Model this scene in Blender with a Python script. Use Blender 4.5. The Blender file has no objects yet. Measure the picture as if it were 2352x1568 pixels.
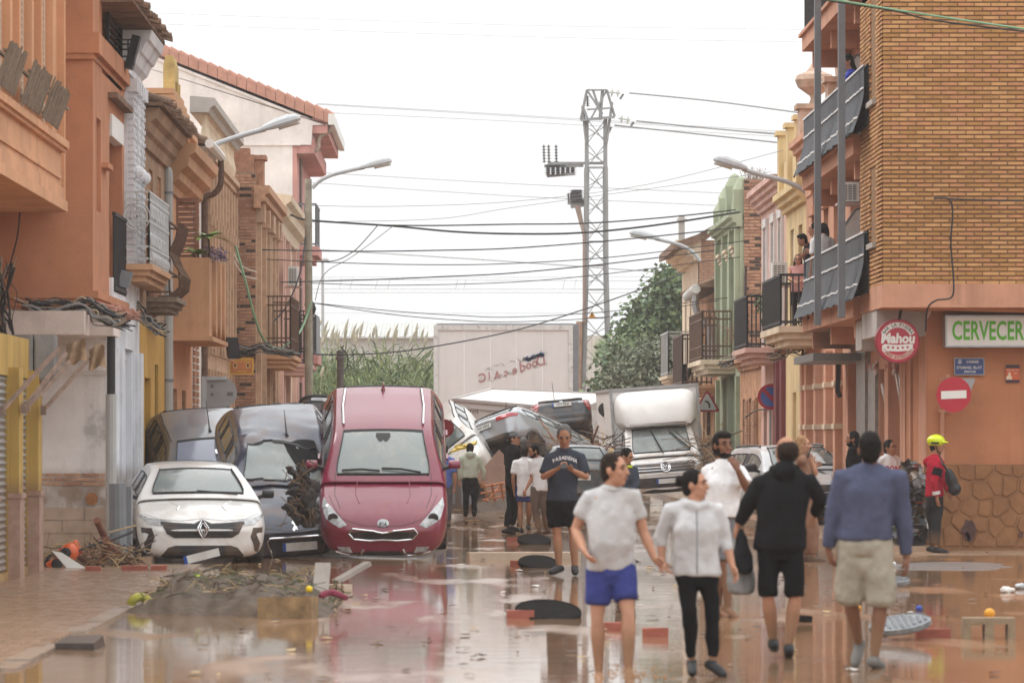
import bpy,bmesh,math,random
from mathutils import Vector,Matrix,noise,Quaternion
from mathutils.bvhtree import BVHTree
from mathutils.geometry import delaunay_2d_cdt
R=math.radians
V=Vector
rnd=random.Random(11)
SC=bpy.context.scene
COL=SC.collection
# ------------------------------------------------------------------ camera, world, sun, exposure
F,CX,CY,CH=9800.0,1050.0,1003.0,1.75  # focal length and vanishing point in 2352-wide pixels, eye height
cam_d=bpy.data.cameras.new('camera')
cam=bpy.data.objects.new('camera',cam_d)
COL.objects.link(cam)
cam.location=(0,0,CH)
cam.rotation_euler=(R(90),0,0)
cam_d.sensor_width=36
cam_d.lens=F/2352*36
cam_d.shift_x=(1176-CX)/2352
cam_d.shift_y=(CY-784)/2352
cam_d.clip_start=1
cam_d.clip_end=3000
cam_d.dof.use_dof=True
cam_d.dof.focus_distance=92
cam_d.dof.aperture_fstop=4.5
SC.camera=cam
W=bpy.data.worlds.new('World')
SC.world=W
W.use_nodes=True
wn,wl=W.node_tree.nodes,W.node_tree.links
wn.clear()
w_out=wn.new('ShaderNodeOutputWorld')
w_bg=wn.new('ShaderNodeBackground')
w_sky=wn.new('ShaderNodeTexSky')
w_sky.sky_type='NISHITA'
w_sky.sun_disc=False
SUN_EL,SUN_ROT=R(52),R(-60)
w_sky.sun_elevation=SUN_EL
w_sky.sun_rotation=SUN_ROT
w_sky.dust_density=4.0
w_hsv=wn.new('ShaderNodeHueSaturation')
w_hsv.inputs['Saturation'].default_value=0.08  # a closed cloud deck: the blue is gone
w_mix=wn.new('ShaderNodeMix')
w_mix.data_type='RGBA'
w_mix.inputs[0].default_value=0.92  # even white overcast over the clear sky
w_mix.inputs[7].default_value=(7.7,7.8,7.83,1)
wl.new(w_sky.outputs[0],w_hsv.inputs['Color'])
wl.new(w_hsv.outputs[0],w_mix.inputs[6])
# a cloud deck is up to three times as bright overhead as at the horizon
w_tc=wn.new('ShaderNodeTexCoord')
w_sep=wn.new('ShaderNodeSeparateXYZ')
w_z=wn.new('ShaderNodeMapRange')
w_z.inputs[3].default_value,w_z.inputs[4].default_value=1.0,2.5
w_mul=wn.new('ShaderNodeMix')
w_mul.data_type,w_mul.blend_type='RGBA','MULTIPLY'
w_mul.inputs[0].default_value=1
wl.new(w_tc.outputs['Generated'],w_sep.inputs[0])
wl.new(w_sep.outputs['Z'],w_z.inputs[0])
wl.new(w_mix.outputs[2],w_mul.inputs[6])
wl.new(w_z.outputs[0],w_mul.inputs[7])
wl.new(w_mul.outputs[2],w_bg.inputs['Color'])
w_bg.inputs['Strength'].default_value=0.12
wl.new(w_bg.outputs[0],w_out.inputs[0])
sun_d=bpy.data.lights.new('sun','SUN')
sun=bpy.data.objects.new('sun',sun_d)
COL.objects.link(sun)
sun_d.energy=1.0
sun_d.angle=R(25)
sun_d.color=(1,.96,.9)
# light comes from beyond the houses on the left, high up
sun.rotation_euler=Matrix.LocRotScale(None,V((0.55,-0.35,-1.0)).to_track_quat('-Z','Y'),None).to_euler()
SC.view_settings.view_transform='Standard'
SC.view_settings.look='None'
SC.view_settings.gamma=1
SC.view_settings.exposure=0.12
SC.view_settings.use_curve_mapping=False
SC.render.engine='CYCLES'
SC.cycles.max_bounces=6
SC.cycles.diffuse_bounces=3
SC.cycles.glossy_bounces=3
SC.cycles.transmission_bounces=4
SC.cycles.volume_bounces=2
SC.cycles.volume_step_rate=4
SC.cycles.transparent_max_bounces=8
SC.cycles.use_denoising=True
def P(u,v,d):
 'the point at distance d that stands at picture position (u, v)'
 return V(((u-CX)*d/F,d,CH-(v-CY)*d/F))
def GD(v,z=0.0):
 'distance at which height z shows at row v'
 return F*(CH-z)/(v-CY)
 # ------------------------------------------------------------------ materials
MATS={}
def nodes(m):
 m.use_nodes=True
 return m.node_tree.nodes,m.node_tree.links,m.node_tree.nodes['Principled BSDF']
def mat(name,col,rough=.8,var=.12,scale=1.5,bump=.15,bscale=30,metal=0,mud=0,mudz=1.25,coat=0,stain=0,spec=.4,
 coords='Position',mudcol=(.23,.135,.075),trans=0,ior=1.45,streak=0):
 'plain procedural surface: tone variation, fine relief, mud from the flood by height or patches'
 if name in MATS:
  return MATS[name]
 m=bpy.data.materials.new(name)
 N,L,b=nodes(m)
 if len(col)==3:
  col=(*col,1)
 b.inputs['Roughness'].default_value=rough
 b.inputs['Metallic'].default_value=metal
 b.inputs['Specular IOR Level'].default_value=spec
 b.inputs['Coat Weight'].default_value=coat
 b.inputs['Coat Roughness'].default_value=.06
 b.inputs['Transmission Weight'].default_value=trans
 b.inputs['IOR'].default_value=ior
 if coords=='Position':
  g=N.new('ShaderNodeNewGeometry')
  vec=g.outputs['Position']
 else:
  g=N.new('ShaderNodeTexCoord')
  vec=g.outputs['Object']
 def noi(sc,det=5,stretch=None,dist=0):
  n=N.new('ShaderNodeTexNoise')
  n.inputs['Scale'].default_value=sc
  n.inputs['Detail'].default_value=det
  n.inputs['Roughness'].default_value=.62
  n.inputs['Distortion'].default_value=dist
  if stretch:
   mp=N.new('ShaderNodeMapping')
   mp.inputs['Scale'].default_value=stretch
   L.new(vec,mp.inputs['Vector'])
   L.new(mp.outputs[0],n.inputs['Vector'])
  else:
   L.new(vec,n.inputs['Vector'])
  return n.outputs['Fac']
 def ramp(fac,a,b2):
  r=N.new('ShaderNodeMapRange')
  r.inputs['From Min'].default_value=a
  r.inputs['From Max'].default_value=b2
  r.clamp=True
  L.new(fac,r.inputs['Value'])
  return r.outputs[0]
 def mul(a,v):
  n=N.new('ShaderNodeMath')
  n.operation='MULTIPLY'
  L.new(a,n.inputs[0])
  if isinstance(v,(int,float)):
   n.inputs[1].default_value=v
  else:
   L.new(v,n.inputs[1])
  return n.outputs[0]
 def mix(fac,a,c):
  n=N.new('ShaderNodeMix')
  n.data_type='RGBA'
  if isinstance(fac,(int,float)):
   n.inputs[0].default_value=fac
  else:
   L.new(fac,n.inputs[0])
  for i,x in((6,a),(7,c)):
   if isinstance(x,tuple):
    n.inputs[i].default_value=x
   else:
    L.new(x,n.inputs[i])
  return n.outputs[2]
 c=col
 if var:
  lo=tuple(max(0,x*(1-var))for x in col[:3])+(1,)
  hi=tuple(min(1,x*(1+var))for x in col[:3])+(1,)
  c=mix(ramp(noi(scale,6),.3,.7),lo,hi)
 if streak:  # rain streaks that run down a wall
  dk=tuple(x*.55 for x in col[:3])+(1,)
  c=mix(mul(ramp(noi(1.0,4,(2.2,2.2,.16)),.52,.75),streak),c,dk)
 if stain:
  c=mix(mul(ramp(noi(scale*1.9,8),.56,.64),stain),c,(.07,.05,.04,1))
 if mud:
  if coords=='Position':
   sx=N.new('ShaderNodeSeparateXYZ')
   L.new(vec,sx.inputs[0])
   zz=N.new('ShaderNodeMath')
   zz.operation='ADD'
   L.new(sx.outputs['Z'],zz.inputs[0])
   L.new(mul(noi(1.3,7),.5),zz.inputs[1])
   r1=ramp(zz.outputs[0],mudz+.35,mudz+.12)
   f=mul(mul(r1,ramp(noi(2.6,7),.25,.6)),mud)
  else:
   f=mul(ramp(noi(2.2,9,None,.6),.47,.62),mud)
  c=mix(f,c,(*mudcol,1))
  rr=N.new('ShaderNodeMix')
  rr.data_type='FLOAT'
  L.new(f,rr.inputs[0])
  rr.inputs[2].default_value=rough
  rr.inputs[3].default_value=.8
  L.new(rr.outputs[0],b.inputs['Roughness'])
  if coat:
   rc=N.new('ShaderNodeMath')
   rc.operation='MULTIPLY_ADD'
   L.new(f,rc.inputs[0])
   rc.inputs[1].default_value=-coat
   rc.inputs[2].default_value=coat
   L.new(rc.outputs[0],b.inputs['Coat Weight'])
 if isinstance(c,tuple):
  b.inputs['Base Color'].default_value=c
 else:
  L.new(c,b.inputs['Base Color'])
 if bump:
  bm=N.new('ShaderNodeBump')
  bm.inputs['Strength'].default_value=bump
  bm.inputs['Distance'].default_value=.02
  L.new(noi(bscale,5),bm.inputs['Height'])
  L.new(bm.outputs[0],b.inputs['Normal'])
 MATS[name]=m
 return m
 # ------------------------------------------------------------------ mesh building
SPLIT=set('pilaster window_sill soffit_beam hem urn parapet_pier band_stone arch_pier finial baluster window_surround marble_cladding stepped_gable crest window door_bay window_hood parapet sticker gable_pier string_course street_wall fan_cover helmet_strap underbody'.split())
class MB:
 def __init__(s):
  s.v,s.f,s.m,s.mi,s.M,s.pc=[],[],[],0,None,[]
 def add(s,vs,fs):
  o=len(s.v)
  s.v+=[(s.M@V(x))if s.M else V(x)for x in vs]
  s.f+=[tuple(i+o for i in f)for f in fs]
  s.m+=[s.mi]*len(fs)
  s.pc.append((o,len(s.v),len(s.f)-len(fs),len(s.f)))
  return s
 def hexa(s,p):  # bottom four then top four, same turning
  return s.add(p,[(3,2,1,0),(4,5,6,7),(0,1,5,4),(1,2,6,5),(2,3,7,6),(3,0,4,7)])
 def box(s,x0,x1,y0,y1,z0,z1):
  return s.hexa([(x0,y0,z0),(x1,y0,z0),(x1,y1,z0),(x0,y1,z0),(x0,y0,z1),(x1,y0,z1),(x1,y1,z1),(x0,y1,z1)])
 def cbox(s,c,sx,sy,sz,rot=None):
  'box round a centre, turned by rot'
  q=[]
  for z in(-1,1):
   for x,y in((-1,-1),(1,-1),(1,1),(-1,1)):
    p=V((x*sx/2,y*sy/2,z*sz/2))
    q.append(V(c)+(rot@p if rot else p))
  return s.hexa(q)
 def bar(s,a,b,w,h=None,up=(0,0,1)):
  'square bar from a to b'
  a,b=V(a),V(b)
  h=h or w
  t=(b-a).normalized()
  x=t.cross(V(up))
  if x.length<1e-4:
   x=t.cross(V((0,1,0)))
  x.normalize()
  y=x.cross(t)
  q=[]
  for c in(a,b):
   for i,j in((-1,-1),(1,-1),(1,1),(-1,1)):
    q.append(c+x*(i*w/2)+y*(j*h/2))
  return s.hexa(q)
 def rings(s,rings,cap=True,closed=True):
  n=len(rings[0])
  vs=[p for r in rings for p in r]
  fs=[]
  for i in range(len(rings)-1):
   for j in range(n if closed else n-1):
    k=(j+1)%n
    fs.append((i*n+j,i*n+k,(i+1)*n+k,(i+1)*n+j))
  if cap and closed:
   fs.append(tuple(reversed(range(n))))
   fs.append(tuple(range((len(rings)-1)*n,len(rings)*n)))
  return s.add(vs,fs)
 def tube(s,pts,r,n=8,cap=True):
  pts=[V(p)for p in pts]
  rs=r if isinstance(r,(list,tuple))else[r]*len(pts)
  rg,x=[],None
  for i,p in enumerate(pts):
   t=(pts[min(i+1,len(pts)-1)]-pts[max(i-1,0)])
   t=t.normalized()if t.length>1e-9 else V((0,0,1))
   if x is None:
    x=t.orthogonal().normalized()
   else:
    x=(x-t*x.dot(t))
    x=x.normalized()if x.length>1e-6 else t.orthogonal().normalized()
   y=t.cross(x)
   rg.append([p+(x*math.cos(2*math.pi*j/n)+y*math.sin(2*math.pi*j/n))*rs[i]for j in range(n)])
  return s.rings(rg,cap)
 def lathe(s,prof,n=16,M=None):
  M=M or Matrix()
  rg=[[M@V((r*math.cos(2*math.pi*j/n),r*math.sin(2*math.pi*j/n),z))for j in range(n)]for r,z in prof]
  return s.rings(rg)
 def prism(s,poly,h,M=None):
  'polygon in the local xy plane, raised by h along local z'
  M=M or Matrix()
  n=len(poly)
  vs=[M@V((x,y,0))for x,y in poly]+[M@V((x,y,h))for x,y in poly]
  fs=[tuple(reversed(range(n))),tuple(range(n,2*n))]+[(i,(i+1)%n,n+(i+1)%n,n+i)for i in range(n)]
  return s.add(vs,fs)
 def ell(s,c,rx,ry,rz,nu=12,nv=8,rot=None):
  vs,fs=[],[]
  for i in range(nv+1):
   th=math.pi*i/nv
   for j in range(nu):
    ph=2*math.pi*j/nu
    p=V((rx*math.sin(th)*math.cos(ph),ry*math.sin(th)*math.sin(ph),rz*math.cos(th)))
    vs.append(V(c)+(rot@p if rot else p))
  for i in range(nv):
   for j in range(nu):
    k=(j+1)%nu
    fs.append((i*nu+j,(i+1)*nu+j,(i+1)*nu+k,i*nu+k))
  return s.add(vs,fs)
 def pieces(s):
  bb=[]
  for(v0,v1,f0,f1)in s.pc:
   c=s.v[v0:v1]
   bb.append(([min(p[k]for p in c)-.006 for k in range(3)],[max(p[k]for p in c)+.006 for k in range(3)]))
  par=list(range(len(bb)))
  def find(i):
   while par[i]!=i:
    par[i]=par[par[i]]
    i=par[i]
   return i
  for i in range(len(bb)):
   for j in range(i):
    if all(bb[i][0][k]<=bb[j][1][k]and bb[j][0][k]<=bb[i][1][k]for k in range(3)):
     par[find(i)]=find(j)
  gs={}
  for i in range(len(bb)):
   gs.setdefault(find(i),[]).append(s.pc[i])
  return list(gs.values())
 def build(s,name,m,parent=None,smooth=False,local=False,kind=None,label=None,recalc=True):
  'one mesh object; points are world points unless local. Names in SPLIT become one object per piece that stands apart'
  if name in SPLIT and kind is None and len(s.pc)>1:
   gs=s.pieces()
   if len(gs)>1:
    out=None
    for g in gs:
     q=MB()
     for(v0,v1,f0,f1)in g:
      o=len(q.v)
      q.v+=s.v[v0:v1]
      q.f+=[tuple(i-v0+o for i in f)for f in s.f[f0:f1]]
      q.m+=s.m[f0:f1]
     r=q.build(name,m,parent,smooth,local,kind,label,recalc)
     out=out or r
    return out
  c=V((0,0,0))
  if s.v and not local:
   lo=V([min(p[k]for p in s.v)for k in range(3)])
   hi=V([max(p[k]for p in s.v)for k in range(3)])
   c=(lo+hi)/2
   c.z=lo.z
  me=bpy.data.meshes.new(name)
  me.from_pydata([p-c for p in s.v],[],s.f)
  for x in(m if isinstance(m,(list,tuple))else[m]):
   me.materials.append(x)
  me.polygons.foreach_set('material_index',s.m)
  if recalc and len(s.f)<60000:
   bm=bmesh.new()
   bm.from_mesh(me)
   bmesh.ops.recalc_face_normals(bm,faces=bm.faces)
   bm.to_mesh(me)
   bm.free()
  if smooth:
   me.polygons.foreach_set('use_smooth',[True]*len(me.polygons))
  me.update()
  o=bpy.data.objects.new(name,me)
  COL.objects.link(o)
  if parent is not None:
   o.parent=parent
   if not local:
    w=V((0,0,0))
    q=parent
    while q is not None:
     w+=V(q.location)
     q=q.parent
    c=c-w
  o.location=c
  if kind:
   o['kind']=kind
  if label:
   o['label']=label
  return o
def tag(o,label=None,cat=None,group=None,kind=None):
 for k,v in(('label',label),('category',cat),('group',group),('kind',kind)):
  if v:
   o[k]=v
 return o
def thing(name,label,cat,loc=(0,0,0),group=None):
 o=bpy.data.objects.new(name,None)
 o.empty_display_size=.2
 COL.objects.link(o)
 o.location=loc
 return tag(o,label,cat,group)
def part_copy(src,parent,loc,rot=None,scale=None,m=None):
 o=src.copy()
 COL.objects.link(o)
 o.parent=parent
 o.location=loc
 if rot is not None:
  o.rotation_euler=rot
 if scale is not None:
  o.scale=scale
 return o
def copy_tree(o,parent=None):
 c=o.copy()
 COL.objects.link(c)
 c.parent=parent
 for ch in o.children:
  copy_tree(ch,c)
 return c
def frame(O,A,N):
 'local (along, out, up) to world'
 A,N=V(A),V(N)
 M=Matrix.Identity(4)
 for i in range(3):
  M[i][0],M[i][1],M[i][2],M[i][3]=A[i],N[i],(0,0,1)[i],O[i]
 return M
def text_mb(mb,body,M,size=1.0,depth=.004,sx=1.0,align='CENTER',bold=0.0,space=1.0,shear=0.0):
 'flat letters as mesh; local x along the line, y up the letter, z out'
 cu=bpy.data.curves.new('lettering','FONT')
 cu.body=body
 cu.size=size
 cu.align_x=align
 cu.align_y='CENTER'
 cu.extrude=depth/2
 cu.offset=bold
 cu.space_character=space
 cu.shear=shear
 cu.resolution_u=3
 o=bpy.data.objects.new('lettering',cu)
 COL.objects.link(o)
 bpy.context.view_layer.update()
 me=bpy.data.meshes.new_from_object(o.evaluated_get(bpy.context.evaluated_depsgraph_get()))
 mb.add([M@V((p.co.x*sx,p.co.y,p.co.z+depth/2))for p in me.vertices],[tuple(p.vertices)for p in me.polygons])
 bpy.data.objects.remove(o)
 bpy.data.curves.remove(cu)
 bpy.data.meshes.remove(me)
 return mb
def facing(O,right,up):
 'matrix of a sign: local x right, y up, z towards the viewer'
 x,y=V(right).normalized(),V(up).normalized()
 z=x.cross(y)
 M=Matrix.Identity(4)
 for i in range(3):
  M[i][0],M[i][1],M[i][2],M[i][3]=x[i],y[i],z[i],O[i]
 return M
def arc(c,r,a0,a1,n):
 return[(c[0]+r*math.cos(R(a0+(a1-a0)*i/n)),c[1]+r*math.sin(R(a0+(a1-a0)*i/n)))for i in range(n+1)]
def smooth_path(pts,k=6):
 'Catmull-Rom through the points'
 pts=[V(p)for p in pts]
 out=[]
 for i in range(len(pts)-1):
  p0,p1,p2,p3=pts[max(i-1,0)],pts[i],pts[i+1],pts[min(i+2,len(pts)-1)]
  for j in range(k):
   t=j/k
   out.append(.5*((2*p1)+(p2-p0)*t+(2*p0-5*p1+4*p2-p3)*t*t+(3*p1-p0-3*p2+p3)*t**3))
 out.append(pts[-1])
 return out
 # ------------------------------------------------------------------ palette of the street
def wallm(name,col,**k):
 a=dict(rough=.88,var=.17,scale=.8,bump=.3,bscale=30,mud=.8,streak=.65,stain=.12)
 a.update(k)
 return mat(name,col,**a)
ORANGE=wallm('orange_render',(.46,.205,.11))
PEACH=wallm('peach_render',(.60,.32,.18))
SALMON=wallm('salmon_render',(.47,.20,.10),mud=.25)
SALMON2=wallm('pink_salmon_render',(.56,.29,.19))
WHITEW=wallm('white_render',(.74,.71,.69),stain=.35)
GREYW=wallm('grey_white_render',(.70,.71,.74))
YELLOW=wallm('ochre_render',(.56,.32,.07))
YPILL=wallm('yellow_paint',(.46,.30,.085),streak=.7)
TAN=wallm('tan_render',(.52,.30,.17))
CREAM=wallm('cream_render',(.66,.54,.40))
YCREAM=wallm('pale_yellow_render',(.66,.50,.27))
PINK=wallm('pink_render',(.64,.41,.35))
ROSE=wallm('rose_render',(.55,.28,.25),mud=0)
GREEN=wallm('green_render',(.36,.40,.28),streak=.6)
BRICKO=wallm('old_brick_face',(.38,.20,.12),var=.3,scale=5,bump=.5)
MORTAR=mat('mortar',(.27,.155,.08),.95,.15,8,.3,60)
OMORT=mat('old_mortar',(.32,.22,.16),.95,.2,8,.3,60)
BR1=mat('yellow_brick_a',(.43,.225,.08),.8,.14,7,.2,80)
BR2=mat('yellow_brick_b',(.56,.31,.13),.8,.14,7,.2,80)
BR3=mat('yellow_brick_c',(.51,.25,.115),.8,.14,7,.2,80)
OB1=mat('old_brick_a',(.46,.26,.17),.9,.25,9,.4,60)
OB2=mat('old_brick_b',(.38,.20,.13),.9,.25,9,.4,60)
OB3=mat('old_brick_c',(.47,.27,.17),.9,.25,9,.4,60)
OB4=mat('sooty_brick',(.08,.055,.045),.9,.25,9,.4,60)
TILE=mat('old_roof_tile',(.20,.125,.085),.95,.4,3,.5,25)
NTILE=mat('new_roof_tile',(.46,.24,.18),.85,.15,4,.15,30)
CONC=mat('concrete',(.42,.39,.36),.9,.15,2,.3,40)
MARBLE=mat('grey_marble',(.25,.235,.22),.35,.3,6,.05,20,mud=.5)
STONEB=mat('painted_stone',(.27,.125,.052),.7,.2,3,.5,14)
STONEJ=mat('painted_joint',(.27,.13,.056),.7,.2,3,.5,14)
IRON=mat('black_iron',(.025,.025,.027),.55,.2,10,.1,60)
RUST=mat('rusty_iron',(.13,.075,.05),.8,.4,9,.3,60)
SILVER=mat('silver_paint_iron',(.50,.51,.51),.5,.15,9,.1,60)
GREYM=mat('grey_paint_metal',(.19,.20,.215),.5,.1,4,.05,60)
GALV=mat('galvanised_steel',(.42,.43,.44),.45,.15,5,.1,40,metal=.6)
PVC=mat('pvc_grey',(.40,.40,.39),.5,.08,3,.05,40,mud=.3)
WPVC=mat('white_plastic',(.72,.71,.68),.45,.06,3,.03,40)
WOODG=mat('weathered_wood',(.22,.17,.125),.9,.3,12,.3,50)
WOODB=mat('brown_shutter',(.27,.135,.09),.7,.1,6,.1,50)
WOODD=mat('dark_wood',(.10,.055,.035),.6,.2,8,.15,50)
BEIGE=mat('beige_louvre',(.60,.49,.39),.7,.08,6,.1,50)
GLASSD=mat('window_pane',(.06,.07,.08),.08,.1,2,0,spec=.6)
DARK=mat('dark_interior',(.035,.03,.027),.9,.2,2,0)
ROLL=mat('roller_shutter',(.30,.29,.28),.55,.12,3,.1,40,metal=.3,mud=.6)
BLACKP=mat('black_plastic',(.02,.02,.022),.45,.1,4,.05,40)
CABLEM=mat('black_cable',(.035,.035,.037),.6,.1,4,0)
LCABLE=mat('grey_cable',(.22,.22,.22),.6,.1,4,0)
WCABLE=mat('pale_cable',(.55,.53,.5),.6,.1,4,0)
GCABLE=mat('green_cable',(.20,.36,.22),.6,.1,4,0)
# ------------------------------------------------------------------ ground and flood water
def ground_material():
 m=bpy.data.materials.new('wet_mud_ground')
 N,L,b=nodes(m)
 g=N.new('ShaderNodeNewGeometry')
 n1=N.new('ShaderNodeTexNoise')
 n1.inputs['Scale'].default_value=.35
 n1.inputs['Detail'].default_value=8
 L.new(g.outputs['Position'],n1.inputs['Vector'])
 r=N.new('ShaderNodeValToRGB')
 r.color_ramp.elements[0].color=(.16,.09,.05,1)
 r.color_ramp.elements[1].color=(.33,.20,.12,1)
 L.new(n1.outputs['Fac'],r.inputs['Fac'])
 L.new(r.outputs[0],b.inputs['Base Color'])
 b.inputs['Roughness'].default_value=.5
 bm=N.new('ShaderNodeBump')
 bm.inputs['Strength'].default_value=.6
 n2=N.new('ShaderNodeTexNoise')
 n2.inputs['Scale'].default_value=9
 n2.inputs['Detail'].default_value=8
 L.new(g.outputs['Position'],n2.inputs['Vector'])
 L.new(n2.outputs['Fac'],bm.inputs['Height'])
 L.new(bm.outputs[0],b.inputs['Normal'])
 return m
def water_material():
 'muddy flood water: brown body, glossy skin, small ripples, patches where silt stands just proud of it'
 m=bpy.data.materials.new('muddy_water')
 N,L,b=nodes(m)
 g=N.new('ShaderNodeNewGeometry')
 pos=g.outputs['Position']
 def noi(sc,det,st=None,dist=0):
  n=N.new('ShaderNodeTexNoise')
  n.inputs['Scale'].default_value=sc
  n.inputs['Detail'].default_value=det
  n.inputs['Distortion'].default_value=dist
  if st:
   mp=N.new('ShaderNodeMapping')
   mp.inputs['Scale'].default_value=st
   L.new(pos,mp.inputs['Vector'])
   L.new(mp.outputs[0],n.inputs['Vector'])
  else:
   L.new(pos,n.inputs['Vector'])
  return n.outputs['Fac']
 def rng(f,a,c,lo=0,hi=1):
  r=N.new('ShaderNodeMapRange')
  r.inputs[1].default_value,r.inputs[2].default_value,r.inputs[3].default_value,r.inputs[4].default_value=a,c,lo,hi
  L.new(f,r.inputs[0])
  return r.outputs[0]
 big=noi(1,5,(.55,.16,1))
 silt=rng(noi(1,7,(.9,.30,1),.4),.55,.66)
 col=N.new('ShaderNodeMix')
 col.data_type='RGBA'
 L.new(rng(big,.35,.65),col.inputs[0])
 col.inputs[6].default_value=(.21,.12,.06,1)
 col.inputs[7].default_value=(.30,.17,.10,1)
 L.new(col.outputs[2],b.inputs['Base Color'])
 L.new(rng(silt,0,1,.045,.2),b.inputs['Roughness'])
 b.inputs['IOR'].default_value=1.4
 calm=rng(noi(1,4,(.6,.12,1)),.42,.58,.4,2.8)
 h=N.new('ShaderNodeMath')
 h.operation='MULTIPLY'
 L.new(noi(1,5,(2.2,8,1),.3),h.inputs[0])
 L.new(calm,h.inputs[1])
 hb=N.new('ShaderNodeMath')
 hb.operation='MULTIPLY_ADD'
 L.new(noi(1,3,(1.3,3.2,1),.5),hb.inputs[0])
 hb.inputs[1].default_value=1.8
 L.new(h.outputs[0],hb.inputs[2])
 h2=N.new('ShaderNodeMath')
 h2.operation='MULTIPLY_ADD'
 L.new(noi(1,6,(14,14,1)),h2.inputs[0])
 L.new(rng(silt,0,1,.0,.9),h2.inputs[1])
 L.new(hb.outputs[0],h2.inputs[2])
 bm=N.new('ShaderNodeBump')
 bm.inputs['Strength'].default_value=.085
 bm.inputs['Distance'].default_value=.008
 L.new(h2.outputs[0],bm.inputs['Height'])
 L.new(bm.outputs[0],b.inputs['Normal'])
 return m
WATER=water_material()
GROUND=ground_material()
mb=MB()
mb.add([(-400,-60,-.06),(400,-60,-.06),(400,900,-.06),(-400,900,-.06)],[(0,1,2,3)])
mb.build('ground',GROUND,kind='structure')
mb=MB()
mb.add([(-5.35,4,-.02),(7.2,4,-.02),(7.2,150,-.02),(-5.35,150,-.02)],[(0,1,2,3)])
mb.build('road',mat('wet_asphalt',(.06,.055,.05),.5,.2,3,.3,40),kind='structure')
mb=MB()
mb.add([(-8,4,.0),(40,4,.0),(40,160,.0),(-8,160,.0)],[(0,1,2,3)])
mb.build('flood_water',WATER,kind='structure')
# left pavement: kerb stones and small pavers just under the skin of the water
pav=tag(bpy.data.objects.new('pavement',None),kind='structure')
COL.objects.link(pav)
pav.location=(-4.4,30,0)
mb=MB()
mb.box(-5.6,-3.5,26,58.6,-.05,.006)
PAVM=mat('mud_film_paving',(.36,.245,.165),.22,.25,1.2,.3,14,spec=.6)
mb.build('paving_bed',PAVM,pav)
mb=MB()
PAVB=mat('wet_paver',(.33,.22,.15),.12,.25,2.5,.3,30,spec=.6)
for j in range(150):
 y=31+j*.17
 for i in range(9):
  x=-5.45+i*.215+(.1 if j%2 else 0)
  t=rnd.uniform(-.003,.003)
  h=rnd.uniform(.016,.022)
  mb.hexa([(x,y,0),(x+.2,y,0),(x+.2,y+.155,0),(x,y+.155,0),(x,y,h-t),(x+.2,y,h+t),(x+.2,y+.155,h-t),(x,y+.155,h+t)])
mb.build('paver',PAVB,pav,kind='stuff')
KERB=mat('wet_kerb_stone',(.30,.23,.18),.2,.25,3,.3,20,spec=.6)
mb=MB()
mb.box(-.1,.1,-.49,.49,-.05,.02)
k0=mb.build('kerb_stone',KERB,pav,local=True)
k0.location=(-3.4+4.4,32.5-30,0)
for i in range(1,12):
 if i in(4,5):
  continue
 part_copy(k0,pav,(-3.4+4.4+rnd.uniform(-.01,.01),32.5+i*1.0-30,rnd.uniform(-.012,.012)))
 # right pavement in front of the bar
rpav=tag(bpy.data.objects.new('pavement',None),kind='structure')
COL.objects.link(rpav)
rpav.location=(8,64,0)
mb=MB()
mb.box(5.9,7.2,64.4,140,-.05,.10)
mb.box(6.35,30,63.6,65.6,-.05,.014)
mb.build('paving_bed',PAVM,rpav)
mb=MB()
mb.box(-8,-4.2,58.6,135,-.05,.10)
mb.build('pavement',PAVM,kind='structure')
# low silt banks and exposed asphalt that break the sheet of water
SILT=mat('wet_silt',(.17,.105,.065),.38,.3,2,.5,20,spec=.6)
ASPH=mat('wet_asphalt_patch',(.16,.15,.145),.3,.2,3,.4,40,spec=.6)
def patch(cx,cy,rx,ry,m,name,h=.012,seed=0):
 mb=MB()
 n=40
 rr=random.Random(seed)
 ph=[rr.uniform(0,6.28)for _ in range(5)]
 ring=[]
 for i in range(n):
  a=2*math.pi*i/n
  k=1+sum(math.sin(a*(q+2)+ph[q])*.22/(q+1)for q in range(5))
  ring.append((cx+rx*k*math.cos(a),cy+ry*k*math.sin(a)))
 mb.add([(x,y,-.01)for x,y in ring]+[(cx+(x-cx)*.8,cy+(y-cy)*.8,h)for x,y in ring]+[(cx,cy,h*1.3)],
 [(i,(i+1)%n,n+(i+1)%n,n+i)for i in range(n)]+[(n+i,n+(i+1)%n,2*n)for i in range(n)])
 mb.build(name,m,kind='stuff',smooth=True)
for i,(u,v,rx,ry,mm)in enumerate([(2160,1300,1.3,1.6,ASPH)]):
 d=GD(v)
 patch((u-CX)*d/F,d,rx,ry,mm,'asphalt_patch',seed=i)
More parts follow.
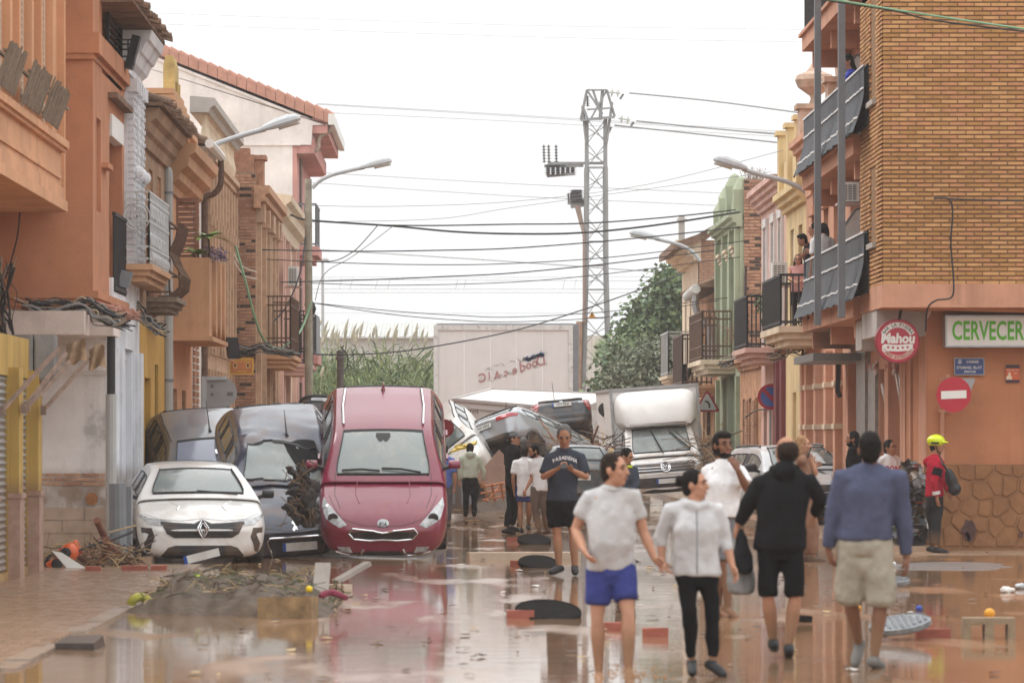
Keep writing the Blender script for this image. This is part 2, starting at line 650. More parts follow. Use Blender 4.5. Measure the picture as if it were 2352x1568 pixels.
 # ------------------------------------------------------------------ facade helpers
def facade(par,m,M,a0,a1,z0,z1,holes=(),depth=4,t=.22,name='wall',inner=None):
 'solid wall block whose face has true openings, reveals t deep'
 mb=MB()
 mb.M=M
 As=sorted({a0,a1,*[h[k]for h in holes for k in(0,1)]})
 Zs=sorted({z0,z1,*[h[k]for h in holes for k in(2,3)]})
 As=[a for a in As if a0<=a<=a1]
 Zs=[z for z in Zs if z0<=z<=z1]
 for i in range(len(As)-1):
  for j in range(len(Zs)-1):
   ca,cz=(As[i]+As[i+1])/2,(Zs[j]+Zs[j+1])/2
   if any(h[0]<ca<h[1]and h[2]<cz<h[3]for h in holes):
    continue
   mb.add([(As[i],0,Zs[j]),(As[i+1],0,Zs[j]),(As[i+1],0,Zs[j+1]),(As[i],0,Zs[j+1])],[(0,1,2,3)])
 for h in holes:
  b0,b1,y0,y1=max(h[0],a0),min(h[1],a1),max(h[2],z0),min(h[3],z1)
  for p,q in(((b0,y0),(b1,y0)),((b1,y0),(b1,y1)),((b1,y1),(b0,y1)),((b0,y1),(b0,y0))):
   mb.add([(p[0],0,p[1]),(q[0],0,q[1]),(q[0],-t,q[1]),(p[0],-t,p[1])],[(0,1,2,3)])
 for(p,q)in(((a0,z0),(a1,z0)),((a1,z0),(a1,z1)),((a1,z1),(a0,z1)),((a0,z1),(a0,z0))):
  mb.add([(p[0],0,p[1]),(q[0],0,q[1]),(q[0],-depth,q[1]),(p[0],-depth,p[1])],[(0,1,2,3)])
 mb.add([(a0,-depth,z0),(a1,-depth,z0),(a1,-depth,z1),(a0,-depth,z1)],[(0,1,2,3)])
 w=mb.build(name,m,par,recalc=False)
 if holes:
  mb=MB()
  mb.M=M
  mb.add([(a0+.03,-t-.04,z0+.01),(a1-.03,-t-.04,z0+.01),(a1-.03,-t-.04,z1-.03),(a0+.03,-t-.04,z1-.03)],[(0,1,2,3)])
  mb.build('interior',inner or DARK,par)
 return w
def fill(par,M,h,kind,t=.22,m=None):
 'what stands in an opening'
 a0,a1,z0,z1=h
 mb=MB()
 mb.M=M
 if kind=='win':
  w=.07
  for b in((a0,a0+w,z0,z1),(a1-w,a1,z0,z1),(a0+w,a1-w,z0,z0+w),(a0+w,a1-w,z1-w,z1),((a0+a1)/2-w/2,(a0+a1)/2+w/2,z0+w,z1-w)):
   mb.box(b[0],b[1],-t+.0,-t+.06,b[2],b[3])
  o=mb.build('window',m or WOODD,par)
  g=MB()
  g.M=M
  g.box(a0+w,a1-w,-t+.015,-t+.03,z0+w,z1-w)
  g.build('pane',GLASSD,o)
 elif kind=='door':
  mb.box(a0,a1,-t,-t+.05,z0,z1)
  o=mb.build('door',m or WOODD,par)
  g=MB()
  g.M=M
  n=3
  for k in range(n):
   zz0,zz1=z0+(z1-z0)*(k+.12)/n,z0+(z1-z0)*(k+.88)/n
   g.box(a0+(a1-a0)*.15,a0+(a1-a0)*.85,-t+.05,-t+.075,zz0,zz1)
  g.build('door_panel',m or WOODD,o)
 elif kind=='roll':
  n=max(3,int((z1-z0)/.085))
  for k in range(n):
   y=z0+(z1-z0)*k/n
   hh=(z1-z0)/n
   mb.add([(a0,-t,y),(a1,-t,y),(a1,-t+.035,y+hh*.5),(a0,-t+.035,y+hh*.5),(a0,-t,y+hh),(a1,-t,y+hh)],[(0,1,2,3),(3,2,5,4)])
  o=mb.build('roller_shutter',m or ROLL,par,kind='stuff')
 elif kind=='louvre':
  w=.06
  for b in((a0,a0+w,z0,z1),(a1-w,a1,z0,z1),(a0+w,a1-w,z0,z0+w),(a0+w,a1-w,z1-w,z1)):
   mb.box(b[0],b[1],-t+.0,-t+.06,b[2],b[3])
  o=mb.build('shutter',m or WOODB,par)
  g=MB()
  g.M=M
  n=max(3,int((z1-z0-2*w)/.09))
  for k in range(n):
   y=z0+w+(z1-z0-2*w)*(k+.1)/n
   g.hexa([(a0+w,-t+.06,y),(a1-w,-t+.06,y),(a1-w,-t+.0,y+.06),(a0+w,-t+.0,y+.06),
 (a0+w,-t+.06,y+.015),(a1-w,-t+.06,y+.015),(a1-w,-t,y+.075),(a0+w,-t,y+.075)])
  g.build('slat',m or WOODB,o,kind='stuff')
 elif kind=='grille':
  mb.box(a0,a1,-t,-t+.03,z0,z1)
  o=mb.build('door',m or DARK,par)
  g=MB()
  g.M=M
  n=max(3,int((a1-a0)/.13))
  for k in range(n+1):
   a=a0+(a1-a0)*k/n
   g.bar((a,-t+.08,z0),(a,-t+.08,z1),.022)
  for k in range(5):
   y=z0+(z1-z0)*(k+.5)/5
   g.bar((a0,-t+.085,y),(a1,-t+.085,y),.03)
  g.build('grille',IRON,o)
def mould(par,m,M,a0,a1,prof,name='cornice'):
 'profile of (out, up) points run along a wall'
 mb=MB()
 mb.M=M
 mb.rings([[(a0,n,z)for n,z in prof],[(a1,n,z)for n,z in prof]])
 return mb.build(name,m,par)
def corn(z0,h,out,steps=3,base=-.05):
 'stepped cornice profile that grows outwards'
 p=[(base,z0)]
 for k in range(steps):
  o=out*(k+1)/steps
  p+=[(o,z0+h*k/steps),(o,z0+h*(k+.8)/steps)]
 return p+[(out,z0+h),(base,z0+h)]
def eave_tiles(par,M,a0,a1,z,out,rise=.35,back=2.2,m=None,r=.085,step=.21,name='roof_tile',kind='stuff'):
 'rows of half-round clay tiles sloping back from the eave, uneven'
 mb=MB()
 mb.M=M
 n=max(2,int((a1-a0)/step))
 for k in range(n):
  a=a0+(a1-a0)*(k+.5)/n
  for row in range(5):
   n0,n1=out-row*back/5+.04,out-(row+1)*back/5-.06
   s=rise/back
   z0,z1=z+(out-n0)*s,z+(out-n1)*s
   j=rnd.uniform(-.03,.03)
   up=row%2*.02
   rg=[]
   for nn,zz,rr in((n0+rnd.uniform(-.05,.05),z0+up+rnd.uniform(-.015,.03),r),(n1,z1+up,r*.82)):
    rg.append([(a+j+rr*math.cos(math.pi*q/5),nn,zz+rr*math.sin(math.pi*q/5))for q in range(6)]+
 [(a+j+(rr-.02)*math.cos(math.pi*(5-q)/5),nn,zz+(rr-.02)*math.sin(math.pi*(5-q)/5))for q in range(6)])
   mb.rings(rg)
 mb.box(a0,a1,out-back,out-.05,z-.06,z)
 return mb.build(name,m or TILE,par,kind=kind)
def bricks(par,M,a0,a1,z0,z1,ms,bw=.25,bh=.052,gap=.014,out=.012,holes=(),most=300,prefer=None,weights=None,backing=None,vg=None):
 'running-bond bricks proud of their mortar; the first `most` singly, the rest joined'
 spots=[]
 row=0
 z=z0
 while z+bh<=z1+.001:
  a=a0-(bw+gap)/2*(row%2)
  while a<a1-.01:
   s0,s1=max(a,a0),min(a+bw,a1)
   if s1-s0>.03 and not any(h[0]<(s0+s1)/2<h[1]and h[2]<z+bh/2<h[3]for h in holes):
    spots.append((s0,s1,z))
   a+=bw+gap
  z+=bh+(vg or gap)
  row+=1
 if prefer:
  spots.sort(key=prefer)
 base={}
 rot=M.to_3x3()
 if rot.determinant()<0:
  rot=Matrix((rot.col[0]*-1,rot.col[1],rot.col[2])).transposed()
 eul=rot.to_euler()
 pw=V((0,0,0))
 q=par
 while q is not None:
  pw+=V(q.location)
  q=q.parent
 rest=MB()
 rest.M=M
 for i,(s0,s1,z)in enumerate(spots):
  k=rnd.choices(range(len(ms)),weights)[0]
  if i<most:
   c=M@V(((s0+s1)/2,0,z+bh/2))-pw
   if k not in base:
    mb=MB()
    mb.hexa([(-bw/2,-.03,-bh/2),(bw/2,-.03,-bh/2),(bw/2-.004,out,-bh/2+.004),(-bw/2+.004,out,-bh/2+.004),
 (-bw/2,-.03,bh/2),(bw/2,-.03,bh/2),(bw/2-.004,out,bh/2-.004),(-bw/2+.004,out,bh/2-.004)])
    base[k]=mb.build('brick',ms[k],par,local=True)
    o=base[k]
   else:
    o=part_copy(base[k],par,c)
   o.location=c+(rot@V((0,rnd.uniform(-.003,.004),0)))
   o.rotation_euler=eul
   o.scale=((s1-s0)/bw,1,1)
  else:
   rest.mi=k
   rest.box(s0,s1,-.03,out+rnd.uniform(-.003,.004),z,z+bh)
 if rest.v:
  rest.build('brick',ms,par,kind='stuff',recalc=False)
 if backing:
  mb=MB()
  mb.M=M
  return facade(par,backing,M,a0,a1,z0,z1,holes,.5,.15,name='mortar_bed')
def LM(X):
 return frame((X,0,0),(0,1,0),(1,0,0))
def RM(X):
 return frame((X,0,0),(0,1,0),(-1,0,0))
def FM(d,x0=0):
 return frame((x0,d,0),(1,0,0),(0,-1,0))
def dl(u,X):
 return F*X/(u-CX)
def zv(v,d):
 return CH-(v-CY)*d/F
def railing(par,pts,z0,z1,m,step=.11,r=.009,rail=.03,extra=(),name='railing',curve=None):
 'balcony railing along a path of (x, y): verticals, rails, optional pot-bellied curve'
 mb=MB()
 for i in range(len(pts)-1):
  a,b=V((*pts[i],0)),V((*pts[i+1],0))
  n=max(1,int((b-a).length/step))
  nx=(b-a).normalized().cross(V((0,0,1)))
  for k in range(n+1):
   p=a.lerp(b,k/n)
   if curve:
    mb.tube([p+nx*c+V((0,0,z0+(z1-z0)*t))for t,c in curve],r,5)
   else:
    mb.bar(p+V((0,0,z0)),p+V((0,0,z1)),r*2)
  for z in(z0+.06,z1,*extra):
   mb.bar(a+V((0,0,z)),b+V((0,0,z)),rail)
 return mb.build(name,m,par)
def slab(par,m,x0,x1,y0,y1,z1,th=.22,name='balcony_slab',steps=3,inset=.06):
 'moulded balcony slab: each lower course a little smaller'
 mb=MB()
 for k in range(steps):
  i=inset*k
  t0,t1=z1-th*(k+1)/steps,z1-th*k/steps-.002*(k>0)
  mb.box(x0+(i if x0>CX*0-4.9 or x0>0 else 0),x1-(i if x0<0 else 0),y0+i,y1-i,t0,t1)
 return mb.build(name,m,par)
 # ------------------------------------------------------------------ houses on the left
ROW_L,ROW_R='houses along the left side of the street','houses along the right side of the street'
def slab(par,m,x0,x1,y0,y1,z1,th=.22,name='balcony_slab',steps=3,inset=.06):
 mb=MB()
 for k in range(steps):
  i=inset*k
  mb.box(x0+(0 if x0<0 else i),x1-(i if x0<0 else 0),y0+i,y1-i,z1-th*(k+1)/steps,z1-th*k/steps-.001)
 return mb.build(name,m,par)
 # nearest: peach house on yellow pillars with the overhanging gallery
h=thing('town_house','peach house with overhanging gallery and yellow shop pillars at the left edge','house',(-6,50,0),ROW_L)
M=LM(-5.49)
holes=[(46,49.2,.1,2.5),(50.3,52.15,.1,2.5),(52.75,54.55,.1,2.5)]
facade(h,YPILL,M,40,55.6,0,3.0,holes,2.5,.06)
for q in holes:
 fill(h,M,q,'roll',.05)
PINKST=mat('pink_granite',(.42,.27,.22),.35,.2,12,.05,60,mud=.5)
for d in(49.3,52.2,54.6):
 mb=MB()
 mb.box(-5.5,-5.36,d,d+.5,1.02,2.6)
 pl=mb.build('pillar',YPILL,h)
 mb=MB()
 mb.box(-5.5,-5.345,d-.015,d+.515,0,1.0)
 mb.box(-5.5,-5.325,d-.03,d+.53,1.0,1.06)
 mb.build('plinth',PINKST,pl)
SHEET=mat('grey_sheet_metal',(.27,.27,.27),.5,.25,4,.05,30,metal=.3,streak=.5)
for x0,x1,d in((-6.3,-5.72,54.9),(-5.69,-5.44,54.7),(-5.42,-5.17,54.7)):
 mb=MB()
 mb.box(x0,x1,d,d+.5,zv(873,d),3.06)
 mb.box(x0+.02,x1-.02,d-.015,d,zv(868,d),3.0)
 mb.build('sign_box',SHEET,h)
AWN=mat('awning_cloth',(.50,.36,.24),.9,.2,6,.3,30)
ARM=mat('awning_arm_steel',(.25,.17,.13),.6,.3,6,.1,40)
for(u0,v0,d0,u1,v1,d1)in((5,942,51.5,135,800,53.0),(55,938,52.2,152,812,54.2),(62,935,52.3,160,832,54.3),(100,942,54.6,206,822,56.0)):
 mb=MB()
 mb.bar(P(u0,v0,d0),P(u1,v1,d1),.04)
 mb.cbox(P(u0,v0,d0),.07,.07,.12)
 mb.build('awning_arm',ARM,h)
for k,(u0,u1,v0,v1,d)in enumerate(((150,197,783,832,55),(203,241,795,845,56))):
 mb=MB()
 vs,fs=[],[]
 for i in range(7):
  for j in range(6):
   p=P(u0+(u1-u0)*i/6,v0+(v1-v0)*j/5+6*math.sin(i*.9+k),d)
   p.y+=.12*math.sin(i*1.7+j*.8)+.02*j
   vs.append(p)
 fs=[(i*6+j,i*6+j+1,i*6+j+7,i*6+j+6)for i in range(6)for j in range(5)]
 mb.add(vs,fs)
 mb.add([p+V((0,.02,0))for p in vs],fs)
 mb.build('awning_cloth',AWN,h,smooth=True)
 # upper gallery
M=LM(-5.46)
bays=[(46.6,48.1,5.4,9),(49.6,51.1,5.4,9),(52.6,53.7,5.4,9),(55.4,56.5,5.4,9)]
facade(h,PEACH,M,40,58.75,4.95,12,bays,3,.1)
for q in bays:
 fill(h,M,q,'louvre',.06,BEIGE)
mb=MB()
mb.M=M
for a in(46.2,48.3,49.3,51.3,52.35,53.9,55.1,56.7,58.3):
 mb.box(a-.12,a+.12,-.02,.1,4.95,12)
mb.build('pilaster',PEACH,h)
mb=MB()
mb.box(-9,-5.22,40,57.2,4.76,4.9)
mb.box(-9,-5.27,40,57.15,4.9,5.08)
mb.box(-5.5,-5.3,40,57.1,5.08,5.55)
mb.box(-6.5,-5.5,56.9,57.1,5.08,5.55)
mb.box(-5.55,-5.24,40,57.16,5.55,5.6)
mb.box(-5.55,-5.2,40,57.2,5.6,5.7)
mb.box(-5.31,-5.275,40,56.9,5.18,5.24)
mb.build('gallery_parapet',PEACH,h)
mb=MB()
for d,nsl in((48.0,19),(50.7,23),(53.3,21)):
 o=MB()
 for k in range(nsl):
  y=d+k*.1
  o.bar((-5.18+rnd.uniform(-.01,.01),y,5.73),(-5.02,y+.02,6.2+rnd.uniform(-.03,.05)),.075,.018,up=(1,0,0))
 for z in(5.8,6.1):
  o.bar((-5.2+(z-5.73)*.3,d-.05,z),(-5.2+(z-5.73)*.3,d+nsl*.1,z),.03)
 o.build('planter_slats',WOODG,h)
mb.bar((-5.2,40,6.12),(-5.2,57,6.12),.035)
mb.build('gallery_rail',WOODG,h)
mb=MB()
mb.box(-9,-6.6,40,58.75,3.0,4.76)
mb.build('back_wall',ORANGE,h)
# orange house that juts out, facing the camera with its flank
h=thing('town_house','deep orange house whose blank flank faces up the street','house',(-6,61,0),ROW_L)
M=LM(-5.02)
holes=[(60.3,63.9,6.9,9.6),(61.6,63.9,3.95,6.3),(59.4,60.1,4.9,6.2)]
facade(h,ORANGE,M,58.8,64.3,3.76,12,holes,5,.18,inner=ORANGE)
fill(h,M,(61.4,63.9,6.95,9.6),'louvre',.05,IRON)
mb=MB()
mb.box(-8,-4.93,58.72,64.3,zv(123,58.8),zv(75,58.8))
mb.box(-8,-5.0,58.74,64.3,zv(123,58.8)-.08,zv(123,58.8))
mb.build('sill_course',ORANGE,h)
mb=MB()
mb.box(-5.05,-4.88,61.3,64.25,6.62,6.7)
mb.build('window_sill',TILE,h)
mb=MB()
mb.box(-5.14,-4.99,61.7,63.9,6.1,6.42)
mb.build('blind_box',WPVC,h)
railing(h,[(-4.97,61.75),(-4.97,63.95)],3.85,4.98,IRON,.11,.014,.05)
mb=MB()
mb.box(-5.2,-4.92,60.2,61.0,5.55,5.62)
mb.box(-8,-4.94,58.74,64.3,3.66,3.76)
mb.box(-8,-4.98,58.78,64.3,3.56,3.66)
mb.build('base_course',ORANGE,h)
OLDW=wallm('stained_white_beam',(.66,.57,.52),streak=.5)
mb=MB()
mb.box(-6.13,-5.06,57.9,58.7,zv(770,58.4),zv(716,58.4))
mb.build('soffit_beam',OLDW,h)
mb=MB()
mb.box(-5.25,-4.75,58.9,60.2,zv(772,59.4),zv(742,59.4))
mb.build('soffit_beam',OLDW,h)
# cracked tile lip with the cable bundle is hung below
mb=MB()
for k in range(34):
 y=58.85+k*.155
 mb.cbox((-4.86+rnd.uniform(-.04,.03),y,3.55+rnd.uniform(-.05,.04)),.26,.12,.03,Matrix.Rotation(rnd.uniform(-.3,.3),3,'Y')@Matrix.Rotation(rnd.uniform(-.2,.2),3,'X'))
mb.build('broken_tiles',NTILE,h,kind='stuff')
M=FM(60.35)
facade(h,WHITEW,M,-7.5,-4.96,0,3.56,(),1.2)
mb=MB()
mb.M=M
mb.box(-7.5,-4.95,0,.05,zv(860,60.3),zv(851,60.3))
mb.box(-7.5,-4.94,0,.09,zv(851,60.3),zv(838,60.3))
mb.build('moulding',WHITEW,h)
bricks(h,M,-6.1,-4.98,1.06,1.29,[OB1,OB2,OB3],.25,.05,.014,.012,weights=[3,2,2])
TILEB=mat('wood_look_tile',(.50,.38,.29),.4,.2,3,.1,20,mud=.4)
t0=None
for r in range(4):
 for c in range(3):
  x=-6.2+c*.62-(r%2)*.3
  w=min(.61,-4.965-x)
  if w<.1:
   continue
  mb=MB()
  mb.box(x,x+w,60.322,60.36,.02+r*.185,.02+r*.185+.178)
  mb.build('tile',TILEB,h)
mb=MB()
mb.tube([(x,60.33,z)for x,z in()]or[P(197+14,1145,60.3),P(211,1145,60.32)],[.09,.09],14)
mb.build('rust_patch',mat('rust_stain',(.33,.14,.05),.95,.3,14,.3,50),h)
# white house with a cornice and silver balcony
h=thing('town_house','narrow white house with silver wrought-iron balcony and tiled eaves','house',(-6,65,0),ROW_L)
M=LM(-4.97)
holes=[(61.9,62.5,.2,2.95),(63.0,64.25,.15,2.9),(64.9,65.5,.2,2.9)]
facade(h,GREYW,M,61.55,66.75,0,4.05,holes,4,.16,inner=mat('lilac_grey_door',(.45,.44,.49),.6,.1,2,.1,30,mud=.6))
for q in holes:
 fill(h,M,q,'door',.15,MATS['lilac_grey_door'])
mb=MB()
mb.M=M
for a0,a1 in((61.75,61.9),(62.5,62.62),(62.85,63.0),(64.25,64.4),(64.78,64.9),(65.5,65.65),(66.2,66.7)):
 mb.box(a0,a1,0,.07,0,3.05)
mb.box(62.85,64.4,0,.09,3.05,3.3)
mb.build('pilaster',GREYW,h)
up=[(64.75,65.15,4.4,6.9),(65.6,66.1,4.4,6.9)]
facade(h,GREYW,M,64.3,66.75,4.05,7.4,up,4,.14)
for q in up:
 fill(h,M,q,'win',.12,WPVC)
mb=MB()
mb.M=M
for a in(64.4,64.7,65.2,65.55,66.15,66.5):
 mb.box(a-.06,a+.06,0,.09,4.1,7.1)
 mb.box(a-.1,a+.1,0,.15,6.95,7.15)
 for k in range(28):
  mb.box(a-.08,a+.08,.0,.1+.01*(k%2),4.15+k*.1,4.15+k*.1+.06)
for k in range(3):
 mb.ell((64.5+k*.8,.14,5.75),.09,.09,.1,8,6)
mb.build('pilaster',GREYW,h)
mould(h,GREYW,M,63.9,66.6,[(-.05,7.2),(.06,7.2),(.06,7.3),(.14,7.36),(.2,7.5),(.24,7.52),(.32,7.68),(.36,7.7),(.4,7.84),(-.05,7.84)])
eave_tiles(h,M,60.0,66.6,7.92,.46,.7,2.4)
slab(h,TAN,-5.1,-4.56,63.9,68.1,4.34,.26)
sil=[(-4.98,63.95),(-4.62,63.95),(-4.6,68.0),(-4.98,68.0)]
rl=railing(h,sil,4.36,5.42,SILVER,.13,.012,.03,(4.6,4.98,5.3))
mb=MB()
for(x,y0,nx)in((-4.8,63.94,0),):
 for r in(.08,.15,.2):
  mb.tube([(x+r*math.cos(t*.3),y0,5.05+r*math.sin(t*.3))for t in range(22)],.011,5)
 for k in range(8):
  a=k*math.pi/4
  mb.bar((x,y0,5.05),(x+.15*math.cos(a),y0,5.05+.15*math.sin(a)),.014)
for k in range(12):
 y=64.15+k*.33
 for z,r in((5.14,.1),(4.72,.09)):
  mb.tube([(-4.6,y+r*math.cos(t*.35),z+r*math.sin(t*.35))for t in range(19)],.011,5)
 mb.ell((-4.6,y+.16,4.47),.03,.03,.07,6,5)
mb.build('scrollwork',SILVER,rl)
# ochre house under old eaves
h=thing('town_house','ochre yellow house with brown brick upper floor under deep old eaves','house',(-6,70,0),ROW_L)
M=LM(-5.0)
holes=[(68.3,69.6,.1,2.7),(70.6,71.4,.9,2.95)]
facade(h,YELLOW,M,66.75,73.4,0,3.65,holes,4,.16,inner=YELLOW)
fill(h,M,holes[0],'door',.15,mat('dark_ochre',(.28,.15,.03),.7,.1,3,.1,30))
fill(h,M,holes[1],'grille',.14)
UB=wallm('brown_upper_render',(.34,.22,.14),var=.25,mud=0)
up=[(67.3,68.2,4.1,6.1),(69.2,70.1,4.1,6.1),(71.2,72.1,4.1,6.1)]
facade(h,UB,M,66.75,73.4,3.65,6.7,up,4,.14)
for q in up:
 fill(h,M,q,'louvre',.1,TAN)
mould(h,UB,M,66.75,73.9,[(-.05,6.35),(.06,6.35),(.1,6.5),(.16,6.55),(.2,6.68),(.28,6.74),(.34,6.9),(-.05,6.9)])
eave_tiles(h,M,66.6,74.0,6.98,.46,.75,2.4)
slab(h,WOODG,-5.1,-4.5,68.6,70.9,4.0,.24)
bel=[(0,0),(.12,.16),(.28,.19),(.45,.06),(.6,.0),(.8,.1),(1,.16)]
railing(h,[(-4.98,68.65),(-4.62,68.65),(-4.62,70.8),(-4.98,70.8)],4.02,5.2,RUST,.24,.016,.03,(4.4,),curve=bel)
# tan house with a solid balcony
h=thing('town_house','tan house with solid plastered balcony box and stepped gable','house',(-6,77,0),ROW_L)
M=LM(-5.0)
holes=[(75.0,76.2,.1,2.6),(77.6,78.6,.8,2.6)]
facade(h,PEACH,M,73.4,80.5,0,6.4,holes,4,.16)
fill(h,M,holes[0],'door',.14)
fill(h,M,holes[1],'grille',.14)
mould(h,TAN,M,73.6,80.5,[(-.05,6.0),(.05,6.0),(.08,6.12),(.2,6.2),(.22,6.34),(.36,6.42),(.38,6.6),(.48,6.66),(.5,6.82),(-.05,6.82)])
mb=MB()
for k in range(6):
 mb.box(-5.55,-5.04+.035*(6-k)+.0,75.0+k*.05,79.5-k*.25,7.2+.12*k,7.3+.12*k)
 mb.box(-5.55,-5.1+.035*(6-k),75.1+k*.05,79.4-k*.25,7.12+.12*k,7.2+.12*k)
mb.box(-5.5,-5.1,75,80,6.8,7.2)
mb.build('stepped_gable',TAN,h)
mb=MB()
mb.box(-5.25,-5.04,76.2,77.2,6.9,8.4)
mb.prism([(-.1,0),(.1,0),(.06,.16),(-.06,.16)],1.0,frame((-5.145,76.2,8.4),(1,0,0),(0,0,0))if False else facing((-5.145,77.2,8.4),(1,0,0),(0,0,1)))
mb.box(-5.03,-5.0,76.4,76.6,7.2,8.1)
mb.box(-5.03,-5.0,76.95,77.1,7.2,8.1)
mb.build('gable_pier',mat('lichen_render',(.50,.37,.15),.95,.3,3,.4,30),h)
mb=MB()
mb.box(-5.0,-4.36,75.0,80.0,3.5,4.9)
mb.box(-5.02,-4.3,74.95,80.05,3.44,3.52)
bal=mb.build('balcony',TAN,h)
for k in range(3):
 o=MB()
 y=75.9+k*1.4
 o.box(-4.36,-4.29,y,y+.55,3.8,4.9)
 o.lathe([(.0,-.001),(.275,0),(.275,.07),(0,.071)],14,Matrix.Translation((-4.36,y+.275,3.8))@Matrix.Rotation(R(90),4,'Y'))
 o.build('balcony_panel',TAN,bal)
mb=MB()
MM=FM(76.0)
fill(h,MM,(-5.02,-4.6,4.85,6.0),'louvre',.0,WOODB)
eave_tiles(h,M,77,80.6,7.35,.1,.7,2.2)
# white and brick strip house
h=thing('town_house','slim white house with brick-edged window strips and gutter','house',(-6,82,0),ROW_L)
M=LM(-5.0)
WST=wallm('white_strip_render',(.72,.70,.68))
holes=[(81.0,81.5,.2,2.9),(82.0,82.6,.2,2.9),(81.2,81.6,3.9,6.2),(82.3,82.7,3.9,6.2)]
facade(h,WST,M,80.5,83.4,0,7.1,holes,4,.14)
for q in holes:
 fill(h,M,q,'win',.1)
bricks(h,M,80.62,81.0,.3,6.6,[OB1,OB2,OB3],.2,.1,.03,.05,most=40)
bricks(h,M,81.65,81.95,.3,6.6,[OB1,OB2,OB3],.2,.1,.03,.05,most=40)
mould(h,WST,M,80.0,83.4,[(-.05,6.7),(.05,6.7),(.1,6.9),(.25,7.05),(.3,7.2),(-.05,7.2)])
mb=MB()
mb.tube([(-4.62,79.6,7.22),(-4.62,83.6,7.22)],.09,8)
mb.build('gutter',WPVC,h)
mb=MB()
mb.tube(smooth_path([(-4.62,83.4,7.15),(-4.62,83.4,6.7),(-4.75,83.4,6.5),(-4.93,83.4,6.4),(-4.93,83.4,5.9),(-4.93,83.4,.3)],4),.06,8)
mb.build('drain_pipe',RUST,h)
eave_tiles(h,M,79.8,83.5,7.3,.3,.6,2.0)
# ornate brick house with fluted pilasters
h=thing('town_house','tan house with fluted brick pilasters and balustraded parapet','house',(-6,88,0),ROW_L)
M=LM(-5.0)
LBR=wallm('light_brick_render',(.50,.34,.23),var=.2,scale=5)
holes=[(84.3,85.3,.2,3.0),(86.6,87.8,.2,3.0),(89.4,90.6,.2,3.0),(92.0,93.0,.2,3.0),(86.7,87.7,4.0,6.4),(90.2,91.2,4.0,6.4)]
facade(h,LBR,M,83.4,94.3,0,7.4,holes,5,.2)
for q in holes:
 fill(h,M,q,'louvre' if q[3]>4 else 'win',.16)
mb=MB()
mb.M=M
for k in range(10):
 a=83.7+k*1.13
 if any(q[0]-.3<a<q[1]+.3 for q in holes):
  pass
 for z0,z1,nn in((0,3.1,.1),(3.4,5.9,.14),(5.9,6.1,.2),(6.1,7.0,.17)):
  mb.box(a-.17,a-.06,0,nn,z0,z1)
  mb.box(a+.06,a+.17,0,nn,z0,z1)
 for r in range(32):
  mb.box(a-.2,a+.2,.0,.08+.05*(r%2),3.4+r*.1,3.4+r*.1+.065)
mb.build('pilaster',LBR,h)
mould(h,LBR,M,83.4,94.3,corn(7.0,.35,.2))
mb2=MB()
for k in range(27):
 a=83.5+k*.4
 mb2.lathe([(.05,0),(.05,.05),(.09,.2),(.04,.45),(.04,.6),(.06,.66)],8,Matrix.Translation((-4.95,a,7.4)))
mb2.build('baluster',CREAM,h)
mould(h,CONC,M,83.0,94.4,[(-.2,8.06),(.16,8.06),(.2,8.15),(.28,8.2),(.28,8.34),(-.2,8.38)],'coping')
# bare brick house facing the camera with its flank
h=thing('town_house','bare brown brick house with rough flank and iron balcony','house',(-5.5,99,0),ROW_L)
M=LM(-4.44)
holes=[(95.6,96.6,.2,3.1),(97.8,98.9,3.7,6.3),(100.6,101.6,3.7,6.3),(101.5,102.5,.2,3.1)]
facade(h,LBR,M,94.4,104,0,7.3,holes,4,.2)
for q in holes:
 fill(h,M,q,'win',.16)
mb=MB()
mb.M=M
for a in(94.7,97.3,99.4,100.1,102.2,103.7):
 mb.box(a-.18,a+.18,0,.1,0,6.8)
 mb.box(a-.25,a+.25,0,.18,6.5,6.9)
mb.build('pilaster',LBR,h)
mould(h,OB3,M,94.2,104,corn(6.8,.5,.3))
FB=FM(94.36)
bricks(h,FB,-5.6,-4.46,0.0,7.6,[OB1,OB2,OB3,OB4],.25,.058,.014,.014,weights=[5,3,3,1.2],prefer=lambda q:abs(q[2]-4.2),backing=OMORT)
mb=MB()
mb.box(-5.1,-4.5,94.5,95.2,7.6,8.0)
mb.box(-4.95,-4.6,94.6,95.1,8.0,8.15)
mb.box(-4.7,-4.3,94.7,95.4,6.9,7.9)
mb.box(-4.76,-4.24,94.65,95.45,7.9,8.0)
mb.build('parapet',OB2,h)
slab(h,TAN,-4.6,-3.72,97.2,101.8,3.62,.3)
railing(h,[(-4.4,97.25),(-3.8,97.25),(-3.78,101.7),(-4.4,101.7)],3.64,4.95,RUST,.1,.012,.035,(4.0,4.75))
# cream house with roof cornice
h=thing('town_house','cream house with heavy roof cornice beyond the brick flank','house',(-5.5,111,0),ROW_L)
M=LM(-4.5)
holes=[(105.2,106.3,.2,3.1),(108.4,109.6,.2,3.1),(113,114,.2,3.1),(106,107,3.8,6.2),(110,111,3.8,6.2),(114.4,115.4,3.8,6.2)]
facade(h,CREAM,M,104,118.5,0,7.1,holes,5,.2)
for q in holes:
 fill(h,M,q,'win',.16)
mb=MB()
mb.M=M
for a in(104.4,107.6,109.0,112.3,116.6,118.2):
 mb.box(a-.2,a+.2,0,.12,0,6.9)
mb.build('pilaster',PINK,h)
mould(h,CREAM,M,103.8,118.5,[(-.1,6.85),(.1,6.85),(.14,7.1),(.3,7.2),(.34,7.4),(.46,7.48),(.48,7.62),(-.1,7.7)])
slab(h,PINK,-4.6,-3.75,108.5,112.5,3.62,.3)
railing(h,[(-4.45,108.6),(-3.8,108.6),(-3.8,112.4),(-4.45,112.4)],3.64,4.95,IRON,.1,.012,.035,(4.0,4.75))
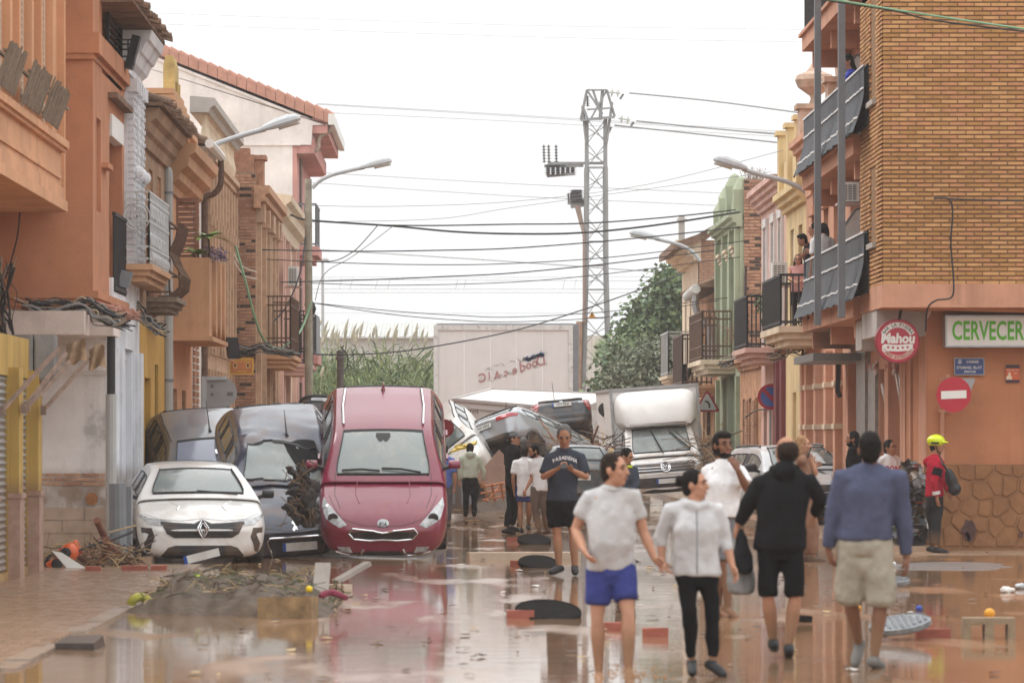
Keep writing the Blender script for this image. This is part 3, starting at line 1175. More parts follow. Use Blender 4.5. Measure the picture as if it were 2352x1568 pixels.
mb=MB()
for k in range(3):
 mb.lathe([(.03,4.95),(.05,5.0),(.09,5.12),(.05,5.25),(0,5.32)],8,Matrix.Translation((-3.8,108.6+k*1.9,0)))
mb.build('finial',IRON,h)
# white gabled building behind
h=thing('apartment_building','tall white gabled building with pink street side and clay verge tiles','building',(-8,124,0))
D9=120.0
WG=wallm('white_gable_render',(.76,.70,.67),streak=.3,mud=0)
mb=MB()
xa,xb=-13.0,-4.63
zr=lambda u:zv(97+(u-345)*.4,D9)
gx=lambda u:(u-CX)*D9/F
poly=[(xa,0),(xb,0),(xb,zv(333,D9)),(gx(715),zv(333,D9)+.0),(gx(718),zv(288,D9)),(gx(752),zv(286,D9)),(gx(752),zr(752)-.35),(gx(340),zr(340)-.35),(xa,zr(340)+.6)]
mb.prism(poly,10,facing((0,D9+10,0),(1,0,0),(0,0,1)))
mb.build('gable_wall',WG,h)
mb=MB()
for(u0,v0,u1,v1,w)in((340,128,690,268,.05),(340,333,690,333,.03)):
 mb.bar(P(u0,v0,D9-.02),P(u1,v1,D9-.02),.06,w)
mb.build('string_course',WG,h)
mb=MB()
mb.box(xb,xb+.12,D9+.02,131,0,zv(336,D9))
for k,(u0,u1,v0,v1)in enumerate(((668,722,334,352),(706,722,318,334),(716,752,270,306))):
 mb.box(gx(u0),gx(u1),D9+.05,131,zv(v1,D9),zv(v0,D9))
mb.build('street_wall',ROSE,h)
v0=None
for k in range(19):
 u0=345+k*22.2
 a,b=P(u0,zv(0,1)*0+97+(u0-345)*.4,D9),P(u0+21.2,97+(u0+21.2-345)*.4,D9)
 mb=MB()
 q=V((0,0,-.27))
 y0,y1=V((0,-.08,0)),V((0,.35,0))
 lift=V((0,0,.035))
 mb.hexa([a+q+y0,b+q+y0,b+q+y1,a+q+y1,a+y0+lift,b+y0,b+y1,a+y1+lift])
 mb.tube([a+V((0,.1,.05)),b+V((0,.1,0))],.075,8)
 mb.build('verge_tile',NTILE,h)
mb=MB()
a,b=P(345,97,D9),P(766,265,D9)
mb.hexa([a+V((0,.3,-.2)),b+V((0,.3,-.2)),b+V((0,11,-.2)),a+V((0,11,-.2)),a+V((0,.3,0)),b+V((0,.3,0)),b+V((0,11,0)),a+V((0,11,0))])
mb.build('roof',NTILE,h)
mb=MB()
mb.box(gx(754),gx(768),D9-.1,131,zv(287,D9),zv(262,D9))
mb.build('gutter',WPVC,h)
mb=MB()
mb.tube(smooth_path([P(760,285,D9+.2),P(756,302,D9+.2),P(738,312,D9+.2),P(732,325,D9+.2),P(730,343,D9+.2),P(712,350,D9+.2),P(676,354,D9+.2)],5),.055,8)
mb.build('drain_pipe',mat('brown_drain',(.34,.27,.22),.5,.1,3),h)
for(v0,v1,vr,u1)in((563,598,466,729),(813,847,722,728)):
 mb=MB()
 mb.box(xb,gx(u1),D9+.6,124,zv((v0+v1)/2+4,D9),zv(v0,D9))
 mb.box(xb,gx(u1-12),D9+.7,124,zv(v1,D9),zv((v0+v1)/2+4,D9))
 mb.build('balcony_slab',ROSE,h)
 railing(h,[(xb,D9+.65),(gx(u1-6),D9+.65),(gx(u1-6),123.9)],zv(v0,D9),zv(vr,D9),GREYM,.13,.012,.05)
mb=MB()
mb.box(gx(716),gx(725),D9+.7,123.9,zv(812,D9),zv(725,D9))
mb.build('balcony_screen',GREYM,h)
mb=MB()
for zz in(8.6,5.2,2.2):
 mb.box(xb+.1,xb+.16,122,123.2,zz-1.1,zz+1.1)
mb.build('window',WOODD,h)
# ------------------------------------------------------------------ houses on the right
# corner building of yellow brick over the salmon bar
h=thing('corner_building','corner building of yellow brick above a salmon bar front','building',(9,68,0),ROW_R)
DB=64.6
XB=6.45
M=FM(DB)
ztop,zbot=8.6,zv(652,DB)
bricks(h,M,XB,9.0,zbot,ztop,[BR1,BR2,BR3],.235,.045,.017,.02,most=300,prefer=lambda q:abs(q[2]-5.2),weights=[4,4,3],vg=.0217)
facade(h,MORTAR,M,XB,14,zbot,12,(),3.4,name='mortar_bed')
MS=RM(XB)
win=[(65.6,66.5,6.95,9.4),(65.6,66.5,4.75,5.95)]
facade(h,MORTAR,MS,DB+.01,68.1,zbot,12,win,.6,.25,name='mortar_bed',inner=DARK)
bricks(h,MS,DB+.02,68.1,zbot,ztop,[BR1,BR2,BR3],.235,.045,.017,.02,holes=win,most=150,prefer=lambda q:q[0],weights=[3,4,4],vg=.0217)
for q in win:
 fill(h,MS,q,'win',.2,GALV)
mb=MB()
mb.M=MS
mb.box(65.5,66.6,-.1,.08,4.66,4.74)
mb.box(65.5,66.6,-.1,.08,6.86,6.94)
mb.build('window_sill',CONC,h)
# salmon band under the brick, lip, soffit
mb=MB()
mb.box(XB-.02,14,DB-.03,68.1,zv(706,DB),zbot)
mb.build('band_course',SALMON2,h)
mb=MB()
mb.hexa([(XB+.02,DB+.15,zv(706,DB)),(14,DB+.15,zv(706,DB)),(14,DB+.9,zv(706,DB)),(XB+.02,DB+.9,zv(706,DB)),
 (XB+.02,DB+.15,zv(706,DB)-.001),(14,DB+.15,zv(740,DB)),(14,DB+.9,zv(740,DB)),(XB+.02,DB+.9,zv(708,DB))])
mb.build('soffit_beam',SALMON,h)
mb=MB()
mb.box(XB,7.4,65.6,68.0,3.3,zv(707,DB))
mb.box(6.5,7.4,68.6,69.6,3.15,3.62)
mb.build('soffit_beam',mat('grey_soffit',(.45,.42,.40),.9,.15,3,.2,30),h)
# ground floor
DG=65.55
MG=FM(DG)
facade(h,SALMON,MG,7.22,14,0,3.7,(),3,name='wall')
MGs=RM(7.2)
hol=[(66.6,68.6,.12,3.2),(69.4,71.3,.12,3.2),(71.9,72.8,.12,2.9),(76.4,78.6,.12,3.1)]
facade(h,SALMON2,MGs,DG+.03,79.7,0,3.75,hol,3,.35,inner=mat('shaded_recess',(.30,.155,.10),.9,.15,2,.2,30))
mb=MB()
mb.M=MGs
mb.box(72.9,74.2,.0,.06,.1,3.0)
mb.box(74.3,75.9,.0,.1,.1,3.25)
mb.build('marble_cladding',MARBLE,h)
fill(h,MGs,(71.9,72.8,.12,2.9),'door',.3,CONC)
mb=MB()
mb.M=MGs
mb.box(67.6,67.75,-.3,.02,.1,3.2)
mb.build('pillar',SALMON2,h)
# painted crazy-paving base: every stone its own piece on a joint bed
zt=zv(1066,DG)
mb=MB()
mb.M=MG
mb.box(7.17,14,0,.035,0,zt)
mb.build('stone_base',STONEJ,h)
rr=random.Random(5)
cells=[]
for r in range(5):
 n=9
 for c in range(n):
  cells.append((7.2+(c+.5+(r%2)*.5-.25)*.28+rr.uniform(-.09,.09),.06+(r+.5)*.26+rr.uniform(-.08,.08)))
for i,(cx,cz)in enumerate(cells):
 pl=[(7.19,.06),(9.6,.06),(9.6,zt-.015),(7.19,zt-.015)]
 for j,(ox,oz)in enumerate(cells):
  if i==j:
   continue
  mx,mz,nx,nz=(cx+ox)/2,(cz+oz)/2,ox-cx,oz-cz
  ln=math.hypot(nx,nz)
  mx-=nx/ln*.012
  mz-=nz/ln*.012
  out=[]
  for k in range(len(pl)):
   p,q=pl[k],pl[(k+1)%len(pl)]
   dp,dq=(p[0]-mx)*nx+(p[1]-mz)*nz,(q[0]-mx)*nx+(q[1]-mz)*nz
   if dp<=0:
    out.append(p)
   if dp*dq<0:
    t=dp/(dp-dq)
    out.append((p[0]+(q[0]-p[0])*t,p[1]+(q[1]-p[1])*t))
  pl=out
  if len(pl)<3:
   break
 if len(pl)>=3:
  mb=MB()
  nn=len(pl)
  o0,o1=DG-.035,DG-rr.uniform(.047,.066)
  mb.add([(x,o0+.02,z)for x,z in pl]+[(cx+(x-cx)*.9,o1,cz+(z-cz)*.9)for x,z in pl]+[(cx,o1-.006,cz)],
 [(k,(k+1)%nn,nn+(k+1)%nn,nn+k)for k in range(nn)]+[(nn+k,nn+(k+1)%nn,2*nn)for k in range(nn)])
  mb.build('stone',STONEB,h)
mb=MB()
rr=random.Random(9)
for(u,v,s)in((2226,1214,.16),(2345,1228,.05),(2222,1230,.07)):
 c=P(u,v,DG-.08)
 mb.prism([(s*(1+rr.uniform(-.35,.35))*math.cos(a*.52)*.7,s*(1+rr.uniform(-.3,.3))*math.sin(a*.52))for a in range(12)],.006,facing(c,(1,0,0),(0,0,1)))
mb.build('peeled_patch',mat('peeled_dark',(.09,.045,.04),.8,.3,10,.3,30),h)
mb=MB()
mb.tube([P(2164,947,DG-.03),P(2164,1062,DG-.03)],.035,8)
mb.box(P(2164,0,DG).x-.06,P(2164,0,DG).x+.1,DG-.06,DG,zv(947,DG),zv(941,DG))
mb.build('drain_pipe',SALMON2,h)
# balconies with cloth screens
CLOTH=mat('charcoal_screen_cloth',(.085,.09,.10),.85,.25,5,.3,60)
HEM=mat('white_hem',(.70,.70,.70),.7,.05,6,.1)
XR=6.36
for kb,z in enumerate((3.98,6.58,9.12)):
 mb=MB()
 mb.box(6.32,7.25,68.1,78.2,z-.32,z-.06)
 mb.box(6.26,7.25,68.1,78.3,z-.06,z)
 for y in(69.8,74.2,78):
  mb.box(6.5,7.25,y-.1,y+.1,z-.62,z-.322)
 mb.build('balcony_slab',SALMON2,h)
 if kb==2:
  railing(h,[(XR,72),(XR,78),(7.1,78)],z,z+.95,IRON,.14,.012,.04)
  continue
 railing(h,[(XR+.05,66.6),(XR+.05,78.0),(7.1,78.0)],z+.02,z+.97,IRON,.14,.01,.04)
 mb=MB()
 vs=[]
 n,q=60,9
 for i in range(n+1):
  y=66.5+(78.1-66.5)*i/n
  for j in range(q+1):
   t=j/q
   bulge=(.0 if t<.35 else .26*((t-.35)/.65)**1.5)*.75
   x=XR-.02-bulge+.016*math.sin(i*2.1+j*.12)*(t+.1)
   vs.append((x,y,z+.96-1.05*t+.012*math.sin(i*.9)*t))
 fs=[(i*(q+1)+j,i*(q+1)+j+1,(i+1)*(q+1)+j+1,(i+1)*(q+1)+j)for i in range(n)for j in range(q)]
 mb.add(vs,fs)
 o=len(vs)
 mb.add([(x+.014,y,zz)for x,y,zz in vs],fs)
 sc=mb.build('screen_cloth',CLOTH,h,smooth=True,recalc=False)
 mb=MB()
 for j,w in((0,.03),(3,.03),(q-2,.03)):
  for i in range(n):
   a,b=V(vs[i*(q+1)+j]),V(vs[(i+1)*(q+1)+j])
   mb.bar(a-V((.012,0,0)),b-V((.012,0,0)),.012,w)
 mb.build('hem',HEM,sc)
 # dividing glass screens
 mb=MB()
 y=72.2
 pts=[(7.15,z),(6.45,z),(6.45,z+1.2),(6.75,z+1.62),(7.15,z+1.62)]
 for i in range(5):
  p,r=pts[i],pts[(i+1)%5]
  mb.bar((p[0],y,p[1]),(r[0],y,r[1]),.04)
 mb.bar((6.45,y,z+.72),(7.15,y,z+.72),.04)
 sc=mb.build('divider_frame',GREYM,h)
 mb=MB()
 mb.prism(pts,.012,facing((0,y,0),(1,0,0),(0,0,1)))
 mb.build('frosted_pane',mat('frosted_pane',(.62,.62,.60),.5,.08,12,.4,90),sc)
MBk=RM(7.2)
wh=[(69,70.4,4.1,6.2),(74.5,76.5,4.1,6.2),(69,70.4,6.7,8.7),(74.5,76.5,6.7,8.7)]
facade(h,SALMON2,MBk,68.1,79.7,3.75,12,wh,3,.2)
for q in wh:
 fill(h,MBk,q,'win',.16,GALV)
for u,d,v1 in((1933,67.4,730),(1878,72.0,747)):
 mb=MB()
 x=(u-CX)*d/F
 mb.box(x-.055,x+.055,d-.055,d+.055,zv(v1,d),10.5)
 mb.build('steel_post',GREYM,h)
mb=MB()
mb.box(6.25,7.2,74.9,79.2,zv(835,78),zv(818,78))
mb.build('marquee',mat('marquee_sheet',(.16,.155,.15),.5,.2,4,.1,20),h)
AWN2=mat('awning_remnant',(.62,.50,.45),.9,.3,9,.3,30)
for(u0,u1,d)in((2010,2046,73.0),(2051,2092,70.4)):
 mb=MB()
 n=9
 top,bot=[],[]
 for i in range(n+1):
  u=u0+(u1-u0)*i/n
  y=d-.05*math.sin(i*1.3)
  top.append(P(u,824+(u1-u)*.12,y))
  bot.append(P(u-3,858+(i%2)*5-(u-u0)*.15,y-.1))
 mb.add(top+bot,[(i,i+1,n+2+i,n+1+i)for i in range(n)])
 mb.add([p+V((0,.02,0))for p in top+bot],[(i,i+1,n+2+i,n+1+i)for i in range(n)])
 aw=mb.build('awning_remnant',AWN2,h)
 mb=MB()
 text_mb(mb,'MAHOU',facing(P((u0+u1)/2-1,842,d-.2),(1,0,.08),(0,0,1)),.17,.004,.9)
 mb.build('lettering',mat('faded_red_print',(.50,.20,.17),.9,.2,8),aw)
WARM=mat('white_steel_arm',(.62,.56,.52),.5,.15,4)
for(pts)in([(2022,862,73),(2030,905,72.6),(2044,965,72.8)],[(2058,856,70.6),(2066,905,70.2),(2074,965,70.5)],[(2066,856,70.4),(2072,905,70),(2086,968,69.6)],[(2098,832,68.6),(2094,885,68.2),(2118,965,67.6)]):
 mb=MB()
 mb.tube([P(*p)for p in pts],.028,6)
 mb.cbox(P(*pts[-1]),.08,.08,.14)
 mb.build('awning_arm',WARM,h)
 # salmon house with pointed arches
h=thing('town_house','salmon house with pointed arch openings, urn and shell crest','house',(9,84,0),ROW_R)
M=RM(7.2)
hol=[(80.4,81.6,.12,2.7),(82.4,83.8,.12,3.2),(85.0,86.0,.12,2.8),(80.6,81.6,4.2,6.6),(82.8,83.8,4.2,6.6),(85.6,86.6,4.2,6.6)]
facade(h,SALMON2,M,79.7,88,0,7.9,hol,4,.25)
for i,q in enumerate(hol):
 fill(h,M,q,'grille' if i<3 else 'louvre',.2)
mb=MB()
mb.M=M
for q in hol[:3]:
 a0,a1=q[0],q[1]
 c=(a0+a1)/2
 for s in(a0,a1):
  mb.rings([[(s,-.2,q[3]-.55),(c,-.2,q[3]+.02),(s,-.2,q[3]+.02)],[(s,.002,q[3]-.55),(c,.002,q[3]+.02),(s,.002,q[3]+.02)]])
for a in(79.95,82.0,84.3,86.6,87.7):
 mb.box(a-.22,a+.22,0,.14,.1,3.4)
mb.build('arch_pier',SALMON2,h)
mb=MB()
mb.M=M
for a in(79.95,82.0,84.3,86.6,87.7):
 for z in(.95,1.9,2.7):
  mb.box(a-.25,a+.25,0,.165,z,z+.1)
mb.build('band_stone',CREAM,h)
for q in hol[3:]:
 mb=MB()
 mb.M=M
 mb.box(q[0]-.15,q[1]+.15,0,.12,6.6,7.15)
 for k in range(5):
  mb.box(q[0]-.15+k*(q[1]-q[0]+.3)/5,q[0]-.15+(k+.8)*(q[1]-q[0]+.3)/5,.0,.09,6.2,6.6)
 mb.build('window_hood',SALMON2,h)
mould(h,SALMON2,M,79.7,88.2,corn(7.3,.5,.35,4))
mb=MB()
for y in(80.0,86.5):
 mb.box(6.95,7.6,y,y+.6,7.8,8.4)
 mb.box(6.88,7.66,y-.06,y+.66,8.4,8.5)
mb.lathe([(.12,8.5),(.08,8.62),(.1,8.68),(.34,8.85),(.4,9.0),(.36,9.1),(.16,9.18),(.08,9.3),(.0,9.42)],14,Matrix.Translation((7.27,86.8,0)))
mb.build('urn',mat('weathered_urn',(.46,.33,.25),.95,.3,5,.3,30),h)
mb=MB()
mb.prism([(x*.9,z)for x,z in[(-.55,0),(.55,0),(.6,.35)]+arc((0,.55),.62,0,180,12)+[(-.6,.35)]],.45,facing((7.75,81.4,8.35),(1,0,0),(0,0,1)))
mb.box(7.1,8.5,81.0,81.45,7.8,8.35)
mb.build('shell_crest',MATS['weathered_urn'],h)
# pale yellow house with piers
h=thing('town_house','pale yellow house topped by square parapet piers','house',(9,90.5,0),ROW_R)
M=RM(7.2)
hol=[(88.6,89.6,.12,2.7),(90.6,91.6,.12,2.7),(89.0,90.0,4.2,6.2),(91.2,92.2,4.2,6.2)]
facade(h,YCREAM,M,88,93.4,0,7.0,hol,4,.2)
for i,q in enumerate(hol):
 fill(h,M,q,'door' if i<2 else 'louvre',.16,CREAM if i<2 else None)
mould(h,YCREAM,M,88,93.4,corn(6.6,.4,.3))
mb=MB()
for y in(88.1,90.4,92.8):
 mb.box(7.0,7.45,y,y+.5,7.0,8.3)
 mb.box(6.94,7.5,y-.06,y+.56,8.3,8.4)
mb.box(7.1,7.35,88.0,93.3,7.0,7.7)
mb.build('parapet_pier',YCREAM,h)
slab(h,CREAM,6.35,7.3,84.2,89.4,3.94,.38,inset=.1)
railing(h,[(7.1,84.3),(6.4,84.3),(6.4,89.3),(7.1,89.3)],3.96,4.95,IRON,.1,.014,.05)
# pink house
h=thing('town_house','pink house with white window strips and wine-red door bay','house',(9,97,0),ROW_R)
M=RM(7.2)
hol=[(94,95,.12,2.8),(96.6,97.6,.12,2.8),(99.2,100.2,.12,2.8),(94.2,95.0,4.1,6.4),(96.4,97.2,4.1,6.4),(98.8,99.6,4.1,6.4)]
facade(h,PINK,M,93.4,101,0,7.3,hol,4,.2)
for i,q in enumerate(hol):
 fill(h,M,q,'door' if i<3 else 'win',.16)
mb=MB()
mb.M=M
for q in hol[3:]:
 mb.box(q[0]-.16,q[0]-.02,0,.06,3.9,6.6)
 mb.box(q[1]+.02,q[1]+.16,0,.06,3.9,6.6)
 mb.box(q[0]-.16,q[1]+.16,0,.08,6.6,6.8)
mb.build('window_surround',WST,h)
mb=MB()
mb.M=M
mb.box(93.5,94.0,0,.1,.1,3.7)
mb.box(95.0,95.8,0,.1,.1,3.7)
mb.build('door_bay',mat('wine_red_render',(.16,.035,.035),.7,.15,3,.2,30,mud=.4),h)
mould(h,PINK,M,93.4,101,corn(7.0,.5,.35,4))
slab(h,PINK,6.45,7.3,95.5,100.0,3.75,.34,inset=.1)
railing(h,[(7.1,95.6),(6.5,95.6),(6.5,99.9),(7.1,99.9)],3.77,4.9,IRON,.09,.014,.05)
# single-storey orange house
h=thing('town_house','low peeling orange house below the soot-stained brick flank','house',(9,105,0),ROW_R)
M=RM(7.2)
OLDO=wallm('peeling_orange',(.52,.27,.15),var=.25,stain=.7,scale=1.6)
hol=[(102,103,.12,2.7),(104.4,105.4,.12,2.7),(106.6,107.6,.12,2.7)]
facade(h,OLDO,M,101,108.6,0,3.7,hol,4,.2)
for q in hol:
 fill(h,M,q,'grille',.16)
bricks(h,M,103.1,104.2,.2,2.7,[OB1,OB2,OB3],.25,.06,.02,.03,most=60)
bricks(h,M,105.6,106.5,.2,2.7,[OB1,OB2,OB3],.25,.06,.02,.03,most=60)
mould(h,OLDO,M,101,108.6,corn(3.4,.3,.2))
# green house and its brick flank
h=thing('town_house','faded green house with crenellated crest and sooty brick flank','house',(9,113,0),ROW_R)
M=RM(7.2)
hol=[(109.6,110.6,.12,2.9),(112.2,113.4,.12,2.9),(115,116,.12,2.9),(109.8,110.5,4.0,6.3),(112.4,113.2,4.0,6.3),(115.2,116,4.0,6.3)]
facade(h,GREEN,M,108.6,117.6,0,7.3,hol,4,.22)
for i,q in enumerate(hol):
 fill(h,M,q,'door' if i<3 else 'win',.18)
mb=MB()
mb.M=M
for a in(108.9,111.4,114.2,117.2):
 mb.box(a-.22,a+.22,0,.12,3.6,7.2)
 mb.box(a-.2,a+.2,0,.1,0,3.3)
mb.build('pilaster',GREEN,h)
for q in hol[3:]:
 mb=MB()
 mb.M=M
 for k in range(3):
  mb.box(q[0]-.1-.05*k,q[1]+.1+.05*k,0,.08+.04*k,6.4+.1*k,6.48+.1*k)
 mb.build('window_hood',CREAM,h)
mould(h,GREEN,M,108.5,117.6,corn(7.1,.35,.3))
mb=MB()
for i,(y,zt2)in enumerate(((108.7,8.05),(111.6,8.3),(114.6,8.15),(117.0,7.9))):
 mb.box(7.05,7.5,y,y+.5,7.3,zt2)
 mb.lathe([(.26,zt2),(.2,zt2+.12),(.1,zt2+.3),(0,zt2+.36)],8,Matrix.Translation((7.27,y+.25,0)))
mb.hexa([(7.15,108.9,7.3),(7.4,108.9,7.3),(7.4,117.2,7.3),(7.15,117.2,7.3),(7.15,108.9,7.9),(7.4,108.9,7.9),(7.4,117.2,7.75),(7.15,117.2,7.75)])
mb.build('crest',GREEN,h)
bricks(h,FM(108.56),7.3,8.6,3.7,8.3,[OB1,OB2,OB3,OB4],.26,.065,.02,.02,weights=[4,3,2,2],most=220,prefer=lambda q:q[0],backing=OMORT)
slab(h,CREAM,6.3,7.3,110.4,116.6,3.75,.36,inset=.1)
railing(h,[(7.1,110.5),(6.35,110.5),(6.35,116.5),(7.1,116.5)],3.77,5.0,RUST,.1,.014,.045,(4.1,4.8))
# brown tiled house and the last cream house
h=thing('town_house','brown house with tiled eave and large white gutter','house',(9,122,0),ROW_R)
M=RM(7.2)
hol=[(118.6,119.6,.12,2.8),(121,122,.12,2.8),(124,125,.12,2.8),(119.2,120,3.8,5.4),(121.5,122.4,3.8,5.4),(124.2,125,3.8,5.4)]
facade(h,TAN,M,117.6,127,0,5.8,hol,4,.2)
for q in hol:
 fill(h,M,q,'win',.16)
eave_tiles(h,M,117.8,127,5.95,.5,.7,2.2)
mb=MB()
mb.tube([(6.62,118.2,5.85),(6.62,123.0,5.78)],.13,10)
for k in range(12):
 mb.tube([(6.62,118.3+k*.4,5.85-k*.006),(6.62,118.36+k*.4,5.85-k*.006)],.145,10)
mb.build('gutter',WPVC,h)
mb=MB()
mb.tube(smooth_path([(6.65,118.8,5.75),(6.65,118.8,5.3),(6.9,118.8,4.9),(7.05,118.8,4.7),(7.08,118.8,3.4)],4),.1,8)
mb.build('drain_pipe',GALV,h)
slab(h,TAN,6.2,7.3,119,124.4,3.2,.3)
railing(h,[(7.1,119.1),(6.3,119.1),(6.3,124.2),(7.1,124.2)],3.22,4.6,WOODD,.12,.02,.05)
h=thing('town_house','last cream house with brick gable side and empty balcony','house',(9,131,0),ROW_R)
hol=[(128,129,.12,2.8),(131,132,.12,2.8),(134,135,.12,2.8),(128.2,129,4.0,6.3),(131.2,132,4.0,6.3),(134,134.8,4.0,6.3)]
facade(h,CREAM,M,127,136.5,0,7.4,hol,4,.2)
for q in hol:
 fill(h,M,q,'win',.16)
mould(h,CREAM,M,126.8,136.5,corn(7.0,.6,.7,4))
bricks(h,FM(126.96),7.2,9.2,5.8,7.6,[OB1,OB3],.26,.065,.02,.015,most=200,backing=OMORT)
mb=MB()
q=[P(1543,560,127),P(1600,540,127),P(1655,508,127)]
for a,b in((q[0],q[1]),(q[1],q[2])):
 mb.hexa([a+V((0,-.4,-.22)),b+V((0,-.4,-.22)),b+V((0,8,-.22)),a+V((0,8,-.22)),a+V((0,-.4,0)),b+V((0,-.4,0)),b+V((0,8,0)),a+V((0,8,0))])
mb.build('roof',TILE,h)
slab(h,CREAM,6.3,7.3,128,133,3.6,.3)
railing(h,[(7.1,128.1),(6.35,128.1),(6.35,132.9),(7.1,132.9)],3.62,4.9,GALV,.3,.02,.05)
def fuse(mb,voxel,it=4,wr=0.0,fr=7.0,seed=0):
 'one continuous skin over overlapping pieces'
 me=bpy.data.meshes.new('tmp')
 me.from_pydata(mb.v,[],mb.f)
 bm=bmesh.new()
 bm.from_mesh(me)
 bmesh.ops.recalc_face_normals(bm,faces=bm.faces)
 bm.to_mesh(me)
 bm.free()
 o=bpy.data.objects.new('tmp',me)
 COL.objects.link(o)
 r=o.modifiers.new('r','REMESH')
 r.mode='VOXEL'
 r.voxel_size=voxel
 sm=o.modifiers.new('s','SMOOTH')
 sm.factor=.5
 sm.iterations=it
 bpy.context.view_layer.update()
 ev=bpy.data.meshes.new_from_object(o.evaluated_get(bpy.context.evaluated_depsgraph_get()))
 out=MB()
 sd=V((seed*3.7,seed*1.3,seed*2.1))
 for v in ev.vertices:
  p=v.co.copy()
  if wr:
   q=V((p.x,p.y,p.z*.7))*fr+sd
   n=noise.noise(q)+.9*(.32-abs(noise.noise(q*1.3+V((3,9,1)))))+.45*noise.noise(q*2.7)
   p+=v.normal*(wr*n)
  out.v.append(p)
 out.f=[tuple(f.vertices)for f in ev.polygons]
 out.m=[0]*len(out.f)
 bpy.data.objects.remove(o)
 bpy.data.meshes.remove(me)
 bpy.data.meshes.remove(ev)
 return out
 # ------------------------------------------------------------------ cars: one builder, each car with its own shape, face and damage
GLASSC=mat('car_glass',(.10,.125,.125),.05,.2,1.2,0,coat=.6,spec=.6,coords='Object',mud=.35,mudcol=(.42,.38,.33))
GLASSK=mat('dusty_windscreen',(.205,.24,.235),.12,.1,1.2,0,coat=.5,spec=.6,coords='Object',mud=.25,mudcol=(.42,.38,.33))
RUBBER=mat('tyre_rubber',(.03,.028,.026),.8,.3,6,.2,50,mud=.7,coords='Object')
SEAL=mat('window_seal',(.02,.02,.021),.5,.1,5,0)
TRIM=mat('black_trim',(.028,.028,.03),.45,.15,5,.05,60,mud=.35,coords='Object')
CHROME=mat('chrome',(.72,.72,.74),.16,.05,5,0,metal=1)
RIMM=mat('alloy_rim',(.40,.40,.41),.35,.1,6,0,metal=.8,mud=.6,coords='Object')
LAMPG=mat('headlamp_glass',(.40,.41,.42),.06,.45,14,.1,8,coat=.8,coords='Object')
LAMPD=mat('headlamp_bezel',(.05,.05,.055),.25,.3,12,.1,20,coat=.6)
REDL=mat('tail_lamp_red',(.36,.02,.03),.1,.2,10,.1,30,coat=.7)
REDW=mat('tail_lamp_clear',(.62,.42,.42),.1,.2,10,.1,30,coat=.7)
PLATE=mat('plate_white',(.66,.66,.63),.5,.06,6,0,mud=.35,coords='Object')
EUBLUE=mat('plate_blue',(.02,.08,.35),.5,.05,6,0)
INK=mat('black_ink',(.03,.03,.032),.6,.05,6,0)
def paint(name,col,mud=.5,rough=.28,metal=.0):
 return mat(name,col,rough,.05,2,.02,6,metal=metal,coat=.7,mud=mud,coords='Object',mudcol=(.33,.20,.12))
def sect(w,zb,zsh,mode,wt=None,zt=None,ze=None,wi=None):
 'half section, bottom centre to top centre'
 low=[(0,zb),(.80*w,zb),(.965*w,zb+.11),(w,.34*zb+.66*min(zsh,.78)-.06),(.99*w,zsh-.10)]
 if mode=='flat':  # bonnet or boot lid
  return low+[(.955*w,zsh-.012),(.90*w,zsh+.008),(.82*w,zsh+.02),(.55*w,zsh+.04),(0,zt)]
 if mode=='base':  # foot of the windscreen or rear window
  return low+[(.97*w,zsh),(.95*w,zsh+.02),(.94*w,zsh+.03),(.915*w,zsh+.045),(0,zt)]
 return low+[(.955*w,zsh),(wt,ze-.06),(wt-.02,ze-.01),(wt-.06,ze+.015),(0,zt)]
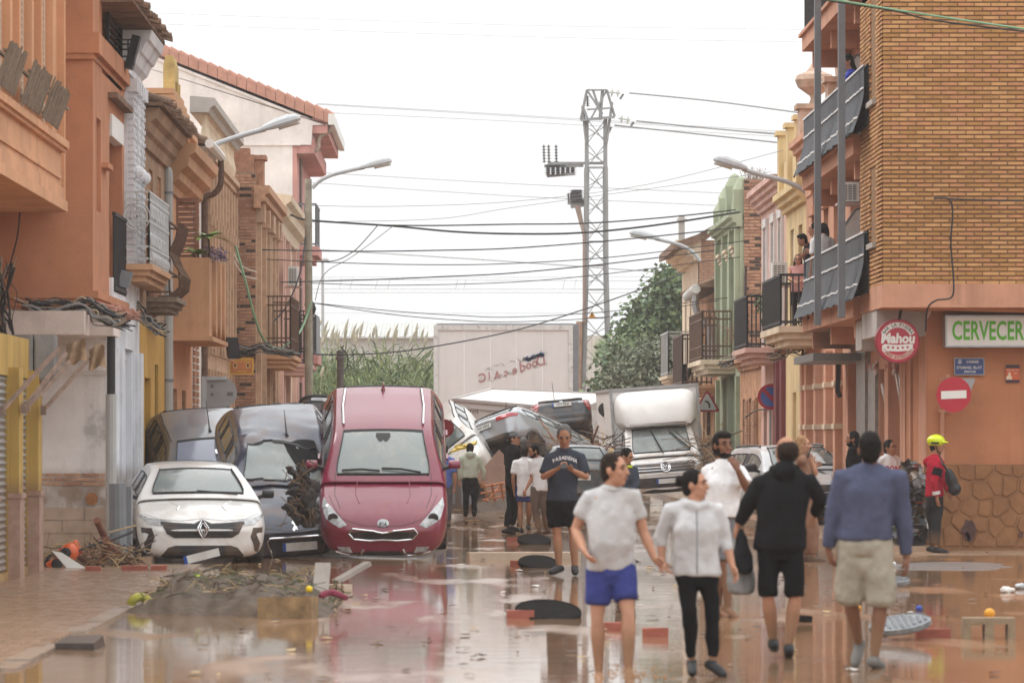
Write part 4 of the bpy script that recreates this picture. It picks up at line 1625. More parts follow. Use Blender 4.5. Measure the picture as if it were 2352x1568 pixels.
class Car:
 def __init__(s,name,label,cat,group,p,body,glass=None,deform=None,seals=True):
  'p: L W H zb zbelt hood=(x,z) cowl=(x,z) rf=(x,z) rr=(x,z) tail=(x,z) nose tailend wheels=(xf, xr) pillars'
  s.root=thing(name,label,cat,(0,0,0),group)
  s.p=p
  w=p['W']/2
  L,zb,zbelt=p['L'],p.get('zb',.2),p['zbelt']
  hx,hz=p['hood']
  cx,cz=p['cowl']
  fx,fz=p['rf']
  rx,rz=p['rr']
  tx,tz=p['tail']
  wt=w*p.get('top',.72)
  S=[]  # (x, section, mode of strip that follows, bow)
  nz=p.get('nose',.62)
  def flat(x,ww,zs,zt=None,b=zb,bow=0):
   S.append([x,sect(w*ww,b,zs,'flat',zt=zt if zt else zs+.045),bow])
  fz0=hz-p.get('drop',.10)
  flat(0.0,.60,nz,nz+.03,zb+.10,.06)
  flat(-.035,.80,nz+.02,nz+.06,zb+.05,.06)
  flat(-.14,.915,fz0-.02,fz0+.02,zb+.01,.06)
  flat(-.30,.965,(fz0+hz)/2,(fz0+hz)/2+.04,zb,.05)
  wf,wr=p['wheels']
  for dx in(.40,.30,0,-.30,-.40):
   x=-wf+dx
   t=min(1,max(0,(-x-.3)/(-cx-.3)))
   zs=hz+(cz-hz)*t**.9-.03
   flat(x,.99 if abs(dx)>.35 else 1.0,zs,zs+.055,zb,.03)
   s.arch(S[-1],dx,w)
  flat(cx+.12,1,cz-.03,cz+.02,zb,.1)
  S.append([cx,sect(w,zb,max(cz,zbelt-.06),'base',zt=cz+.07),.12])
  i_cowl=len(S)-1
  def cab(x,k=1.0,ze=None,zt=None,zs=None):
   t=(x-fx)/(rx-fx)
   z=(fz+(rz-fz)*t+p.get('crown',.035)*4*t*(1-t))if 0<=t<=1 else fz
   ze=ze or z-.05
   S.append([x,sect(w,zb,zs or zbelt+.03*t,'cab',wt*k,zt or z,ze),.03])
  n_scr=2
  S.append([(cx+fx)/2,sect(w,zb,zbelt,'cab',(wt+.9*w)/2+.02,(cz+.07+fz)/2+.045,(cz+fz)/2+.02),.09])
  cab(fx,1,fz-.045,fz)
  marks={}
  for q in p['pillars']:
   cab(q+.045)
   cab(q-.045)
   marks[len(S)-2]='pillar'
  cab(rx)
  i_rr=len(S)-1
  if abs(rx-tx)>.35:
   S.append([(rx+tx)/2,sect(w,zb,(zbelt+.03+tz)/2,'cab',wt*.5+.46*w,(rz+tz)/2+.05,(rz+tz)/2+.02),-.05])
  S.append([tx,sect(w*.99,zb,tz-.02,'base',zt=tz+.05),-.05])
  i_tail=len(S)-1
  if p.get('boot'):
   bx,bz=p['boot']
   flat((tx+bx)/2,.985,(tz+bz)/2,None,zb,-.03)
   flat(bx,.95,bz,None,zb,-.05)
  flat(-L+.16,.95,p.get('tailz',tz-.12),None,zb+.02,-.05)
  flat(-L+.03,.84,p.get('tailz',tz-.12)-.1,None,zb+.06,-.05)
  flat(-L,.66,p.get('tailz',tz-.12)-.16,None,zb+.12,-.05)
  # rear wheel arches: extra stations
  for dx in(.40,.30,0,-.30,-.40):
   x=-wr+dx
   for k in range(len(S)-1):
    if S[k][0]>x>S[k+1][0]:
     t=(S[k][0]-x)/(S[k][0]-S[k+1][0])
     if min(t,1-t)*(S[k][0]-S[k+1][0])<.07:
      kk=k if t<.5 else k+1
      s.arch(S[kk],dx,w)
      break
     new=[x,[(a[0]+(b[0]-a[0])*t,a[1]+(b[1]-a[1])*t)for a,b in zip(S[k][1],S[k+1][1])],S[k][2]+(S[k+1][2]-S[k][2])*t]
     S.insert(k+1,new)
     s.arch(S[k+1],dx,w)
     if i_rr>k:
      i_rr+=1
     if i_tail>k:
      i_tail+=1
     marks={(m+1 if m>k else m):v for m,v in marks.items()}
     break
  nj=10
  vs,fs,ms=[],[],[]
  for x,sec,bow in S:
   row=[]
   for y,z in sec:
    yy=y/w
    row.append(V((x+bow*(1-yy*yy)-bow*.5,y,z)))
   full=row+[V((p_.x,-p_.y,p_.z))for p_ in reversed(row[1:-1])]
   vs+=full
  n=2*nj-2
  for k in range(len(S)-1):
   for j in range(n):
    fs.append((k*n+j,k*n+(j+1)%n,(k+1)*n+(j+1)%n,(k+1)*n+j))
    jj=j if j<nj-1 else n-1-j
    m=0
    if jj==0:
     m=2
    if i_cowl<=k<i_cowl+2 and jj==8:
     m=1
    elif jj==8 and i_rr<=k<i_tail:
     m=1
    elif jj==5 and i_cowl+1<=k<(i_rr if not p.get('quarter')else i_rr+1):
     m=1 if k not in marks else 2
     if k==i_cowl:
      m=2
    fs_m=m
    ms.append(fs_m)
  for k,rev in((0,True),(len(S)-1,False)):
   o=k*n
   for j in range(nj-1):
    a,b=j,j+1
    ra,rb=(n-a)%n,(n-b)%n
    q=[o+a,o+b,o+rb,o+ra]
    q=list(dict.fromkeys(q))
    fs.append(tuple(q if not rev else reversed(q)))
    ms.append(0)
  me=bpy.data.meshes.new('cage')
  me.from_pydata(vs,[],fs)
  me.polygons.foreach_set('material_index',ms)
  for _ in range(3):
   me.materials.append(body)
  bm=bmesh.new()
  bm.from_mesh(me)
  bmesh.ops.recalc_face_normals(bm,faces=bm.faces)
  bm.to_mesh(me)
  bm.free()
  o=bpy.data.objects.new('cage',me)
  COL.objects.link(o)
  md=o.modifiers.new('s','SUBSURF')
  md.levels=md.render_levels=2
  bpy.context.view_layer.update()
  ev=bpy.data.meshes.new_from_object(o.evaluated_get(bpy.context.evaluated_depsgraph_get()))
  bpy.data.objects.remove(o)
  bpy.data.meshes.remove(me)
  vv=[v.co.copy()for v in ev.vertices]
  if deform:
   vv=[deform(q)for q in vv]
  polys=[tuple(q.vertices)for q in ev.polygons]
  mm=[q.material_index for q in ev.polygons]
  bpy.data.meshes.remove(ev)
  s.bvh=BVHTree.FromPolygons(vv,polys)
  # split: body, trim, panes
  def sub(sel,name,m,parent,smooth=True,inset=0):
   ids=sorted({i for k in sel for i in polys[k]})
   mp={i:j for j,i in enumerate(ids)}
   mb=MB()
   mb.v=[vv[i].copy()for i in ids]
   mb.f=[tuple(mp[i]for i in polys[k])for k in sel]
   mb.m=[0]*len(sel)
   return mb.build(name,m,parent,smooth=smooth,local=True,recalc=False)
  s.body=sub([k for k in range(len(polys))if mm[k]==0],'body',body,s.root)
  sub([k for k in range(len(polys))if mm[k]==2],'pillar_trim',TRIM,s.root)
  gl=[k for k in range(len(polys))if mm[k]==1]
  v2f={}
  for k in gl:
   for i in polys[k]:
    v2f.setdefault(i,[]).append(k)
  seen=set()
  s.panes=[]
  for k in gl:
   if k in seen:
    continue
   comp,st=[],[k]
   seen.add(k)
   while st:
    c=st.pop()
    comp.append(c)
    for i in polys[c]:
     for q in v2f[i]:
      if q not in seen:
       seen.add(q)
       st.append(q)
   cen=sum((vv[i]for c in comp for i in polys[c]),V((0,0,0)))/sum(len(polys[c])for c in comp)
   side=abs(cen.y)>.3*w
   nm='side_window' if side else('windscreen' if cen.x>(fx+rx)/2 else 'rear_window')
   o=sub(comp,nm,GLASSC if side or nm=='rear_window' else(glass or GLASSC),s.root)
   s.panes.append((nm,o))
   if seals:
    ec={}
    for c in comp:
     q=polys[c]
     for i in range(len(q)):
      e=tuple(sorted((q[i],q[(i+1)%len(q)])))
      ec[e]=ec.get(e,0)+1
    mb=MB()
    for(a,b),cnt in ec.items():
     if cnt==1 and(vv[a]-vv[b]).length>1e-4:
      mb.bar(vv[a],vv[b],.06 if not side else .03,.012,up=(0,0,1)if side else(0,1,0))
    mb.build('window_seal',SEAL,o,local=True)
    # wheels
  rw=p.get('rw',.32)
  for x in(-wf,-wr):
   for sy in(1,-1):
    s.wheel(x,sy*(w-.12),rw,sy)
    # arch liners
  mb=MB()
  for x in(-wf,-wr):
   mb.box(x-.36,x+.36,-w+.02,w-.02,zb+.02,.62)
  mb.build('underbody',TRIM,s.root,local=True)
 def arch(s,st,dx,w):
  h={0:.68,.3:.56}.get(round(abs(dx),2))
  if not h:
   return
  sec=st[1]
  if sec[2][1]<h:
   sec[1]=(.70*w,min(h-.1,.3+sec[1][1]*0))
   sec[2]=(.985*w,h)
   sec[3]=(1.005*w,h+.05)
   if sec[4][1]<h+.1:
    sec[4]=(sec[4][0],h+.1)
 def wheel(s,x,y,r,sy):
  M=Matrix.Translation((x,y,r))@Matrix.Rotation(R(-90*sy),4,'X')
  mb=MB()
  mb.lathe([(r*.62,-.1),(r*.93,-.1),(r,-.06),(r,.06),(r*.93,.1),(r*.62,.1)],28,M)
  wh=mb.build('wheel',RUBBER,s.root,smooth=False,local=True)
  mb=MB()
  mb.lathe([(0,.02),(r*.16,.02),(r*.16,.05),(0,.055)],12,M)
  mb.lathe([(r*.56,.02),(r*.64,.03),(r*.64,.085),(r*.58,.085)],28,M)
  for k in range(7):
   a=k*2*math.pi/7
   mb.bar(M@V((r*.1*math.cos(a),r*.1*math.sin(a),.045)),M@V((r*.6*math.cos(a),r*.6*math.sin(a),.065)),.05,.03,up=M.to_3x3()@V((0,0,1)))
  mb.build('rim',RIMM,wh,local=True)
 def hit(s,a,b,axis):
  'surface point met along an axis; a, b are the other two coordinates'
  if axis=='front':
   o,d=V((3,a,b)),V((-1,0,0))
  elif axis=='rear':
   o,d=V((-s.p['L']-3,a,b)),V((1,0,0))
  elif axis=='top':
   o,d=V((a,b,4)),V((0,0,-1))
  elif axis=='left':
   o,d=V((a,4,b)),V((0,-1,0))
  else:
   o,d=V((a,-4,b)),V((0,1,0))
  loc,nor,_,_=s.bvh.ray_cast(o,d)
  if loc is None:
   loc,nor,_,_=s.bvh.find_nearest(o+d*(3 if axis in('front','rear')else 3.2))
  if nor.dot(d)>0:
   nor=-nor
  return loc,nor,d
 def patch(s,poly,axis,off=.006,step=.05,thick=.02):
  'patch of the outline poly laid on the surface, proud by off'
  x0,x1=min(q[0]for q in poly),max(q[0]for q in poly)
  y0,y1=min(q[1]for q in poly),max(q[1]for q in poly)
  pts=[]
  n=len(poly)
  for i in range(n):
   a,b=V(poly[i]),V(poly[(i+1)%n])
   k=max(1,int((b-a).length/step))
   pts+=[a.lerp(b,t/k)for t in range(k)]
  nb=len(pts)
  def inside(q):
   c=False
   for i in range(nb):
    a,b=pts[i],pts[i-1]
    if(a[1]>q[1])!=(b[1]>q[1])and q[0]<(b[0]-a[0])*(q[1]-a[1])/(b[1]-a[1])+a[0]:
     c=not c
   return c
  nx,ny=int((x1-x0)/step),int((y1-y0)/step)
  ins=[]
  for i in range(1,nx+1):
   for j in range(1,ny+1):
    q=V((x0+(x1-x0)*i/(nx+1),y0+(y1-y0)*j/(ny+1)))
    if inside(q)and min((q-b).length for b in pts)>step*.35:
     ins.append(q)
  r=delaunay_2d_cdt(pts+ins,[(i,(i+1)%nb)for i in range(nb)],[],1,1e-5)
  top,low=[],[]
  for q in r[0]:
   l,nn,d=s.hit(q[0],q[1],axis)
   top.append(l+nn*off)
   low.append(l+d*thick)
  m=len(top)
  ec={}
  for f in r[2]:
   for i in range(len(f)):
    e=(f[i],f[(i+1)%len(f)])
    k=tuple(sorted(e))
    ec[k]=None if k in ec else e
  fs=[tuple(f)for f in r[2]]+[(e[0],e[1],e[1]+m,e[0]+m)for e in ec.values()if e]
  return top+low,fs
 def add(s,name,poly,axis,m,off=.006,mirror=False,step=.05,parent=None,smooth=True,label=None):
  out=[]
  for sg in((1,-1)if mirror else(1,)):
   q=[(a*sg,b)for a,b in poly]
   v,f=s.patch(q,axis,off,step)
   mb=MB()
   mb.add(v,f)
   out.append(mb.build(name,m,parent or s.root,smooth=False,local=True,label=label))
  return out if mirror else out[0]
 def line(s,name,pts,axis,m,r=.006,off=0.0,closed=False,parent=None,mirror=False):
  out=[]
  for sg in((1,-1)if mirror else(1,)):
   q=[(a*sg,b)if axis in('front','rear')else((a,b*sg)if axis=='top' else(a,b))for a,b in pts]
   if closed:
    q=q+[q[0]]
   path=[]
   for i in range(len(q)-1):
    a,b=V(q[i]),V(q[i+1])
    k=max(1,int((b-a).length/.05))
    path+=[a.lerp(b,t/k)for t in range(k)]
   path.append(V(q[-1]))
   w=[]
   for c in path:
    l,nn,d=s.hit(c[0],c[1],axis)
    w.append(l+nn*off)
   mb=MB()
   mb.tube(w,r,6)
   out.append(mb.build(name,m,parent or s.root,local=True))
  return out
 def seam(s,pts,axis,mirror=False):
  return s.line('panel_gap',pts,axis,SEAL,.0045,-.001,mirror=mirror)
 def text(s,body,a,b,axis,size,m,off=.012,sx=1,parent=None,name='lettering',bold=.0,rot=0):
  mb=MB()
  text_mb(mb,body,Matrix(),size,.0,sx,bold=bold)
  out=[]
  fl=-1 if axis=='rear' else 1
  for q in mb.v:
   x,y=q.x*math.cos(rot)-q.y*math.sin(rot),q.x*math.sin(rot)+q.y*math.cos(rot)
   l,nn,d=s.hit(a+fl*x,b+y,axis)
   out.append(l-d*off)
  mb.v=out
  return mb.build(name,m,parent or s.root,local=True,recalc=False)
 def plate(s,a,b,axis,body,w=.52,h=.11,tilt=0.0,off=.03):
  l,nn,d=s.hit(a,b,axis)
  up=V((0,0,1))+d*.12
  right=V((0,1,0))if axis=='front' else V((0,-1,0))
  right=Matrix.Rotation(tilt,3,d)@right
  up=Matrix.Rotation(tilt,3,d)@up
  M=facing(l-d*off,right,up)
  mb=MB()
  mb.prism([(-w/2,-h/2),(w/2,-h/2),(w/2,h/2),(-w/2,h/2)],.01,M)
  pl=mb.build('number_plate',PLATE,s.root,local=True)
  mb=MB()
  mb.prism([(-w/2,-h/2),(-w/2+.045,-h/2),(-w/2+.045,h/2),(-w/2,h/2)],.003,M@Matrix.Translation((0,0,.01)))
  mb.build('plate_band',EUBLUE,pl,local=True)
  if body:
   mb=MB()
   text_mb(mb,body,M@Matrix.Translation((.02,0,.011)),.098,.003,.95,bold=.002)
   mb.build('lettering',INK,pl,local=True)
  return pl
 def mirrors(s,x,z,m,size=1.0,sides=(1,-1)):
  w=s.p['W']/2
  for sy in sides:
   mb=MB()
   mb.rings([[V((x+.1*q[0]*size,sy*(w+.02+t*.2*size),z+.1*size+q[1]*.075*size*(1 if 0<t<1 else .8)))for q in[(math.cos(a*.785)*(.9 if t in(0,1)else 1),math.sin(a*.785))for a in range(8)]]for t in(0,.15,.5,.85,1)])
   o=mb.build('wing_mirror',m,s.root,local=True,smooth=True)
   mb=MB()
   mb.bar((x+.02,sy*(w-.08),z+.02),(x,sy*(w+.08),z+.07),.06,.05)
   mb.build('mirror_foot',TRIM,o,local=True)
 def place(s,u,v,d,yaw=0,pitch=0,roll=0,at=(0,0,0)):
  'local point at lands on picture position (u, v) at distance d; yaw 0 looks at the camera'
  rot=Matrix.Rotation(R(-90+yaw),4,'Z')@Matrix.Rotation(R(pitch),4,'Y')@Matrix.Rotation(R(roll),4,'X')
  loc=P(u,v,d)-rot.to_3x3()@V(at)
  s.root.rotation_euler=rot.to_euler()
  s.root.location=loc
  return s
CARS='cars piled up and parked by the flood'
# ---- maroon crossover, tail lifted high on the heap
MAROON=paint('maroon_paint',(.20,.012,.042),mud=.12)
kp=dict(L=4.36,W=1.88,H=1.55,zb=.2,zbelt=.98,hood=(-.35,.84),cowl=(-1.05,.97),rf=(-1.92,1.47),rr=(-3.75,1.46),tail=(-4.15,1.06),nose=.60,
 wheels=(.88,3.58),pillars=(-2.45,-3.35),top=.785,drop=.08)
c=Car('crossover_car','maroon crossover car with its tail lifted high, nose in the water','car',CARS,kp,MAROON,GLASSK)
c.add('headlight',[(.52,.70),(.62,.66),(.82,.74),(.88,.83),(.86,.88),(.74,.84),(.60,.76)],'front',LAMPG,.008,True)
for sg in(1,-1):
 l,n,d=c.hit(sg*.72,.76,'front')
 mb=MB()
 M=facing(l+n*.012,(0,1,0),(0,0,1))
 mb.lathe([(.0,0),(.075,0),(.075,.012),(.05,.016),(0,.006)],16,M)
 mb.build('headlight_lens',LAMPD,c.root,local=True)
gr=[(-.50,.60),(-.44,.66),(-.14,.64),(0,.615),(.14,.64),(.44,.66),(.50,.60),(.42,.51),(.2,.49),(0,.505),(-.2,.49),(-.42,.51)]
g=c.add('grille',gr,'front',TRIM,.006)
c.line('grille_surround',gr,'front',CHROME,.014,.008,closed=True)
c.add('badge',[(.085*math.cos(a*.4488),.725+.042*math.sin(a*.4488))for a in range(14)],'front',GALV,.012,step=.03)
c.text('KIA',0,.725,'front',.066,INK,.035,1.1,bold=.001)
c.add('lower_grille',[(-.30,.20),(-.24,.33),(.24,.33),(.30,.20)],'front',TRIM,.006)
for sg in(1,-1):
 c.add('fog_light',[(sg*.44,.30),(sg*.62,.31),(sg*.66,.38),(sg*.48,.385)],'front',LAMPG,.01)
 c.line('bumper_strip',[(sg*.68,.30),(sg*.48,.235),(sg*.34,.25),(sg*.28,.36)],'front',CHROME,.02,.006)
c.seam([(-.78,.90),(-.60,.77),(-.3,.70),(0,.685),(.3,.70),(.60,.77),(.78,.90)],'front')
c.seam([(-1.15,.70),(-.7,.70),(-.35,.62)],'top',True)
for sg in(1,-1):
 c.line('bonnet_crease',[(-1.0,sg*.38),(-.7,sg*.40),(-.45,sg*.34)],'top',MAROON,.012,-.004)
 c.seam([(-1.5,.35),(-1.42,.6),(-1.3,.98)],'left' if sg>0 else 'right')
 c.seam([(-2.45,.3),(-2.45,.98)],'left' if sg>0 else 'right')
 for x in(-2.25,-3.2):
  l,n,d=c.hit(x,.88,'left' if sg>0 else 'right')
  mb=MB()
  mb.cbox(l+n*.03,.2,.03,.035)
  mb.build('door_handle',MAROON,c.root,local=True)
 c.line('roof_rail',[(-2.1,sg*.585),(-2.8,sg*.60),(-3.55,sg*.57)],'top',CHROME,.022,.025)
 mb=MB()
 for k in range(5):
  pass
l,n,d=c.hit(-3.5,0,'top')
mb=MB()
mb.rings([[l+V((x,y*s2,z))for x,y in((.09,0),(0,.035),(-.08,0),(0,-.035))]for s2,z in((1,-.01),(.6,.05),(.15,.12))])
mb.build('aerial',MAROON,c.root,local=True)
mb=MB()
for y0,y1 in((.55,-.02),(-.05,-.6)):
 a,b=c.hit(-1.12,y0,'top')[0],c.hit(-1.16,y1,'top')[0]
 mb.tube([a+V((0,0,.03)),(a+b)/2+V((0,0,.05)),b+V((0,0,.03))],.016,6)
 mb.build('wiper',SEAL,c.root,local=True)
 mb=MB()
c.add('sensor_mount',[(-1.86,-.1),(-1.86,.1),(-1.78,.11),(-1.68,.07),(-1.66,.03),(-1.7,0),(-1.66,-.03),(-1.68,-.07),(-1.78,-.11)],'top',SEAL,.003)
c.mirrors(-1.45,1.0,MAROON,.85)
c.place(880,1283,61.5,1,21.5,0,(0,0,.2))
# ---- white small hatchback
WHITEP=paint('white_paint',(.80,.79,.77),mud=.28)
cp=dict(L=4.05,W=1.80,H=1.44,zb=.18,zbelt=.94,hood=(-.32,.80),cowl=(-1.02,.95),rf=(-1.72,1.37),rr=(-3.3,1.38),tail=(-3.9,1.0),nose=.56,
 wheels=(.82,3.4),pillars=(-2.3,),top=.72,drop=.1)
cl=Car('hatchback_car','muddy white hatchback with diamond badge at the left kerb','car',CARS,cp,WHITEP,GLASSK)
c=cl
c.add('headlight',[(.42,.665),(.55,.645),(.72,.66),(.86,.76),(.87,.80),(.72,.745),(.42,.705)],'front',LAMPG,.008,True)
c.add('bumper_wing',[(.70,.62),(.84,.62),(.83,.55),(.74,.54),(.80,.40),(.77,.28),(.72,.30),(.70,.40),(.66,.50)],'front',TRIM,.008,True)
gr=[(-.56,.66),(.56,.66),(.50,.55),(.40,.49),(-.40,.49),(-.50,.55)]
c.add('grille',gr,'front',TRIM,.008)
c.add('grille_bar',[(-.58,.70),(-.12,.675),(0,.73),(.12,.675),(.58,.70),(.58,.66),(.12,.645),(-.12,.645),(-.58,.66)],'front',TRIM,.012)
mb=MB()
for k in range(2):
 a,b=.075-k*.03,.115-k*.045
 c.line('badge',[(-a,.60),(0,.60+b),(a,.60),(0,.60-b)],'front',CHROME,.012,.03,closed=True)
c.add('lower_grille',[(-.58,.235),(-.48,.355),(-.38,.385),(.38,.385),(.48,.355),(.58,.235),(.5,.22),(-.5,.22)],'front',TRIM,.008)
c.plate(-.02,.24,'front','4137 MKZ' if False else '',.5,.11,R(-14),.06)
c.seam([(-.80,.80),(-.6,.735),(-.3,.715),(0,.745),(.3,.715),(.6,.735),(.80,.80)],'front')
for sg in(1,-1):
 sd='left' if sg>0 else 'right'
 c.seam([(-1.35,.3),(-1.3,.6),(-1.18,.92)],sd)
 c.seam([(-2.35,.3),(-2.3,.92)],sd)
c.line('bonnet_crease',[(-.95,-.45),(-.6,-.3),(-.42,-.34)],'top',WHITEP,.02,-.008,mirror=True)
mb=MB()
for y0,y1 in((.55,-.02),(-.05,-.55)):
 a,b=c.hit(-1.03,y0,'top')[0],c.hit(-1.06,y1,'top')[0]
 mb.tube([a+V((0,0,.02)),b+V((0,0,.02))],.012,6)
mb.build('wiper',SEAL,c.root,local=True,kind='stuff')
c.mirrors(-1.3,.93,BLACKP,.8)
c.place(466,1296,59,7,3,0,(0,0,.12))
# ---- navy car crushed against the maroon one
NAVY=paint('navy_paint',(.035,.042,.075),mud=.3)
def crush(q):
 q=q.copy()
 a=math.exp(-((q.x+1.5)/.55)**2-((q.y-.55)/.55)**2)
 if q.z>.7:
  q.z-=.28*a
  q.x-=.1*a
  q.z+=.05*noise.noise(q*4.5)*math.exp(-((q.x+1.6)/.9)**2)
 b=math.exp(-((q.y-.95)/.35)**2)*max(0,min(1,(q.x+1.8)/.8))
 q.y-=.3*b
 q+=V((.012,.018,.015))*noise.noise(q*2.5+V((7,1,2)))
 return q
np_=dict(L=4.2,W=1.76,H=1.5,zb=.2,zbelt=.98,hood=(-.38,.84),cowl=(-1.1,1.0),rf=(-1.85,1.44),rr=(-3.55,1.44),tail=(-4.02,1.04),nose=.60,
 wheels=(.86,3.42),pillars=(-2.4,-3.2),top=.73)
c=Car('crushed_car','dark navy car with caved-in windscreen, jammed against the maroon crossover','car',CARS,np_,NAVY,GLASSK,crush)
c.add('headlight',[(.46,.66),(.62,.62),(.78,.72),(.86,.9),(.80,.95),(.66,.84)],'front',LAMPG,.008,True)
gr=[(-.42,.50),(-.38,.56),(.38,.56),(.42,.50),(.34,.24),(.24,.2),(-.24,.2),(-.34,.24)]
c.add('grille',gr,'front',TRIM,.006)
c.line('grille_surround',gr,'front',CHROME,.016,.008,closed=True)
c.plate(.05,.42,'front','',.5,.12,0,.03)
c.add('badge',[(-.05,.66),(-.02,.64),(.0,.67),(.03,.65),(.02,.70),(.05,.72),(.04,.75),(.0,.74),(-.03,.76),(-.05,.73),(-.01,.71)],'front',CHROME,.012,step=.03)
c.seam([(-.76,.9),(-.5,.70),(0,.64),(.5,.70),(.76,.9)],'front')
for sg in(1,-1):
 sd='left' if sg>0 else 'right'
 c.seam([(-1.45,.3),(-1.3,.95)],sd)
 c.seam([(-2.4,.3),(-2.4,.96)],sd)
 for x in(-2.2,-3.1):
  l,n,d=c.hit(x,.86,sd)
  mb=MB()
  mb.cbox(l+n*.03,.2,.03,.035)
  mb.build('door_handle',CHROME,c.root,local=True)
l,n,d=c.hit(-2.1,.1,'top')
mb=MB()
mb.tube([l,l+V((-.1,0,.05)),l+V((-.35,0,.3))],[.03,.012,.004],6)
mb.build('aerial',SEAL,c.root,local=True)
c.mirrors(-1.4,1.0,BLACKP,1,(-1,))
c.add('smashed_opening',[(.02,1.36),(.5,1.30),(.62,1.0),(.35,.96),(.16,1.12)],'front',mat('hole_black',(.012,.012,.013),.9,.1,3,0),.006)
c.place(682,1285,62.0,8,18.5,4,(0,0,.2))
# torn sheet and tangled stuff in the hole of its windscreen
CLOTHD=mat('wet_dark_cloth',(.03,.026,.024),.7,.4,6,.5,20)
mb=MB()
for i in range(34):
 q=P(692+rnd.uniform(-26,26),1118+rnd.uniform(-44,78),61.0+rnd.uniform(-.35,.35))
 mb.ell(q,rnd.uniform(.04,.10),rnd.uniform(.04,.10),rnd.uniform(.07,.2),9,6,Matrix.Rotation(rnd.uniform(0,3),3,'Y'))
o=fuse(mb,.03,3,.06,7,2).build('cloth_bundle',CLOTHD,None,smooth=True,kind='stuff')
tag(o,'dark bundle of soaked clothes and branches stuffed through the smashed windscreen','debris')
mb=MB()
for i in range(40):
 a=P(690+rnd.uniform(-30,34),1110+rnd.uniform(-60,90),60.1+rnd.uniform(-.3,.2))
 mb.tube([a,a+V((rnd.uniform(-.2,.2),rnd.uniform(-.1,.1),rnd.uniform(-.25,.25)))],rnd.uniform(.004,.012),5)
o=mb.build('branches',mat('wet_branch',(.12,.075,.045),.8,.3,9),None,kind='stuff')
tag(o,'thin broken branches caught between the navy and maroon cars','debris')
# ---- grey car behind the white hatchback
SILV=paint('dark_silver_paint',(.20,.21,.235),mud=.25,metal=.3)
gp=dict(L=4.2,W=1.76,H=1.5,zb=.2,zbelt=1.0,hood=(-.38,.84),cowl=(-1.1,1.0),rf=(-1.95,1.46),rr=(-3.5,1.46),tail=(-4.02,1.06),nose=.60,
 wheels=(.86,3.42),pillars=(-2.5,-3.25),top=.74)
GLASSB=mat('bluish_windscreen',(.23,.255,.33),.12,.08,1.2,0,coat=.5,spec=.6,coords='Object')
c=Car('grey_car','silver grey car propped up behind the white hatchback','car',CARS,gp,SILV,GLASSB)
c.add('headlight',[(.46,.66),(.62,.62),(.78,.72),(.86,.9),(.80,.95),(.66,.84)],'front',LAMPG,.008,True)
c.add('grille',[(-.4,.62),(.4,.62),(.35,.5),(-.35,.5)],'front',TRIM,.006)
for sg in(1,-1):
 c.line('roof_rail',[(-2.0,sg*.6),(-2.8,sg*.62),(-3.5,sg*.6)],'top',SEAL,.012,.004)
 c.seam([(-2.5,.3),(-2.5,.98)],'left' if sg>0 else 'right')
l,n,d=c.hit(-2.2,.05,'top')
mb=MB()
mb.tube([l,l+V((-.1,0,.05)),l+V((-.45,0,.38))],[.03,.012,.004],6)
mb.build('aerial',SEAL,c.root,local=True)
c.mirrors(-1.4,1.0,SILV,1,(-1,))
c.place(522,1268,66.5,11,18,4,(0,0,.2))
# ---- dark saloon on top of the heap, tail to the camera
DGREY=paint('charcoal_paint',(.035,.038,.046),mud=.2,metal=.2)
sp=dict(L=4.65,W=1.78,H=1.46,zb=.22,zbelt=.96,hood=(-.4,.8),cowl=(-1.25,.98),rf=(-2.0,1.42),rr=(-3.2,1.42),tail=(-3.95,1.06),nose=.60,boot=(-4.42,1.06),
 tailz=1.0,wheels=(.9,3.65),pillars=(-2.5,-3.1),top=.7)
c=Car('saloon_car','charcoal saloon stranded on top of the heap, tail towards the camera','car',CARS,sp,DGREY)
L=sp['L']
for sg in(1,-1):
 c.add('tail_light',[(sg*.62,.98),(sg*.84,.96),(sg*.86,.70),(sg*.74,.68),(sg*.66,.8)],'rear',REDL,.012)
 c.add('tail_light_band',[(sg*.67,.91),(sg*.83,.89),(sg*.83,.85),(sg*.68,.87)],'rear',REDW,.018)
 c.add('tail_light_band',[(sg*.69,.82),(sg*.84,.80),(sg*.84,.76),(sg*.70,.78)],'rear',REDW,.018)
c.plate(0,.86,'rear','1577 FKZ',.54,.115,0,.03)
c.add('badge',[(.055*math.cos(a*.5236),.985+.045*math.sin(a*.5236))for a in range(12)],'rear',CHROME,.02,step=.03)
c.text('ED03',-.55,.91,'rear',.06,CHROME,.012)
c.seam([(-.60,1.0),(-.62,.76),(-.55,.66),(.55,.66),(.62,.76),(.60,1.0)],'rear')
c.line('boot_spoiler',[(-4.42,.62),(-4.5,.3),(-4.52,0),(-4.5,-.3),(-4.42,-.62)],'top',DGREY,.03,.02)
c.add('rear_bumper',[(-.8,.54),(.8,.54),(.78,.46),(-.78,.46)],'rear',TRIM,.015)
c.add('diffuser',[(-.7,.36),(.7,.36),(.62,.24),(-.62,.24)],'rear',TRIM,.012)
l,n,d=c.hit(-3.1,0,'top')
mb=MB()
mb.tube([l,l+V((-.05,0,.1)),l+V((-.1,0,.75))],[.02,.012,.006],6)
mb.build('aerial',SEAL,c.root,local=True)
c.place(1296,972,120,183,22,-6,(-L,0,.3))
